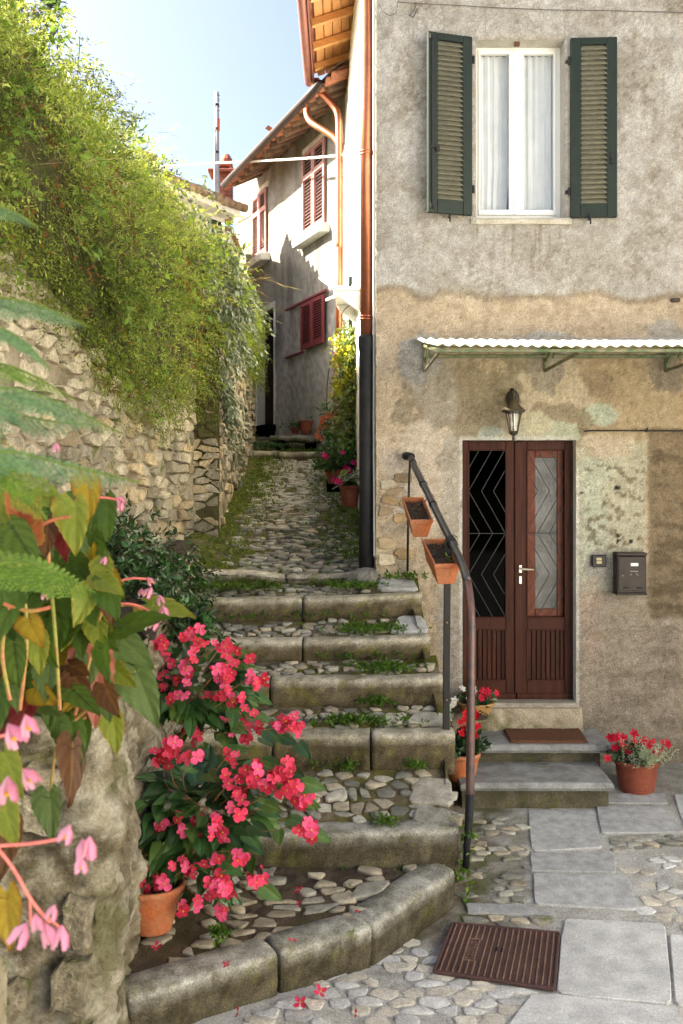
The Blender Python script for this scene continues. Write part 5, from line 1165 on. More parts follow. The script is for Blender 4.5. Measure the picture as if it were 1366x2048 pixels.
# bed soil
X, Y = np.meshgrid(np.linspace(0, 1, 30), np.linspace(4.2, 8.6, 50), indexing='ij'); X = X.ravel(); Y = Y.ravel()
xr = np.interp(Y, [4.2, 4.5, 7.4, 8.2, 8.6], [-.96, -.98, -1.15, -1.22, -1.25]); xl = np.minimum(-2.3 + .174 * (Y - 4.8), xr - .2); Xb = xl + (xr - xl) * X
V = np.c_[Xb, Y, topz(Y) - .05 + .05 * np.sin(X * 3.1)]; V[:, 2] += (fbm(V * 6, 3, 190) - .5) * .1
tag(npmesh('bed_soil', V, gridq(30, 50), M['soil'], None, None, smooth=True), kind='structure')
# plinth outside the frame that carries the nearest plants
mb = MB(); mb.box(-1.9, -.86, 1.5, 2.6, -.3, 1.35, .03); tag(mb.build('stone_plinth', M['mortar'], org=(-1.4, 2, 0)), 'stone plinth carrying the nearest ferns at the left edge', 'plinth')

# =====================================================================  FAR HOUSE ON THE ALLEY
ah = thing('alley_house', 'weathered grey plaster house with maroon shutters at the top of the alley', 'house', (-1, 15.5, 3))
A0 = Vector((.247, 13.3, 0)); ua = Vector((-.3714, .9285, 0)); na = Vector((-.9285, -.3714, 0))
def aY(px): return 5.567 / ((px - 683) / 2000 + .4)
def aS(px): return (aY(px) - 13.3) / .9285
def aP(s_, z, o=0.): p = A0 + ua * s_ + na * o; return Vector((p.x, p.y, z))
ds0, ds1 = aS(548), aS(513); dz0_, dz1_ = 3.49, 5.45
ss_ = np.unique(np.r_[np.linspace(-.35, 6.1, 84), ds0, ds1]); zz_ = np.unique(np.r_[np.linspace(2.6, 8.1, 80), dz0_, dz1_])
S_, Z_ = np.meshgrid(ss_, zz_, indexing='ij'); sh = S_.shape; S_ = S_.ravel(); Z_ = Z_.ravel()
V = np.array([[A0.x, A0.y, 0]]) + np.outer(S_, [ua.x, ua.y, 0]); V[:, 2] = Z_
k1 = fbm(V * 2.2, 5, 201); k2 = fbm(V * np.array([3, 3, .7]), 4, 202); k3 = fbm(V * 9, 4, 203)
c = lerp(np.array([.34, .32, .29]), np.array([.25, .235, .21]), ss(.42, .6, k1)[:, None]); c = lerp(c, np.array([.15, .135, .115]), (ss(.52, .66, k2) * .6)[:, None])
low = ss(5.6, 4.2, Z_ + (k1 - .5) * 1.5); c = lerp(c, lerp(np.array([.74, .71, .69]), np.array([.48, .46, .445]), ss(.42, .6, k3)[:, None]), (low * .85)[:, None])  # lower wall painted lighter to stand in for light missing in the alley
c = lerp(c, np.array([.22, .19, .14]), (np.exp(-((S_ - aS(565)) / .22) ** 2) * ss(6.2, 7.4, Z_) * .7)[:, None]); c = lerp(c, np.array([.42, .42, .42]), (np.exp(-((S_ - aS(535)) / .5) ** 2) * ss(5.4, 5.5, Z_) * ss(6.1, 5.9, Z_) * .8)[:, None])
V[:, :2] += ((k1 - .5) * .05)[:, None] * np.array([na.x, na.y]); Q = gridq(*sh); sc_ = S_[Q].mean(1); zc_ = Z_[Q].mean(1)
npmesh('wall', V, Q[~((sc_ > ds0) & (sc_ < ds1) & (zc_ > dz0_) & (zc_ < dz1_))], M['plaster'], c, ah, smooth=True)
def abox(m_, s0, s1, z0, z1, o0, o1, b=.004): m_.obox(aP((s0 + s1) / 2, (z0 + z1) / 2, (o0 + o1) / 2), (abs(s1 - s0) / 2, abs(o1 - o0) / 2, abs(z1 - z0) / 2), (ua, na, (0, 0, 1)), b)
mb = MB(); abox(mb, ds0 - .1, ds1 + .1, dz0_ - .1, dz1_ + .1, -1.2, -1.15, 0); mb.build('dark_hall', M['dark'], ah)
mb = MB(); abox(mb, .0, 6.1, 2.7, 8.0, -3.5, -1.4, 0); mb.build('inner_shell', M['dark'], ah)
mb = MB(); abox(mb, ds0 - .07, ds0, dz0_, dz1_ + .02, -.12, .012); abox(mb, ds1, ds1 + .06, dz0_, dz1_ + .02, -.12, .012); abox(mb, ds0 - .07, ds1 + .06, dz1_, dz1_ + .1, -.1, .010)
mb.build('door_frame', M['trimwhite'], ah)
mb = MB(); abox(mb, ds1 - .03, ds1 + .06, dz0_ + .02, dz1_ - .02, -.15, -.01); mb.build('door_leaf', mat('pale_door', (.50, .49, .46), (.42, .41, .38), sc1=5, rough=.7, bump=.1), ah)
for k in range(4):
    mb = MB(); abox(mb, ds1 - .02, ds1 + .03, dz0_ + .02, dz1_ - .03, -.155 - .22 * k, -.155 - .22 * (k + 1) + .012); mb.build('inner_door_board', mat('dark_boards', (.035, .016, .012), rough=.6, bump=.1) if k == 0 else bpy.data.materials['dark_boards'], ah)
mb = MB(); abox(mb, ds0 - .1, ds1 + .06, dz1_, dz1_ + .05, -1.2, -.01, 0); abox(mb, ds0 - .1, ds1 + .06, dz0_ - .06, dz0_ - .002, -1.2, -.01, 0); abox(mb, ds1 + .032, ds1 + .1, dz0_ - .1, dz1_ + .05, -1.2, -.03, 0); mb.build('hall_shell', M['dark'], ah)
mb = MB(); abox(mb, ds0 - .12, ds1 + .3, dz0_ - .12, dz0_, -.2, .18, .015); abox(mb, ds0 - .05, ds1 + .3, 2.9, dz0_ - .122, -.2, .10, .01); mb.build('door_threshold', M['kerb3'], ah)
M['sunlitred'] = mat('sunlit_maroon_paint', (.38, .20, .175), (.30, .14, .13), sc1=10, rough=.75, bump=.1, bs=60, fine=.1)  # lit copy of the maroon: sunshine on the upper shutters put into colour
def a_shutter(s0, s1, z0, z1, o, n_slat, sill=True, rail=False):
    fr_ = MB(); abox(fr_, s0 - .05, s1 + .05, z1, z1 + .10, -.02, .02); 
    if not rail: fr_.build('window_lintel', M['trimwhite'], ah)
    mid_ = (s0 + s1) / 2
    for a, b in ((s0, mid_ - .008), (mid_ + .008, s1)):
        m_ = MB(); sw = .055
        abox(m_, a, a + sw, z0, z1, o, o + .035); abox(m_, b - sw, b, z0, z1, o, o + .035)
        zm = z0 + (z1 - z0) * .70 if not rail else None
        for za, zb in [(z0, z0 + .08), (z1 - .06, z1)] + ([(zm - .04, zm + .04)] if zm else []): abox(m_, a + sw, b - sw, za, zb, o + .001, o + .034)
        s_o = m_.build('shutter', M['redpaint'] if rail else M['sunlitred'], ah); me = None; zs_ = np.linspace(z0 + .1, z1 - .08, n_slat)
        for z in zs_:
            if zm and abs(z - zm) < .055: continue
            if me is None:
                m2 = MB(); m2.obox((0, 0, 0), ((b - a) / 2 - sw + .002, .016, .003), (ua, na * .75 - Vector((0, 0, .66)), na * .66 + Vector((0, 0, .75))), .001); me = m2.mesh('slat', M['redpaint'] if rail else M['sunlitred'])
            link('slat', me, s_o, aP((a + b) / 2, z, o + .018))
    if sill: m_ = MB(); abox(m_, s0 - .12, s1 + .14, z0 - .16, z0 - .03, -.02, .16, .01); m_.build('window_sill', M['trimwhite'], ah)
    bk_ = MB(); abox(bk_, s0 + .01, s1 - .01, z0 + .01, z1 - .01, o - .006, o - .002, 0); bk_.build('window_darkness', M['dark'], ah)
a_shutter(aS(653), aS(609), 6.28, 7.53, .012, 22); a_shutter(aS(536), aS(508), 6.45, 7.56, .012, 20)
a_shutter(aS(655), aS(610), 4.54, 5.24, .045, 15, False, True)
for s0, s1, z in ((aS(658), aS(576), 5.285), (aS(612), aS(577), 4.515)): m_ = MB(); abox(m_, s0, s1, z - .018, z + .018, .02, .06); m_.build('shutter_rail', M['redpaint'], ah)
# eave
se0, se1 = -.6, 4.72; ov = .56; ze = 7.66
for i in range(14):
    s_ = -.08 + i * .345 + R.uniform(-.03, .03); q_ = R.uniform(-.02, .02); m_ = MB(); m_.bar(aP(s_, 7.95 + q_, -.05), aP(s_ + R.uniform(-.04, .04), ze - .0 + q_, ov - .04), .13, .14, b=.02); m_.build('rafter', mat('old_rafter', (.20, .12, .075), (.09, .055, .04), sc1=9, rough=.9, bump=.6, rnd=.3) if i == 0 else bpy.data.materials['old_rafter'], ah)
for k in range(4):
    m_ = MB(); o0_, o1_ = lerp(-.02, ov, k / 4), lerp(-.02, ov, (k + 1) / 4); zc = lerp(8.055, ze + .125, (k + .5) / 4); m_.obox(aP((se0 + se1) / 2, zc, (o0_ + o1_) / 2), ((se1 - se0) / 2, (o1_ - o0_) / 2 - .004, .012), (ua, (na * .83 - Vector((0, 0, .5))).normalized(), (na * .5 + Vector((0, 0, .83))).normalized()), .003); m_.build('eave_board', bpy.data.materials['old_rafter'], ah)
g = MB(); rings = []
for s_ in np.linspace(-.13, se1, 10):
    c0 = aP(s_, ze + .055, ov + .04); rings.append([c0 + na * .058 * math.cos(a) + Vector((0, 0, .062 * math.sin(a) * (1 if math.sin(a) < 0 else .5))) for a in np.linspace(0, 2 * math.pi, 13)[:-1]])
g.loft(rings); g.build('gutter', mat('gutter_brown', (.045, .028, .026), (.03, .02, .02), sc1=4, rough=.5, bump=.05, met=.2), ah, smooth=True)
m_ = MB()
V = []
for o_, z in ((ov + .0, ze + .06), (-3.2, ze + 1.71)): V += [aP(se0, z, o_), aP(se1, z, o_)]
m_.add(V, [(0, 1, 3, 2)]); m_.build('roof_deck', M['tile'], ah)
tm = None
dn_ = (na * .915 - Vector((0, 0, .405))).normalized()
for i in range(26):
    for r_ in range(3):
        if tm is None:
            t_ = MB(); rings = []
            up_ = ua.cross(dn_); up_ = up_ if up_.z > 0 else -up_
            for q, rad in ((-.22, .075), (.22, .095)):
                rings.append([dn_ * q + ua * rad * math.cos(a) + up_ * rad * .8 * math.sin(a) for a in np.linspace(0, math.pi, 7)] + [dn_ * q + ua * (rad - .015) * math.cos(a) + up_ * (rad - .015) * .8 * math.sin(a) for a in np.linspace(math.pi, 0, 7)])
            t_.loft(rings); tm = t_.mesh('roof_tile', M['tile'], True)
        link('roof_tile', tm, ah, aP(se0 + .1 + i * .205, ze + .075 + r_ * .165 + R.uniform(-.01, .01), ov - .2 - r_ * .38))
m_ = MB(); m_.obox(aP(2.25, ze + .20, ov - .08), (.07, .12, .012), (ua, dn_ + Vector((0, 0, .9)), na), .003); m_.build('lifted_tile', M['tile'], ah)
# ---- downpipe of the far house, both branches
fp = thing('alley_downpipe', 'narrow forked copper downpipe in the corner between the two houses', 'downpipe', (.03, 13.3, 3))
m_ = MB(); sp = smooth_path([Vector(W(633, 160, 13.3)), Vector(W(636, 178, 13.25)), Vector(W(648, 190, 13.2)), Vector(W(670, 214, 13.15)), Vector(W(676, 226, 13.12)), Vector(W(679, 250, 13.1)), Vector(W(679, 500, 13.1))]); m_.tube(sp, .048, 10); m_.tube([W(679, 495, 13.1), W(678, 680, 13.1)], .05, 10); m_.build('main_pipe', M['copper'], fp, smooth=True)
m_ = MB(); sp = smooth_path([Vector(W(614, 220, 13.55)), Vector(W(614, 232, 13.5)), Vector(W(622, 246, 13.4)), Vector(W(650, 262, 13.25)), Vector(W(672, 277, 13.15)), Vector(W(679, 290, 13.1))]); m_.tube(sp, .046, 10); m_.build('branch_pipe', M['copper'], fp, smooth=True)
m_ = MB(); m_.tube([W(677, 676, 13.1), W(675, 880, 13.1)], .062, 10); m_.build('lower_pipe', mat('red_iron_pipe', (.25, .06, .05), (.18, .05, .045), sc1=6, rough=.6, bump=.1), fp, smooth=True)
m_ = MB(); m_.tube([W(690, 290, 13.3), W(689, 560, 13.25), W(688, 640, 13.2)], .012, 6); tag(m_.build('wall_cable', mat('white_cable', (.75, .74, .70), rough=.6, bump=0, fine=.05), org=W(690, 400, 13.3)), 'thin pale cable beside the forked copper downpipe', 'cable')

# ---- canopy and shuttered window on the alley side of the big house
cn = thing('side_canopy', 'small concrete canopy over the side door in the alley', 'canopy', (.1, 10.6, 4.2))
xw = lambda y: HX0 + (.05 - HX0) * (y - 8) / 5.8
m_ = MB(); m_.bar((xw(10.6) + .02, 10.6, FZ(592, 10.6)), (-.06, 10.6, FZ(594, 10.6)), .9, .035); m_.build('slab', M['sideplaster'], cn)
for yy in (10.2, 11.0):
    m_ = MB(); z0 = FZ(640, 10.6); V = [(xw(yy) + .02, yy, FZ(596, 10.6)), (-.05, yy, FZ(598, 10.6)), (-.03, yy, FZ(606, 10.6)), (.06, yy, FZ(620, 10.6)), (xw(yy) + .02, yy, z0)]; m_.loft([[(a, b - .03, c_) for a, b, c_ in V], [(a, b + .03, c_) for a, b, c_ in V]]); m_.build('corbel', M['sideplaster'], cn)
sw_ = thing('side_shutters', 'grey green louvred shutter folded against the white alley side wall', 'shutter', (.16, 10.9, 4))
for (z0, z1) in ((FZ(660, 11), FZ(612, 11)), (FZ(590, 11), FZ(545, 11))):
    m_ = MB(); m_.box(xw(11.2) - .07, xw(11.2) - .03, 11.2, 11.25, z0, z1); m_.box(xw(11.2) - .07, xw(11.2) - .03, 11.65, 11.7, z0, z1); m_.box(xw(11.2) - .07, xw(11.2) - .03, 11.25, 11.65, z0, z0 + .04); m_.box(xw(11.2) - .07, xw(11.2) - .03, 11.25, 11.65, z1 - .04, z1); f_ = m_.build('shutter_frame', M['green'], sw_)
    for z in np.linspace(z0 + .06, z1 - .06, 6): m2 = MB(); m2.obox((xw(11.2) - .05, 11.45, z), (.022, .2, .004), ((.8, 0, -.6), (0, 1, 0), (.6, 0, .8)), .001); m2.build('slat', M['green'], f_)
# ---- wires
M['cablewhite'] = mat('pale_cable', (.62, .64, .58), (.45, .47, .42), sc1=3, rough=.7, bump=0, fine=.1)
def wire(name, pts, r, m, label, cat='cable'):
    m_ = MB(); m_.tube(smooth_path([Vector(p) for p in pts]), r, 6); tag(m_.build(name, m, org=pts[0]), label, cat)
wire('overhead_cable', [W(702, 309, 12.9), W(680, 311, 13.1), W(600, 318, 14.5), W(520, 322, 15.8), W(433, 326, 17), W(350, 331, 18.5), W(280, 333, 20)], .017, M['cablewhite'], 'sagging overhead cable crossing the sky from the alley house to the left')
wire('white_conduit', [W(640, 556, 14.2), W(655, 567, 13.8), W(672, 575, 13.0), W(690, 576, 12.2), W(702, 570, 11.6)], .022, M['cablewhite'], 'short curved white conduit above the small side canopy')
wire('white_pole', [W(653, 600, 13.6), W(672, 592, 12.6), W(695, 586, 11.6), W(708, 574, 10.8), W(714, 540, 10.5)], .020, M['cablewhite'], 'bent white pipe from the red lower shutter to the side canopy', 'pipe')
# ---- mast
ms_ = thing('antenna_mast', 'tall slim grey metal mast with aerial stubs rising behind the greenery', 'mast', W(433, 640, 19.2))
m_ = MB(); m_.tube([W(435, 640, 19.2), W(434, 184, 19.2)], [.052, .036], 10); m_.build('pole', mat('galvanised', (.55, .55, .54), (.42, .42, .41), sc1=6, rough=.5, met=.5, bump=.05), ms_, smooth=True)
m_ = MB(); m_.tube([W(430, 640, 19.15), W(430, 300, 19.15), W(430, 182, 19.15)], [.03, .02, .016], 8); m_.build('side_tube', bpy.data.materials['galvanised'], ms_, smooth=True)
for py_ in (305, 258, 210): m_ = MB(); m_.lathe([(.045, -.02), (.052, -.02), (.052, .02), (.045, .02)], W(433, py_, 19.2), 10, cap=False); m_.build('clamp', M['iron'], ms_)
for py_ in (192, 201, 214, 222): m_ = MB(); m_.tube([W(430, py_, 19.2), W(439, py_ - 1, 19.2)], .012, 6); m_.build('insulator', M['iron'], ms_)
m_ = MB(); m_.box(FX(436, 19.2), FX(439.5, 19.2), 19.15, 19.2, FZ(262, 19.2), FZ(238, 19.2)); m_.build('red_box', mat('red_box', (.45, .10, .06), bump=0), ms_)
M['mosstile'] = mat('mossy_roof_tile', (.34, .22, .16), (.22, .18, .12), sc1=9, rough=.95, bump=.5, bs=30, rnd=.3, moss=.25)
# ---- neighbouring roofs
nh = thing('neighbour_house', 'neighbouring house with white fascia and mossy tiled roof behind the greenery', 'house', W(430, 600, 16.4))
EA, EB = Vector((-1.66, 16.3, 6.92)), Vector((-2.85, 14.2, 6.92)); ue = (EB - EA).normalized(); ne = Vector((-ue.y, ue.x, 0)); ne = ne if ne.x > 0 else -ne
Le = (EB - EA).length; rf = (-ne * .94 + Vector((0, 0, .34)))
m_ = MB(); m_.bar(EA, EB, .03, .15, b=.008); m_.obox((EA + EB) / 2 - ne * .16 - Vector((0, 0, .06)), (Le / 2, .14, .012), (ue, ne, (0, 0, 1)), .003); m_.build('fascia', M['whitepaint'], nh)
m_ = MB(); p = [EA - ne * .3, EB - ne * .3, EB - ne * 3.2, EA - ne * 3.2]; m_.loft([[(q.x, q.y, 3.0) for q in p], [(q.x, q.y, 6.86) for q in p]]); m_.build('wall', M['sideplaster'], nh)
m_ = MB(); q = EA - ne * .295 + ue * .28; m_.obox((q.x, q.y, 6.35), (.17, .02, .42), (ue, ne, (0, 0, 1)), .004); wn = m_.build('window', M['dark'], nh)
for k in range(14): m_ = MB(); m_.obox((q.x + ne.x * .03, q.y + ne.y * .03, 6.0 + k * .052), (.15, .012, .012), (ue, ne, (0, 0, 1)), .002); m_.build('slat', M['sunlitred'], wn)
for i in range(15):
    for r_ in range(2):
        p = EA.lerp(EB, i / 14) + rf * (.12 + .36 * r_) + ne * .05 + Vector((0, 0, .10 + R.uniform(-.012, .016))); m_ = MB(); m_.tube([p - rf * .2 - Vector((0, 0, .03)), p + rf * .2 - Vector((0, 0, .03))], [.07, .06], 7); m_.build('roof_tile', M['mosstile'], nh, smooth=True)
m_ = MB(); a0_, b0_ = EA + Vector((0, 0, .13)) - rf * .06, EB + Vector((0, 0, .13)) - rf * .06; m_.add([a0_, b0_, b0_ + rf * 2.8, a0_ + rf * 1.1, b0_ + rf * 2.8 - Vector((0, 0, 2)), a0_ + rf * 1.1 - Vector((0, 0, 2))], [(0, 1, 2, 3), (3, 2, 4, 5)]); m_.build('roof', M['tile'], nh)
m_ = MB(); m_.box(-3.0, -1.86, 16.55, 18.3, 3.0, 6.68, .01); m_.build('shade_wing_wall', M['sideplaster'], nh); m_ = MB(); m_.box(-3.1, -1.80, 16.5, 18.35, 6.685, 6.75, .01); m_.build('shade_wing_roof', M['mosstile'], nh)  # hidden wing added only for its shadow on the far house
# chimney: courses of brick
ch = MB(); dch = 20.6; x0, x1 = FX(428, dch), FX(464, dch); zb_, zt_ = FZ(440, dch), FZ(345, dch)
ch.box(x0 + .02, x1 - .02, dch + .02, dch + .4, zb_, zt_, .005); cho = ch.build('chimney', M['mortar'], nh)
nb_ = 10
for r_ in range(nb_):
    z = zb_ + (zt_ - zb_) * (r_ + .5) / nb_
    for k in range(2): m_ = MB(); xa = x0 + (x1 - x0) * (k / 2) + (.05 if r_ % 2 else 0); m_.box(xa, min(x1, xa + (x1 - x0) / 2 - .012), dch - .005, dch + .12, z - .04, z + .04, .006); m_.build('brick', M['brick'], cho)
m_ = MB(); m_.box(x0 - .12, x1 + .1, dch - .1, dch + .5, zt_, zt_ + .06, .01); m_.box(x0 - .02, x1, dch, dch + .4, zt_ + .14, zt_ + .19, .01); m_.box(x0, x0 + .06, dch, dch + .3, zt_ + .06, zt_ + .14); m_.box(x1 - .06, x1, dch, dch + .3, zt_ + .06, zt_ + .14); m_.lathe([(.13, 0), (.12, .14), (.06, .24), (0, .26)], ((x0 + x1) / 2 + .05, dch + .2, zt_ + .19), 10, cap=False); m_.build('chimney_cap', M['brick'], cho)
hh = thing('hill_house', 'small tiled roof corner peeking over the crest of the greenery', 'house', W(268, 400, 26))
m_ = MB(); p0_ = Vector(W(240, 340, 26)); m_.box(FX(225, 26), FX(287, 26), 26, 29, FZ(450, 26), FZ(318, 26)); m_.build('wall', M['sideplaster'], hh)
for i in range(7): m_ = MB(); x = FX(230 + i * 10.5, 26); m_.tube([(x, 25.7, FZ(312 - i * -1, 26)), (x, 27, FZ(290, 26))], .12, 8); m_.build('roof_tile', mat('pink_tile', (.5, .34, .28), (.40, .28, .22), sc1=4, rough=.95) if i == 0 else bpy.data.materials['pink_tile'], hh, smooth=True)
# stone bench and pots on the landing
bn = thing('stone_bench', 'low stone slab bench below the wall at the top of the alley', 'bench', W(590, 888, 14.9))
m_ = MB(); sweep = sweep_stone([W(552, 872, 15.2), W(634, 872, 14.6)], [(.15, -.10), (.16, -.05), (.14, 0), (-.1, .005), (-.15, -.02), (-.15, -.1)], R, amp=.015); sweep.build('slab', M['kerb3'], bn, smooth=True)
for q in (565, 622): m_ = MB(); x, y, z = W(q, 888, 14.9); m_.box(x - .09, x + .09, y - .06, y + .1, z - .2, z + .06, .02); m_.build('support_stone', M['kerb3'], bn)
p1 = pot('flower_pot', W(612, 868, 14.85), .105, .20, M['terradark'], 'empty dark terracotta pot standing on the stone bench', 'pot')
p2 = pot('flower_pot', W(590, 868, 15.0), .07, .10, M['terradark'], 'tiny pot with a small green plant left of the dark pot on the bench', 'potted plant')
leaf_clump('foliage', p2, Vector(W(589, 858, 15.0)), .16, 30, .05, .03, (.06, .11, .06), (.14, .2, .12), M['leaf'])

# =====================================================================  GREENERY
# main overgrowth on the wall: stuff
def zlo(y): return float(np.interp(y, [4, 5.0, 5.9, 6.6, 7.2, 8.2, 9.0, 9.5, 10.4, 12, 13.5, 15.3], [4.2, 4.1, 3.80, 3.62, 3.25, 3.15, 3.4, 3.9, 4.2, 4.3, 4.1, 4.2]))
def wall_pt(y, z):
    x = nwx(y) if y < 9.4 else -1.23 - .027 * (y - 9.4)
    n = n_v if y < 9.4 else n2
    return np.array([x, y, z]), np.array(n)
_BT = fbm(np.array([[4 + i * .08, 2 + j * .08, 3] for i in range(190) for j in range(70)]) * np.array([1.1, 1.3, 1]), 3, 0).reshape(190, 70)
def bn(y, z): return float(_BT[min(189, max(0, int((y - 4) / .08))), min(69, max(0, int((z - 2) / .08)))])
def bulge(y, z):
    t = min(1.05, max(0, (z - zlo(y)) / max(.3, ztop(y) - zlo(y)))); b = .10 + .34 * math.sin(min(1, t * 1.15) * math.pi * .85) ** .8 if t < .8 else .10 + .34 * math.sin(.92 * math.pi * .85) ** .8
    b = b * (.5 + 1.0 * bn(y, z)) * (1.0 if y < 9.4 else .28)
    return b - (lean(y) + .25) * max(0, (t - .42) / .58) ** 1.35
# earth and dead stems under the leaves
V = []; nu, nv = 120, 40
for i in range(nu):
    y = 4.2 + 11 * i / (nu - 1)
    for j in range(nv):
        t = j / (nv - 1)
        if t <= .8: z = zlo(y) + .12 + (ztop(y) - .06 - zlo(y) - .12) * t / .8; p, n = wall_pt(y, z); p = p + n * (bulge(y, z) - .14)
        else: z = ztop(y) - .06 - .1 * (t - .8); p, n = wall_pt(y, z); p = p + n * (bulge(y, ztop(y) - .06) - .12 - (t - .8) * 3)
        V.append(p)
V = np.array(V); V += (fbm(V * 6, 3, 210) - .5)[:, None] * .16
tag(npmesh('overgrown_bank', V, gridq(nu, nv), mat('dead_litter', (.10, .095, .035), (.05, .055, .018), sc1=11, rough=1, bump=1, bs=30, dist=.04), None, None, smooth=True), kind='stuff')
parts = {'green': [], 'ivy': [], 'dry': []}
def pick(n, y0, y1, fz):
    P = []; N = []; 
    while len(P) < n:
        y = R.uniform(y0, y1) if R.random() < .5 else y0 + (y1 - y0) * R.random() ** 1.35; z = fz(y); p, nn = wall_pt(y, z); b = bulge(y, z); P.append(p + nn * (b - .15 * R.random())); N.append(nn)
    return np.array(P), np.array(N)
ncl = 620; CP, CN = pick(ncl, 4.6, 15.3, lambda y: zlo(y) + (ztop(y) - zlo(y)) * (R.random() ** .8)); CP += CN * NR.uniform(-.10, .12, (ncl, 1)); crad = NR.uniform(.06, .17, ncl); ctone = NR.random(ncl)
n = 12500; ci = NR.integers(0, ncl, n); far = np.where(CP[ci][:, 1] > 9.2, .5, 1.0)[:, None]; off = NR.normal(size=(n, 3)) * crad[ci][:, None] * .8 * far; P = CP[ci] + off; N = CN[ci] * far
tz = np.array([(p[2] - zlo(p[1])) / (ztop(p[1]) - zlo(p[1])) for p in P])
# ivy zone diagonal
iv = np.array([math.exp(-(((y - (9.6 - 1.2 * (z - 4.2))) / .55) ** 2)) for y, z in P[:, 1:]])
clump = fbm(P * 1.9, 3, 215)
isiv = (iv > .5) & (NR.random(n) < .5)
dirs = nrm(N * NR.uniform(.3, 1.0, (n, 1)) + off / crad[ci][:, None] * .9 + NR.normal(size=(n, 3)) * .3 + np.c_[np.zeros(n), np.zeros(n), NR.uniform(-.35, .75, n) + (tz - .4) * .6])
g = ~isiv
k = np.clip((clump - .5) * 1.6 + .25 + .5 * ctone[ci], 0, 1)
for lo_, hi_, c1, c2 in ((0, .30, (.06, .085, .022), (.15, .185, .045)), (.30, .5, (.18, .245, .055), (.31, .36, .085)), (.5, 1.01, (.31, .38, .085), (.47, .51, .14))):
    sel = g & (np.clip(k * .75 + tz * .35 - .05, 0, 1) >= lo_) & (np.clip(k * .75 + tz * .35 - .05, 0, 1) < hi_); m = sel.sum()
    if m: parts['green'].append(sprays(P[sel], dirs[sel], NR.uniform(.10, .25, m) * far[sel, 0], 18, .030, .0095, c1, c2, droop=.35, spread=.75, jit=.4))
# broader-leaved herbs
sel = g & (NR.random(n) < .09); m = sel.sum(); parts['green'].append(sprays(P[sel] + N[sel] * .03, dirs[sel], NR.uniform(.08, .2, m) * far[sel, 0], 7, .056, .032, (.12, .23, .04), (.27, .38, .08), droop=.3, jit=.3))
# tiny bright top fringe against the sky and trailing tips at the bottom
P2 = []; D2 = []
for _ in range(1500):
    y = R.uniform(4.8, 15.3); p, nn = wall_pt(y, ztop(y) - .05); P2.append(p + nn * (bulge(y, ztop(y)) + R.uniform(-.3, .2))); D2.append(np.array([R.gauss(.1, .4), R.gauss(0, .4), R.uniform(.4, 1)]))
P2 = np.array(P2); D2 = nrm(np.array(D2)); parts['green'].append(sprays(P2, D2, NR.uniform(.04, .17, len(P2)), 9, .034, .011, (.20, .25, .03), (.34, .36, .06), droop=.15, spread=.8, jit=.35))
P3_ = []; D3 = []
for _ in range(1300):
    y = R.uniform(4.8, 15.2); z = zlo(y) + R.uniform(-.05, .35); p, nn = wall_pt(y, z); P3_.append(p + nn * (bulge(y, z) * .5 + .02)); D3.append(np.array(nn) * .5 + np.array([R.gauss(0, .3), R.gauss(0, .3), -.6]))
P3_ = np.array(P3_); D3 = nrm(np.array(D3)); parts['green'].append(sprays(P3_, D3, NR.uniform(.12, .35, len(P3_)), 14, .032, .011, (.14, .20, .03), (.28, .33, .06), droop=.35, spread=.7, jit=.35))
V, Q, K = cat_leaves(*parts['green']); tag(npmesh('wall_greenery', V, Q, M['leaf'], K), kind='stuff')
# ivy and trailing creeper
m = isiv.sum(); di = nrm(N[isiv] * .25 + NR.normal(size=(m, 3)) * .18 + np.array([.25, -.05, -.9]))
a1 = sprays(P[isiv] + N[isiv] * .06, di, NR.uniform(.2, .5, m), 11, .055, .030, (.07, .10, .05), (.20, .23, .15), droop=.1, spread=.55, jit=.3)
base = []; dd = []
for _ in range(150):
    y = R.uniform(8.3, 9.9); p, nn = wall_pt(y, 5.15 - 1.05 * (y - 8.3) + R.uniform(-.35, .25)); base.append(p + nn * (bulge(y, p[2]) + .03)); dd.append(np.array(nn) * .15 + np.array([.2 + R.gauss(0, .1), R.gauss(0, .1), -1]))
base = np.array(base); dd = nrm(np.array(dd)); a2 = sprays(base, dd, NR.uniform(.3, .7, len(base)), 16, .06, .026, (.06, .09, .04), (.22, .25, .16), droop=.0, spread=.4, jit=.35)
V, Q, K = cat_leaves(a1, a2); tag(npmesh('ivy_curtain', V, Q, M['leafgloss'], K), 'dark grey green ivy trailing down the middle of the overgrown wall', 'ivy')
# dry stalks
P4 = []; D4 = []
for _ in range(430):
    y = R.uniform(5, 11); z = R.uniform(zlo(y) + .2, ztop(y)); p, nn = wall_pt(y, z); P4.append(p + nn * bulge(y, z)); D4.append(np.array(nn) * .3 + NR.normal(size=3) * .7)
V, Q, K = sprays(np.array(P4), nrm(np.array(D4)), NR.uniform(.2, .5, len(P4)), 5, .16, .004, (.20, .15, .07), (.38, .30, .17), droop=.2, spread=.15); 
P5 = []; D5 = []
for _ in range(170):
    y = R.uniform(5.2, 9.5); z = R.uniform(zlo(y) - .1, zlo(y) + .9) if R.random() < .6 else 4.3 + R.uniform(-.3, .3); p, nn = wall_pt(y, z); P5.append(p + nn * bulge(y, z)); D5.append(np.array(nn) * .5 + NR.normal(size=3) * .4 + np.array([0, 0, -.4]))
V2, Q2, K2 = sprays(np.array(P5), nrm(np.array(D5)), NR.uniform(.05, .12, len(P5)), 5, .045, .018, (.16, .06, .02), (.30, .14, .05), droop=.4); V, Q, K = cat_leaves((V, Q, K), (V2, Q2, K2)); tag(npmesh('dry_stalks', V, Q, M['leaf'], K), kind='stuff')
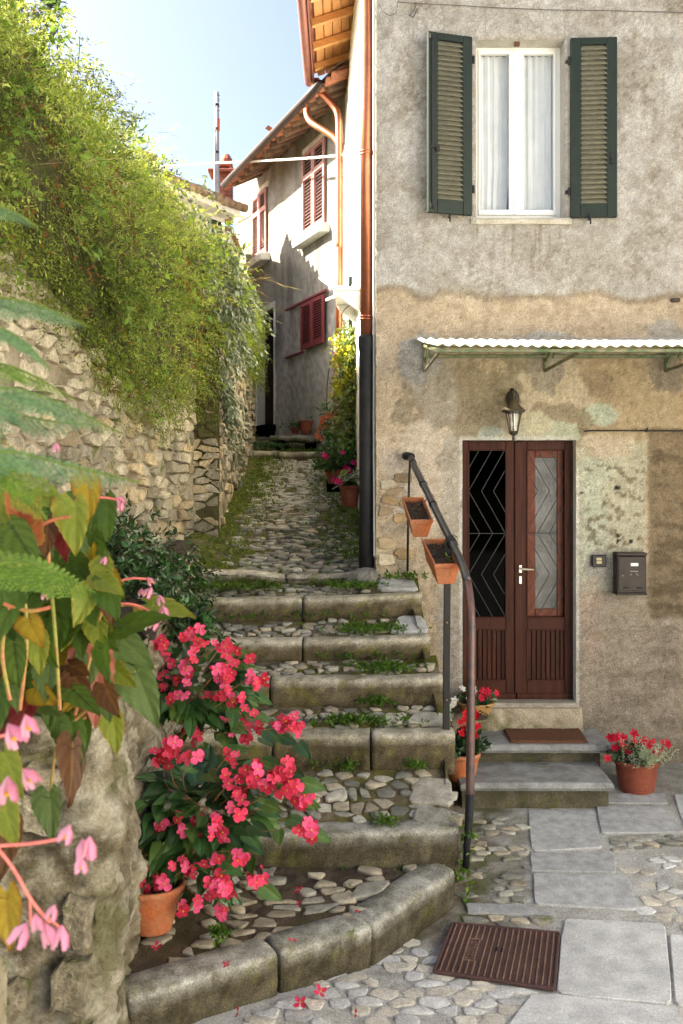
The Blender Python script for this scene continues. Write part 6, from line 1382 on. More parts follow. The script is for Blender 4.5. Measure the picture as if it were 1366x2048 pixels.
# wiry dark stems against the sky
def sky_stem(pts, d, label, nl, ll, spread=.5):
    P = [Vector(W(x, y, d + i * .02)) for i, (x, y) in enumerate(pts)]; root = thing('wild_stem', label, 'plant', P[0], 'dark stems above the wall crest'); sp = smooth_path(P)
    m_ = MB(); m_.tube(sp, [.006 * (1 - .8 * i / len(sp)) + .0012 for i in range(len(sp))], 4); m_.build('stem', mat('dark_stem', (.05, .05, .045), bump=0, fine=0) if 'dark_stem' not in bpy.data.materials else bpy.data.materials['dark_stem'], root)
    base = []; dd = []
    for _ in range(int(nl * 1.7)):
        i = R.randrange(max(1, len(sp) // 5), len(sp) - 1); base.append(tuple(sp[i])); dd.append((R.gauss(0, .7), R.gauss(0, .5), R.uniform(-.1, .9)))
    V, Q, K = sprays(np.array(base), nrm(np.array(dd)), NR.uniform(.05, .2, len(base)), 6, ll, ll * .42, (.03, .045, .05), (.075, .095, .085), droop=.1, spread=.9); tag(npmesh('foliage', V, Q, M['leaf'], K, root), kind='stuff')
sky_stem([(20, 150), (25, 90), (38, 40), (46, -30)], 7.0, 'dark leafy stem leaving the top left corner of the sky', 40, .05)
sky_stem([(60, 170), (70, 100), (85, 40), (100, 8)], 7.1, 'dark leafy stem beside the top left corner reaching a little lower', 40, .05)
sky_stem([(90, 190), (100, 150), (98, 90), (104, 45)], 7.3, 'thin leafy stem between the corner stems and the tall bare spike', 26, .045)
sky_stem([(150, 260), (152, 190), (158, 120), (160, 66)], 7.6, 'tall thin spike with beady leaves standing highest over the crest middle', 22, .03)
sky_stem([(165, 270), (175, 215), (185, 170), (188, 135)], 7.8, 'bushy dark stem just right of the tall spike', 40, .035)
sky_stem([(190, 290), (200, 240), (225, 205), (245, 190)], 8.0, 'arching dark stem leaning right over the crest', 22, .03)
sky_stem([(230, 310), (245, 270), (262, 245), (278, 235)], 8.3, 'short arching stem low on the crest above the roof corner', 22, .035)
sky_stem([(285, 350), (305, 338), (325, 345), (352, 352)], 8.7, 'low trailing dark stem at the right end of the crest', 16, .035)
sky_stem([(5, 120), (8, 60), (2, 10), (0, -40)], 6.9, 'dark leafy stem hugging the left edge of the picture', 36, .05)

# azalea on the bed
az = thing('azalea_bush', 'dark green azalea bush with leaf rosettes left of the steps', 'bush', (-1.35, 7.0, 1.8))
def rosette():
    base = np.zeros((1, 3)); a = NR.random(13) * 6.283; el = NR.uniform(-.1, .9, 13); d = np.c_[np.cos(a) * np.cos(el), np.sin(a) * np.cos(el), np.sin(el)]
    V, Q, K = leaf_quads(np.c_[d[:, :2] * .008, np.linspace(-.03, .01, 13)], d, np.tile([0, 0, 1.], (13, 1)) + NR.normal(size=(13, 3)) * .2, NR.uniform(.05, .085, 13), NR.uniform(.018, .026, 13), np.array([.03, .085, .02]) * NR.uniform(.6, 2.2, (13, 1)), .12)
    me = npmesh('leaf_rosette', V, Q, M['leafgloss'], K); d_ = me.data; bpy.data.objects.remove(me); return d_
ros = [rosette() for _ in range(5)]
cen = [(-1.55, 6.9, 1.95, .36), (-1.25, 7.1, 1.80, .30), (-1.1, 6.6, 1.60, .26), (-1.75, 7.2, 2.05, .34), (-1.35, 6.5, 1.75, .28)]
for i in range(210):
    cx_, cy_, cz_, r_ = cen[i % 5]; th = R.random() * 6.283; el = R.uniform(-.5, 1.3); rr = r_ * R.uniform(.7, 1.05); p = Vector((cx_ + rr * math.cos(th) * math.cos(el), cy_ + rr * math.sin(th) * math.cos(el) - .05, cz_ + rr * .8 * math.sin(el)))
    o = link('leaf_rosette', ros[i % 5], az, p); d = (p - Vector((cx_, cy_, cz_ - .15))).normalized(); o.rotation_euler = d.to_track_quat('Z', 'Y').to_euler(); o.scale = [R.uniform(.8, 1.25)] * 3
m_ = MB()
for i in range(26): cx_, cy_, cz_, r_ = cen[i % 5]; m_.tube([(cx_, cy_, 1.5), (cx_ + R.gauss(0, r_ * .3), cy_ + R.gauss(0, r_ * .3), cz_), (cx_ + R.gauss(0, r_ * .6), cy_ + R.gauss(0, r_ * .6), cz_ + r_ * .5)], [.009, .006, .003], 5)
m_.build('branch', mat('branch_brown', (.10, .07, .045), rough=.9, bump=.2), az)
th = NR.random(700) * 6.283; V, Q, K = [], [], []
base = np.array([np.array(cen[i % 5][:3]) + NR.normal(size=3) * cen[i % 5][3] * .5 for i in range(700)]); V, Q, K = sprays(base, nrm(NR.normal(size=(700, 3)) + [0, -.3, .5]), NR.uniform(.05, .12, 700), 6, .06, .022, (.012, .03, .008), (.04, .08, .02), droop=.2); tag(npmesh('inner_foliage', V, Q, M['leafgloss'], K, az), kind='stuff')

# leaf shapes shared by the begonias
def heart_leaf(L, W_, c1, c2, asym=.25, cup=.12, drop=.22, tooth=.0, ncol=None, nu_=11, nv_=9):
    """leaf blade from the stalk at the origin along +Y, face up +Z"""
    V = []; K = []
    for i in range(nu_):
        t = i / (nu_ - 1); y = L * (-.14 + 1.14 * t); 
        wv = math.sin(math.pi * min(1, (t * .98 + .02)) ** .62) ** .85 * (1 - .25 * t)
        for j in range(nv_):
            s_ = -1 + 2 * j / (nv_ - 1); ww = W_ / 2 * wv * (1 + asym * (1 if s_ > 0 else -1) * (1 - t)) * (1 + tooth * math.sin(t * 55))
            yy = y - (abs(s_) ** 1.5) * L * .10 * (1 - t) ** 2 + (L * .08 * (1 - abs(s_)) if t < .15 else 0)
            rid = .016 * L * math.cos((t - abs(s_) * .45) * 26); z = cup * W_ * (1 - (1 - abs(s_)) ** 2) * .7 - drop * L * t * t + rid * abs(s_)
            V.append((s_ * ww, yy, z)); vein = 1 if abs(s_) < .05 else (math.cos((t * 1.0 - abs(s_) * .45) * 26) * .5 + .5) ** 6 * .7
            e = abs(s_) ** 6; c = lerp(np.array(c1), np.array(c2), vein * .8)
            if ncol is not None: c = lerp(c, np.array(ncol), min(1, max(e, t ** 8) * .9))
            K.append(c)
    V = np.array(V); me = npmesh('leaf', V, gridq(nu_, nv_)[:, ::-1], M['leaf'], np.array(K), smooth=True); d = me.data; bpy.data.objects.remove(me); return d
def put_leaf(me, root, tip_dir, base, s, facing, name='leaf', label=None, m=None):
    o = link(name, me, root, base); y = Vector(tip_dir).normalized(); z = Vector(facing); z = (z - y * z.dot(y)).normalized(); x = y.cross(z); orient(o, x, y, z, s)
    if label: o['label'] = label
    return o
# scarlet begonias in pots
M['begleaf'] = leafmat('begonia_leaf', .3, .12, .5)
gl = []
for c1, c2 in (((.03, .085, .022), (.08, .15, .045)), ((.045, .11, .028), (.10, .18, .05)), ((.02, .055, .018), (.05, .10, .035)), ((.075, .14, .03), (.14, .22, .06))):
    d = heart_leaf(1, .82, c1, c2, .3, .10, .18); d.materials[0] = M['begleaf']; gl.append(d)
def beg_flower(tone):
    m_ = MB(); k = tone
    for a, r_, wd in ((0, 1, 1.05), (math.pi, 1, 1.05), (math.pi / 2, .85, .62), (-math.pi / 2, .85, .62)):
        ca, sa = math.cos(a), math.sin(a); P = lambda u, v, z: (ca * u - sa * v, sa * u + ca * v, z)
        m_.cur = (.62 * k, .045 * k, .085 * k); b0 = P(.05, 0, .04); m_.cur = (min(.9, .80 * k), .06 * k * k, .15 * k * k)
        pts = [P(.05, 0, .05), P(.35 * r_, wd * .42, .14), P(.75 * r_, wd * .5, .16), P(r_, wd * .22, .10), P(r_, -wd * .22, .10), P(.75 * r_, -wd * .5, .16), P(.35 * r_, -wd * .42, .14), P(.55 * r_, 0, .04)]
        m_.add(pts, [(0, 7, 1), (1, 7, 2), (2, 7, 3), (3, 7, 4), (4, 7, 5), (5, 7, 6), (6, 7, 0)][::1])
    m_.cur = (.75, .45, .03)
    m_.add([(0, 0, .26)] + [(.15 * math.cos(a), .15 * math.sin(a), .06) for a in np.linspace(0, 6.283, 7)[:-1]], [(0, 1 + i, 1 + (i + 1) % 6) for i in range(6)]); return m_.mesh('flower', M['petal'])
fl = [beg_flower(t) for t in (.7, .92, 1.05, 1.4)]
def begonia(pot_c, r, h, label, clusters, leaves, core, nleaf):
    root = pot('begonia_pot', pot_c, r, h, M['terracotta'], label, 'potted plant', 'potted scarlet begonias', taper=.62)
    top = Vector((pot_c[0], pot_c[1], pot_c[2] + h - .02))
    st = MB(); sm = mat('begonia_stem', (.20, .13, .04), (.30, .10, .05), sc1=12, rough=.5, bump=0) if 'begonia_stem' not in bpy.data.materials else bpy.data.materials['begonia_stem']
    for (px_, py_, d, n_) in clusters:
        c = Vector(W(px_, py_, d)); midp = top.lerp(c, .55) + Vector((0, 0, .10)); st.tube(smooth_path([core.lerp(c, .25) + Vector((0, .06, -.03)), midp.lerp(c, .3), c + Vector((0, .02, .03)), c]), .0024, 4)
        cm = MB()
        for q in range(3): cm.tube([c + Vector((0, 0, .03)), c + Vector((R.gauss(0, .03), R.gauss(0, .02), R.gauss(0, .03)))], .002, 4)
        cl = cm.build('flower_cluster', sm, root)
        for q in range(2):
            p = c + Vector((R.gauss(0, .05), .05 + abs(R.gauss(0, .03)), R.gauss(-.02, .04))); out = (p - core); out.z *= .5; put_leaf(R.choice(gl), root, out.normalized() + Vector((R.gauss(0, .5), 0, -.4)), p - out.normalized() * .04, R.uniform(.08, .125), Vector((R.gauss(0, .4), -.8, R.uniform(.4, 1.1))))
        for q in range(n_):
            p = c + Vector((R.gauss(0, .032), R.gauss(-.01, .022), R.gauss(0, .030))); nn = Vector((R.gauss(0, .5), -1, R.gauss(.15, .45))).normalized(); o = link('flower', R.choice(fl), cl, p); t_ = nn.orthogonal().normalized(); a = R.random() * 6.28; u = t_ * math.cos(a) + nn.cross(t_) * math.sin(a); orient(o, u, nn.cross(u), nn, R.uniform(.024, .043))
    for (px_, py_, d, s_) in leaves:
        p = Vector(W(px_, py_, d)); out = (p - core); out.z *= .4; put_leaf(R.choice(gl), root, out.normalized() + Vector((R.gauss(0, .4), -.15, -.35)), p - out.normalized() * s_ * .4, s_, Vector((R.gauss(0, .35), -.85, R.uniform(.35, 1.1))))
    for _ in range(nleaf):
        a = R.random() * 6.283; el = R.uniform(-.35, 1.2); rr = R.uniform(.55, 1.0); p = core + Vector((.40 * rr * math.cos(a) * math.cos(el), .28 * rr * math.sin(a) * math.cos(el) - .03, .34 * rr * math.sin(el))); out = (p - core).normalized(); s_ = R.uniform(.09, .15); put_leaf(R.choice(gl), root, out + Vector((0, 0, -.5)), p - out * s_ * .3, s_, out * .5 + Vector((0, -.5, .8)))
        if R.random() < .1: st.tube([top, top.lerp(p, .6) + Vector((0, 0, .05)), p - out * s_ * .3], .0026, 4)
    tag(st.build('stem', sm, root), kind='stuff'); return root
cl1 = [(351, 1501), (384, 1514), (333, 1522), (456, 1522), (482, 1560), (492, 1582), (471, 1619), (566, 1537), (574, 1583), (597, 1598), (617, 1660), (318, 1650), (359, 1645), (405, 1645), (436, 1652), (268, 1734), (287, 1762), (313, 1757), (382, 1739), (425, 1747), (464, 1716), (456, 1788), (438, 1814), (395, 1809), (507, 1762), (540, 1560), (500, 1540), (585, 1560), (445, 1770)]
cl2 = [(318, 1286), (333, 1317), (382, 1270), (397, 1293), (366, 1340), (336, 1355), (451, 1291), (451, 1335), (466, 1317), (507, 1360), (359, 1404), (369, 1434), (387, 1455), (412, 1409), (441, 1399), (464, 1404), (505, 1452), (484, 1470), (564, 1450), (577, 1463), (440, 1350), (490, 1440), (310, 1300)]
lv1 = [(262, 1660, .13), (285, 1710, .14), (320, 1725, .13), (345, 1690, .13), (255, 1740, .11), (365, 1740, .12), (250, 1620, .12), (275, 1600, .12), (330, 1755, .1), (305, 1570, .13), (420, 1545, .12), (430, 1605, .09), (375, 1655, .12), (415, 1680, .11), (350, 1710, .13), (260, 1700, .12), (520, 1655, .12), (490, 1655, .10), (570, 1665, .09), (415, 1770, .10), (520, 1580, .10), (545, 1610, .09), (310, 1620, .12), (350, 1600, .12), (300, 1690, .12), (470, 1690, .10), (390, 1590, .1), (290, 1640, .12), (450, 1640, .1), (530, 1540, .09), (400, 1730, .1)]
lv2 = [(330, 1390, .11), (290, 1440, .12), (305, 1470, .12), (330, 1500, .11), (265, 1510, .11), (480, 1455, .10), (455, 1475, .10), (535, 1480, .09), (410, 1500, .10), (440, 1530, .11), (350, 1360, .10), (420, 1370, .09), (320, 1340, .1), (380, 1380, .1), (465, 1350, .08), (280, 1380, .12), (410, 1440, .1), (360, 1480, .11), (300, 1410, .1)]
def dpt(x, y, b): return b - .25 * max(0, (x - 300) / 300) + R.gauss(0, .06)
begonia((W(304, 1850, 5.15)[0], 5.15, .25), .165, .24, 'scarlet begonia in a terracotta pot on the lowest step, the nearer of two', [(x, y, dpt(x, y, 5.1), R.choice((4, 5, 6, 8))) for x, y in cl1], [(x, y, dpt(x, y, 5.12), s) for x, y, s in lv1], Vector(W(400, 1640, 5.25)), 150)
begonia((W(285, 1560, 5.75)[0], 5.75, .62), .15, .24, 'scarlet begonia on a higher step behind the nearer potted begonia', [(x, y, dpt(x, y, 5.85), R.choice((4, 5, 6, 8))) for x, y in cl2], [(x, y, dpt(x, y, 5.85), s) for x, y, s in lv2], Vector(W(395, 1400, 5.95)), 130)
# fallen blossoms
for i, (x, y, z, lab) in enumerate(((597, 1785, .25, 'fallen pink blossom on the big pale cobble of the lowest tread'), (597, 1811, .25, 'fallen pink petal just below the fallen blossom on the lowest tread'), (313, 1898, .25, 'small fallen pink blossom in the soil right of the begonia pot'), (453, 1934, .235, 'fallen red and yellow blossom on the front kerb stone'), (584, 1885, .235, 'pale fallen petal on the kerb near the stone joint'), (717, 1828, .26, 'red fallen petal at the joint of the lowest kerb stones'), (600, 2010, .02, 'larger fallen red blossom on the paving below the kerb'), (640, 1988, .02, 'fallen pink petal pair on the paving right of the larger blossom'), (476, 2029, .02, 'tiny fallen pink petal on the paving below the front kerb'), (712, 2033, .02, 'fallen pink petal at the bottom edge of the picture'), (525, 1742, .25, 'small red fallen petal on the lowest tread close to the riser'))):
    d = F * (EZ - z) / (y - HY); p = Vector(W(x, y, d)); m_ = MB(); flower5(m_, p + Vector((0, 0, .012)), (R.gauss(0, .5), -.6, 1), .036 if 'larger' in lab else R.uniform(.02, .028), (.66, .05, .13), (.6, .3, .1), npet=4 if 'blossom' in lab else 2); tag(m_.build('fallen_blossom', M['petal'], org=p), lab, 'petal', 'fallen begonia petals')

# weeds in the joints: ground cover
wp = []
def weeds(n, fx_, r, c1, c2, ll=.03, lw=.016, nl=5):
    base = np.array([fx_() for _ in range(n)]); d = nrm(NR.normal(size=(n, 3)) * [1, 1, .3] + [0, 0, .7]); wp.append(sprays(base, d, NR.uniform(.4, 1.2, n) * r, nl, ll, lw, c1, c2, droop=.35, jit=.3))
def near_wall(): 
    y = 8.3 + 5.9 * R.random() ** 1.1; x = -1.2 + .012 * (y - 8) + abs(R.gauss(0, .24)) - (.25 * R.random() if y < 9.3 else .05); return (x, y, pathz(y) - .01 + .06 * max(0, -.6 - x))
def right_side():
    y = 8.5 + 5 * R.random(); x = xw(y) - abs(R.gauss(0, .22)) ; return (x, y, pathz(y) + .03)
weeds(950, near_wall, .08, (.09, .14, .025), (.22, .27, .06)); weeds(900, right_side, .065, (.07, .14, .03), (.17, .25, .06))
def joint(k, x0, x1, b=.0):
    def f():
        x = R.choice([R.uniform(x0, x1)]) ; L = ST[k]['line']; p = interp_line(L, x); return (x, p[1] - .015 + R.gauss(0, .015), p[2] - ST[k]['rz'] + .02)
    return f
for k, x0, x1, n_ in ((6, -1.1, .15, 26), (6, .0, .2, 26), (5, -.9, .3, 34), (4, -.2, .5, 40), (3, .1, .35, 30), (3, .2, .3, 25), (2, -.2, .1, 20), (1, .3, .42, 26), (1, .0, .05, 10)): weeds(n_, joint(k, x0, x1), .06, (.05, .12, .015), (.14, .25, .04))
def spot(x0, x1, y0, y1, zf): return lambda: (R.uniform(x0, x1), R.uniform(y0, y1), zf)
def stepspot(cx_, cy_, sx, sy, z): return lambda: (R.gauss(cx_, sx), R.gauss(cy_, sy), z)
for a in ((.12, 6.72, .14, .05, .945, 140), (.28, 7.10, .12, .06, 1.235, 120), (.22, 7.44, .16, .07, 1.455, 130), (.08, 7.86, .14, .08, 1.735, 90), (.5, 7.9, .10, .04, 1.80, 40), (-.8, 7.9, .2, .1, 1.72, 60), (.26, 6.02, .03, .02, .50, 24), (.47, 6.45, .03, .02, .72, 26), (-.62, 5.06, .03, .02, .26, 30), (.05, 6.44, .02, .02, .70, 10)): weeds(a[5], stepspot(*a[:5]), .06, (.05, .12, .015), (.15, .26, .04))
weeds(24, lambda: (.74 + R.gauss(0, .01), 5.92, R.uniform(.05, .55)), .06, (.08, .17, .02), (.2, .32, .05), ll=.04, lw=.022); weeds(14, lambda: (R.gauss(*[ypx(980, 1818)[0], .03]), ypx(980, 1818)[1], .03), .04, (.05, .14, .02), (.1, .22, .04))
weeds(260, lambda: (-1.15 + R.gauss(0, .2), 14.7 + R.gauss(0, .25), 3.06), .14, (.03, .085, .03), (.08, .15, .06)); weeds(160, lambda: (-.6 + R.gauss(0, .35), 14.5 + R.gauss(0, .1), 2.98), .06, (.05, .1, .02), (.1, .17, .03))
weeds(200, lambda: (R.uniform(-1.15, -.5), 7.75 + R.random() * .3, 1.72), .05, (.05, .09, .015), (.1, .15, .03)); weeds(260, lambda: (-1.12 + R.gauss(0, .07), R.uniform(6.9, 8.1), 1.62), .09, (.05, .1, .015), (.14, .19, .03))
V, Q, K = cat_leaves(*wp); tag(npmesh('joint_weeds', V, Q, M['leaf'], K), kind='stuff')

# plants along the right of the alley
jm = thing('jasmine_climber', 'yellow green jasmine climbing the alley side wall beside the black pipe', 'climber', (.08, 11.2, 2.4))
n_ = 520; base = np.array([W(R.gauss(699, 6) + (6 if i % 3 else -4), R.uniform(662, 900), 11.2 + R.gauss(0, .15)) for i in range(n_)]); V, Q, K = sprays(base, nrm(NR.normal(size=(n_, 3)) + [-.3, -.4, .2]), NR.uniform(.06, .2, n_), 7, .05, .028, (.06, .11, .03), (.26, .30, .07), droop=.3, jit=.35); tag(npmesh('foliage', V, Q, M['leafgloss'], K, jm), kind='stuff')
b2 = np.array([W(R.gauss(692, 9), R.uniform(672, 800), 11.15 + R.gauss(0, .12)) for i in range(210)]); V, Q, K = sprays(b2, nrm(NR.normal(size=(210, 3)) + [-.6, -.4, .3]), NR.uniform(.05, .22, 210), 6, .045, .028, (.30, .34, .03), (.55, .52, .10), droop=.2); tag(npmesh('yellow_foliage', V, Q, M['leaf'], K, jm), kind='stuff')
def vine(pts, r): m_ = MB(); m_.tube(smooth_path([Vector(W(*q)) for q in pts]), r, 6); m_.build('vine_stem', bpy.data.materials['branch_brown'], jm)
vine([(700, 920, 11.2), (705, 800, 11.25), (702, 700, 11.25), (715, 640, 11.2)], .014); vine([(658, 880, 12.6), (652, 790, 12.6), (659, 730, 12.5), (664, 715, 12.4)], .008); vine([(680, 634, 10.8), (690, 616, 10.8), (706, 608, 10.8), (716, 610, 10.8)], .006)
rs = thing('rose_bush', 'sprawling bush with small coral flowers in front of the far wall', 'bush', W(650, 900, 12.4))
n_ = 160; base = np.array([W(R.gauss(672, 14), R.uniform(820, 935), 12.3 + R.gauss(0, .2)) for _ in range(n_)]); V, Q, K = sprays(base, nrm(NR.normal(size=(n_, 3)) + [-.5, -.3, .4]), NR.uniform(.1, .25, n_), 6, .055, .028, (.03, .08, .02), (.09, .16, .05)); tag(npmesh('foliage', V, Q, M['leaf'], K, rs), kind='stuff')
for x, y in ((676, 823), (668, 825), (655, 832), (648, 842), (643, 848), (650, 852), (640, 858), (668, 843), (634, 872), (642, 876), (660, 835), (645, 838)):
    m_ = MB(); flower5(m_, W(x, y, 12.2), (R.gauss(0, .4), -1, .3), .045, (.62, .16, .11), (.6, .3, .12)); m_.build('flower', M['petal'], rs)
ir = thing('iris_clump', 'clump of long sword shaped green leaves beside the black pipe', 'plant', W(690, 945, 11.0))
for i in range(46):
    b = Vector(W(R.gauss(700, 7), R.uniform(925, 950), 11.0 + R.gauss(0, .08))); d = Vector((R.gauss(-.25, .5), R.gauss(-.1, .3), 1)).normalized(); L_ = R.uniform(.22, .5); s_ = d.orthogonal().normalized() * .012; m_ = MB(); k_ = R.uniform(.7, 1.4); m_.cur = (.04 * k_, .12 * k_, .03 * k_); p1 = b + d * L_ * .5; p2 = b + d * L_ * .8 - Vector((0, 0, L_ * .05)); p3 = b + d * L_ - Vector((0, 0, L_ * .22)) + Vector((d.x * L_ * .15, 0, 0)); m_.add([b - s_, b + s_, p1 + s_, p1 - s_, p2 + s_ * .7, p2 - s_ * .7, p3], [(0, 1, 2, 3), (3, 2, 4, 5), (5, 4, 6)]); m_.build('leaf', M['leaf'], ir)
gp = pot('geranium_pot', W(672, 968, 10.9), .12, .16, M['terradark'], 'dark pot of magenta geraniums under the sword leaved clump', 'potted plant')
leaf_clump('foliage', gp, Vector(W(672, 942, 10.9)), .26, 120, .05, .04, (.025, .06, .02), (.08, .13, .05), M['leaf'])
for x, y in ((686, 905), (650, 912), (655, 916), (690, 935), (697, 938), (706, 925), (712, 928), (668, 960), (675, 965), (682, 967), (648, 910), (700, 945), (690, 942)):
    m_ = MB(); flower5(m_, W(x, y, 10.75), (R.gauss(0, .4), -1, .4), .034, (.55, .025, .19), (.4, .05, .1)); m_.build('flower', M['petal'], gp)
hp = pot('hosta_pot', W(700, 1014, 9.85), .10, .21, M['terradark'], 'pot with pale edged variegated hosta leaves just left of the black pipe', 'potted plant')
hl = heart_leaf(1, .66, (.10, .15, .09), (.16, .21, .12), .05, .14, .3, ncol=(.50, .52, .42))
for i in range(22):
    a = R.random() * 6.283; c0 = Vector(W(700, 965, 9.85)); d = Vector((math.cos(a), math.sin(a), R.uniform(-.3, .45))); put_leaf(hl, hp, d, c0 + Vector((R.gauss(0, .03), R.gauss(0, .03), R.uniform(-.03, .12))), R.uniform(.12, .2), Vector((0, -.25, 1)))
for x, y in ((676, 963), (684, 968)):
    m_ = MB(); flower5(m_, W(x, y, 9.8), (0, -1, .4), .035, (.6, .02, .16), (.5, .05, .1)); m_.build('flower', M['petal'], hp)
m_ = MB(); x, y, z = W(668, 962, 11.0); m_.box(x - .08, x + .16, y - .1, y + .12, z - .12, z + .03, .01); tag(m_.build('stone_block', M['kerb3'], org=(x, y, z)), 'dark low stone block under the geraniums beside the alley', 'stone')

# =====================================================================  NEAREST PLANTS (left edge)
bg = thing('angel_wing_begonia', 'angel wing begonia with green, yellow and reddish leaves spilling over the low garden wall', 'begonia', (-1.25, 4.3, 1.55))
tones = {'green': ((.07, .13, .022), (.11, .17, .035)), 'light': ((.20, .25, .035), (.30, .33, .06)), 'grey': ((.11, .17, .055), (.17, .23, .09)), 'pink': ((.47, .15, .12), (.60, .28, .22)), 'red': ((.33, .095, .05), (.22, .05, .03)), 'maroon': ((.16, .018, .025), (.25, .04, .04)), 'brown': ((.12, .05, .025), (.22, .12, .04)), 'yellow': ((.42, .30, .03), (.33, .19, .03)), 'vein': ((.10, .16, .025), (.025, .05, .012))}
lm = {k: heart_leaf(1, .72, a, b, .35, .12, .2, .04, {'light': (.36, .30, .05), 'yellow': (.28, .10, .02), 'green': None, 'red': (.42, .22, .05)}.get(k), 33, 15) for k, (a, b) in tones.items()}
def face_leaf(x0, y0, x1, y1, d, k, tilt=(0, 0), label=None, dd=-.08):
    """stalk end (x0,y0) to tip (x1,y1) in photo pixels at depth d"""
    a = Vector(W(x0, y0, d)); b = Vector(W(x1, y1, d + dd)); put_leaf(lm[k], bg, b - a, a, (b - a).length * 1.02, Vector((tilt[0], -1, .35 + tilt[1])))
LV = [(195, 1310, 188, 1452, 3.35, 'pink', (.1, -.2)), (150, 1330, 175, 1420, 3.4, 'red', (-.4, 0)), (100, 1345, 95, 1455, 3.3, 'green', (.1, .1)), (30, 1290, 35, 1370, 3.0, 'vein', (0, .3)), (20, 1215, -30, 1300, 2.9, 'green', (.2, .4)), (270, 1340, 315, 1450, 3.5, 'grey', (.2, 0)), (245, 1310, 262, 1390, 3.55, 'green', (.5, .1)), (232, 1268, 305, 1330, 3.4, 'grey', (0, .4)),
      (60, 1065, 70, 1000, 2.9, 'red', (.1, .2)), (45, 1040, 10, 985, 2.85, 'red', (-.2, .2)), (25, 1055, 75, 1130, 2.8, 'vein', (0, .4)), (95, 1045, 90, 1110, 3.0, 'brown', (.2, 0)), (130, 1035, 125, 1118, 3.05, 'maroon', (-.3, -.1)), (150, 1010, 150, 1105, 3.0, 'light', (.2, .1)), (180, 960, 178, 1035, 3.1, 'yellow', (.2, 0)), (210, 1128, 203, 1185, 3.2, 'light', (.2, .1)), (195, 1240, 200, 1305, 3.3, 'light', (.2, 0)), (215, 1185, 225, 1245, 3.25, 'brown', (.3, 0)),
      (60, 1240, 85, 1290, 2.95, 'yellow', (.2, .2)), (75, 1270, 80, 1345, 3.1, 'light', (.3, 0)), (120, 1240, 110, 1310, 3.2, 'green', (0, .2)), (140, 1330, 175, 1345, 3.3, 'brown', (0, .6)), (10, 1510, 40, 1590, 2.7, 'light', (.1, .3)), (145, 1490, 150, 1610, 3.4, 'brown', (1.6, 0)), (140, 1440, 160, 1540, 3.45, 'green', (.4, .3)), (100, 1590, 102, 1680, 3.6, 'grey', (.1, .1)), (15, 1790, 20, 1900, 2.6, 'yellow', (.2, .2)), (5, 1600, 30, 1690, 2.6, 'light', (.1, .2)), (25, 1650, -5, 1760, 2.7, 'brown', (0, .2)),
      (-20, 1120, 0, 1210, 2.8, 'green', (.1, .3)), (40, 1180, 25, 1240, 3.0, 'green', (.3, .2)), (160, 1270, 165, 1310, 3.3, 'green', (.3, .4)), (225, 1430, 235, 1505, 3.6, 'light', (.4, .2)), (60, 1400, 20, 1480, 3.2, 'maroon', (0, .3)), (20, 1420, 30, 1500, 3.3, 'maroon', (.2, .3)), (0, 1380, -10, 1470, 3.1, 'green', (.2, .3)), (165, 1440, 170, 1500, 3.6, 'green', (0, .6)), (250, 1250, 330, 1225, 3.3, 'green', (0, .8)), (110, 1160, 135, 1235, 3.2, 'green', (-.3, .3)), (300, 1210, 385, 1222, 3.5, 'light', (0, 1.2)), (180, 1185, 150, 1250, 3.1, 'light', (.5, .1))]
for q in LV: face_leaf(q[0], q[1], q[2], q[3], q[4], q[5], q[6])
for i in range(300):      # leaves in the depth of the plant
    x, y = R.uniform(-60, 215), R.uniform(990, 1400); d = R.uniform(3.1, 4.0); a = R.uniform(-1.0, 1.0); L_ = R.uniform(42, 78); face_leaf(x, y, x + L_ * math.sin(a), y + L_ * math.cos(a), d, R.choice(('green', 'green', 'green', 'grey', 'grey', 'light', 'light', 'vein', 'yellow', 'brown')), (R.gauss(0, .5), R.uniform(-.1, .8)))
stm = MB()
def stalk(pts, d, r=.006): stm.tube(smooth_path([Vector(W(x, y, d + (dd_ if False else 0))) for x, y in pts]), r, 6)
for pts, d in (([(40, 1420), (60, 1250), (25, 1060)], 3.0), ([(120, 1420), (110, 1250), (90, 1040), (150, 1020)], 3.1), ([(150, 1430), (190, 1280), (212, 1180), (212, 1130)], 3.3), ([(150, 1430), (200, 1230), (260, 1200), (310, 1245)], 3.4), ([(150, 1440), (195, 1400), (195, 1310)], 3.35), ([(160, 1440), (240, 1400), (270, 1340)], 3.5), ([(70, 1060), (100, 1040), (140, 1033)], 2.95), ([(20, 1400), (0, 1300), (20, 1215)], 2.9), ([(100, 1590), (110, 1500), (130, 1440)], 3.7), ([(0, 1205), (55, 1225), (100, 1215)], 2.9)): stalk(pts, d)
tag(stm.build('stem', mat('red_stem', (.35, .10, .05), (.22, .22, .04), sc1=6, rough=.5, bump=0), bg), kind='stuff')
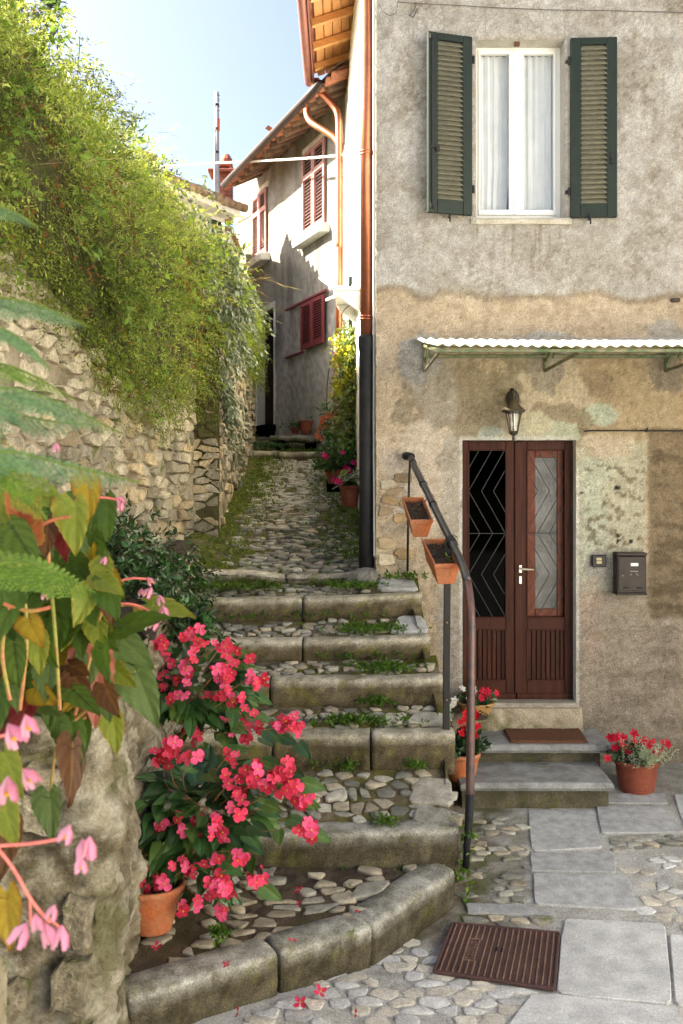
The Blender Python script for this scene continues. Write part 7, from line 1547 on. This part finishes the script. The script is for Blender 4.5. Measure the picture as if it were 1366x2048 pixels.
# pendulous pink flowers
def pink_flower(c, s, r_dir=(0, 0, -1), parent=None, yellow=True):
    m_ = MB(); c = Vector(c); d = Vector(r_dir).normalized(); u = d.orthogonal().normalized(); v = d.cross(u)
    for k, (a, wv) in enumerate(((0, .55), (math.pi, .55), (1.57, .35), (4.71, .35))):
        q = u * math.cos(a) + v * math.sin(a); t = d.cross(q); m_.cur = (.66, .25, .42) if k % 2 else (.70, .36, .55); m_.add([c, c + d * s * .45 + q * s * .25 + t * s * wv * .5, c + d * s + q * s * .38 + t * s * wv * .3, c + d * s * 1.05 + q * s * .3, c + d * s + q * s * .38 - t * s * wv * .3, c + d * s * .45 + q * s * .25 - t * s * wv * .5], [(0, 1, 5), (1, 2, 3, 4, 5)])
    if yellow:
        m_.cur = (.75, .50, .02); e = c + d * s * .7; m_.lathe([(0, -s * .12), (s * .13, -.04 * s), (s * .13, .06 * s), (0, s * .14)], e, 7, cap=False)
    return m_.build('flower', M['petal'], parent, smooth=True)
ns = thing('pink_begonia', 'blurred cane begonia sprays of pale pink hanging flowers nearest the camera', 'begonia', (-.85, 1.9, 1.4))
def spray_stem(pts, d, r=.0035):
    m_ = MB(); m_.tube(smooth_path([Vector(W(x, y, d)) for x, y in pts]), r, 6); m_.build('flower_stalk', mat('pink_stalk', (.62, .17, .14), (.55, .14, .12), rough=.5, bump=0) if 'pink_stalk' not in bpy.data.materials else bpy.data.materials['pink_stalk'], ns, smooth=True)
spray_stem([(-90, 1720), (-20, 1692), (60, 1688), (130, 1676)], 1.95); spray_stem([(-10, 1690), (30, 1740), (60, 1800), (100, 1845)], 1.95); spray_stem([(60, 1800), (62, 1850)], 1.95, .0025); spray_stem([(90, 1830), (125, 1860)], 1.95, .0025)
spray_stem([(-90, 1520), (-30, 1480), (10, 1470)], 2.0); spray_stem([(-90, 1640), (-40, 1600), (0, 1590)], 2.0)
for x, y, s_ in ((140, 1672, .05), (165, 1700, .055), (180, 1695, .06), (160, 1735, .045), (55, 1868, .065), (88, 1868, .062), (125, 1872, .062), (70, 1850, .045), (110, 1832, .04), (15, 1470, .07), (50, 1452, .06), (15, 1575, .07), (45, 1560, .06), (-5, 1610, .06)):
    pink_flower(W(x, y - 24, 1.95), s_ * .72, (R.gauss(0, .25), -.15, -1) if y > 1650 else (R.gauss(.4, .3), -.3, -.6), ns, y < 1760)
for x, y, d, s_ in ((296, 1160, 3.3, .03), (304, 1180, 3.3, .04), (284, 1182, 3.3, .026), (318, 1195, 3.35, .035), (325, 1215, 3.35, .045), (312, 1235, 3.35, .03), (318, 1245, 3.35, .04), (212, 1118, 3.2, .03), (92, 1185, 3.0, .03), (235, 998, 3.3, .035), (245, 1010, 3.3, .03), (112, 890, 3.0, .03)):
    pink_flower(W(x, y - 6, d), s_, (R.gauss(0, .4), -.4, -.8), bg, R.random() < .4)
st2 = MB(); 
for pts, d in (([(215, 1180), (250, 1155), (300, 1158)], 3.3), ([(215, 1210), (265, 1205), (305, 1225), (320, 1245)], 3.35), ([(150, 1000), (200, 993), (240, 1000)], 3.3)): st2.tube(smooth_path([Vector(W(x, y, d)) for x, y in pts]), .004, 5)
st2.build('flower_stalk', bpy.data.materials['pink_stalk'], bg)
# ferns
fe = thing('fern', 'blue green arching fern fronds blurred at the left edge', 'fern', (-.95, 2.0, 1.4))
def frond(pts, d0, d1, wpx, c1, c2, npair=24):
    P = smooth_path([Vector(W(x, y, d0 + (d1 - d0) * i / (len(pts) - 1))) for i, (x, y) in enumerate(pts)], 3); L = [0]
    for a, b in zip(P, P[1:]): L.append(L[-1] + (b - a).length)
    m_ = MB(); m_.cur = (.16, .22, .03); m_.tube(P, [.0035 * (1 - .7 * i / len(P)) + .0006 for i in range(len(P))], 5)
    lv = []; wd = wpx / F * d0
    for i in range(npair * 2):
        t = .06 + .93 * (i // 2) / npair; s_ = t * L[-1]; k = max(j for j in range(len(L) - 1) if L[j] <= s_); p = P[k].lerp(P[k + 1], (s_ - L[k]) / max(1e-6, L[k + 1] - L[k])); tg = (P[k + 1] - P[k]).normalized(); up_ = Vector((.15, -.55, .8)); sd = tg.cross(up_).normalized() * (1 if i % 2 else -1)
        ln = wd * (math.sin(math.pi * (t * .85 + .15)) ** .8) * R.uniform(.9, 1.1); dr = (sd + tg * .5 - Vector((0, 0, .35))).normalized(); nn = up_.normalized()
        n_p = 9
        for q in range(n_p):
            f = (q + .5) / n_p; pp = p + dr * ln * f; wl_ = ln * .24 * (1 - f * .75)
            for g_ in (-1, 1):
                pd = (dr.cross(nn) * g_ + dr * .7).normalized(); lv.append((pp, pd, nn, wl_, ln / n_p * 1.1, lerp(np.array(c1), np.array(c2), R.random())))
    V, Q, K = leaf_quads(np.array([tuple(a[0]) for a in lv]), np.array([tuple(a[1]) for a in lv]), np.array([tuple(a[2]) for a in lv]), [a[3] for a in lv], [a[4] for a in lv], np.array([a[5] for a in lv]), .08)
    b0 = len(m_.v); m_.v += [tuple(v) for v in V]; m_.c += [tuple(k) for k in K]; m_.f += [tuple(int(x) + b0 for x in q) for q in Q]; m_.build('frond', M['leaf'], fe)
cB, cG = ((.11, .23, .12), (.24, .37, .21)), ((.12, .23, .045), (.25, .36, .07))
frond([(-140, 900), (-40, 770), (80, 785), (245, 868)], 1.9, 2.3, 95, *cB); frond([(-140, 980), (-30, 800), (60, 840), (190, 850)], 2.1, 2.4, 70, *cB)
frond([(-140, 1000), (-20, 890), (110, 925), (280, 965)], 1.8, 2.1, 75, *cB); frond([(-120, 1020), (-10, 920), (60, 990), (95, 1040)], 1.9, 2.0, 70, *cG)
frond([(-120, 1180), (-20, 1120), (90, 1130), (190, 1185)], 2.2, 2.5, 95, *cG); frond([(-140, 700), (-40, 590), (70, 605), (180, 655)], 1.9, 2.2, 75, *cB)
frond([(-140, 720), (-30, 640), (50, 680), (100, 740)], 1.9, 2.1, 65, *cB); frond([(-140, 480), (-60, 405), (20, 415), (75, 455)], 1.9, 2.0, 55, *cB); frond([(-140, 1080), (-30, 900), (60, 935), (140, 1010)], 2.0, 2.2, 60, *cG); frond([(-140, 860), (-40, 720), (40, 735), (150, 800)], 2.2, 2.5, 70, *cG)

# words for the setting and the stuff
for nm, lab, cat in (('ground', 'grassy ground sheet reaching the horizon', 'ground'), ('terrace_terrain', 'raised earth terrace behind the overgrown stone wall', 'terrain'), ('bounce_fill_paving', 'unseen pale paving added behind the viewpoint to bounce sunlight', 'paving'),
    ('yard_pavement', 'worn paving of grey slabs and cobbles before the house door', 'pavement'), ('alley_path', 'cobbled weedy path climbing between the stone wall and the house', 'path'), ('upper_landing_path', 'mossy landing before the far house at the top of the alley', 'path'),
    ('bed_soil', 'dark soil of the planting bed behind the low garden wall', 'soil'), ('overgrown_bank', 'earth and dead litter under the greenery hanging over the wall', 'bank'), ('wall_greenery', 'dense bright green scrubby growth hanging over the tall stone wall', 'greenery'),
    ('dry_stalks', 'dry tan stalks and brown leaves among the greenery on the wall', 'dry stalks'), ('joint_weeds', 'small green weeds growing in the joints of steps and path', 'weeds')):
    tag(bpy.data.objects[nm], lab, cat)
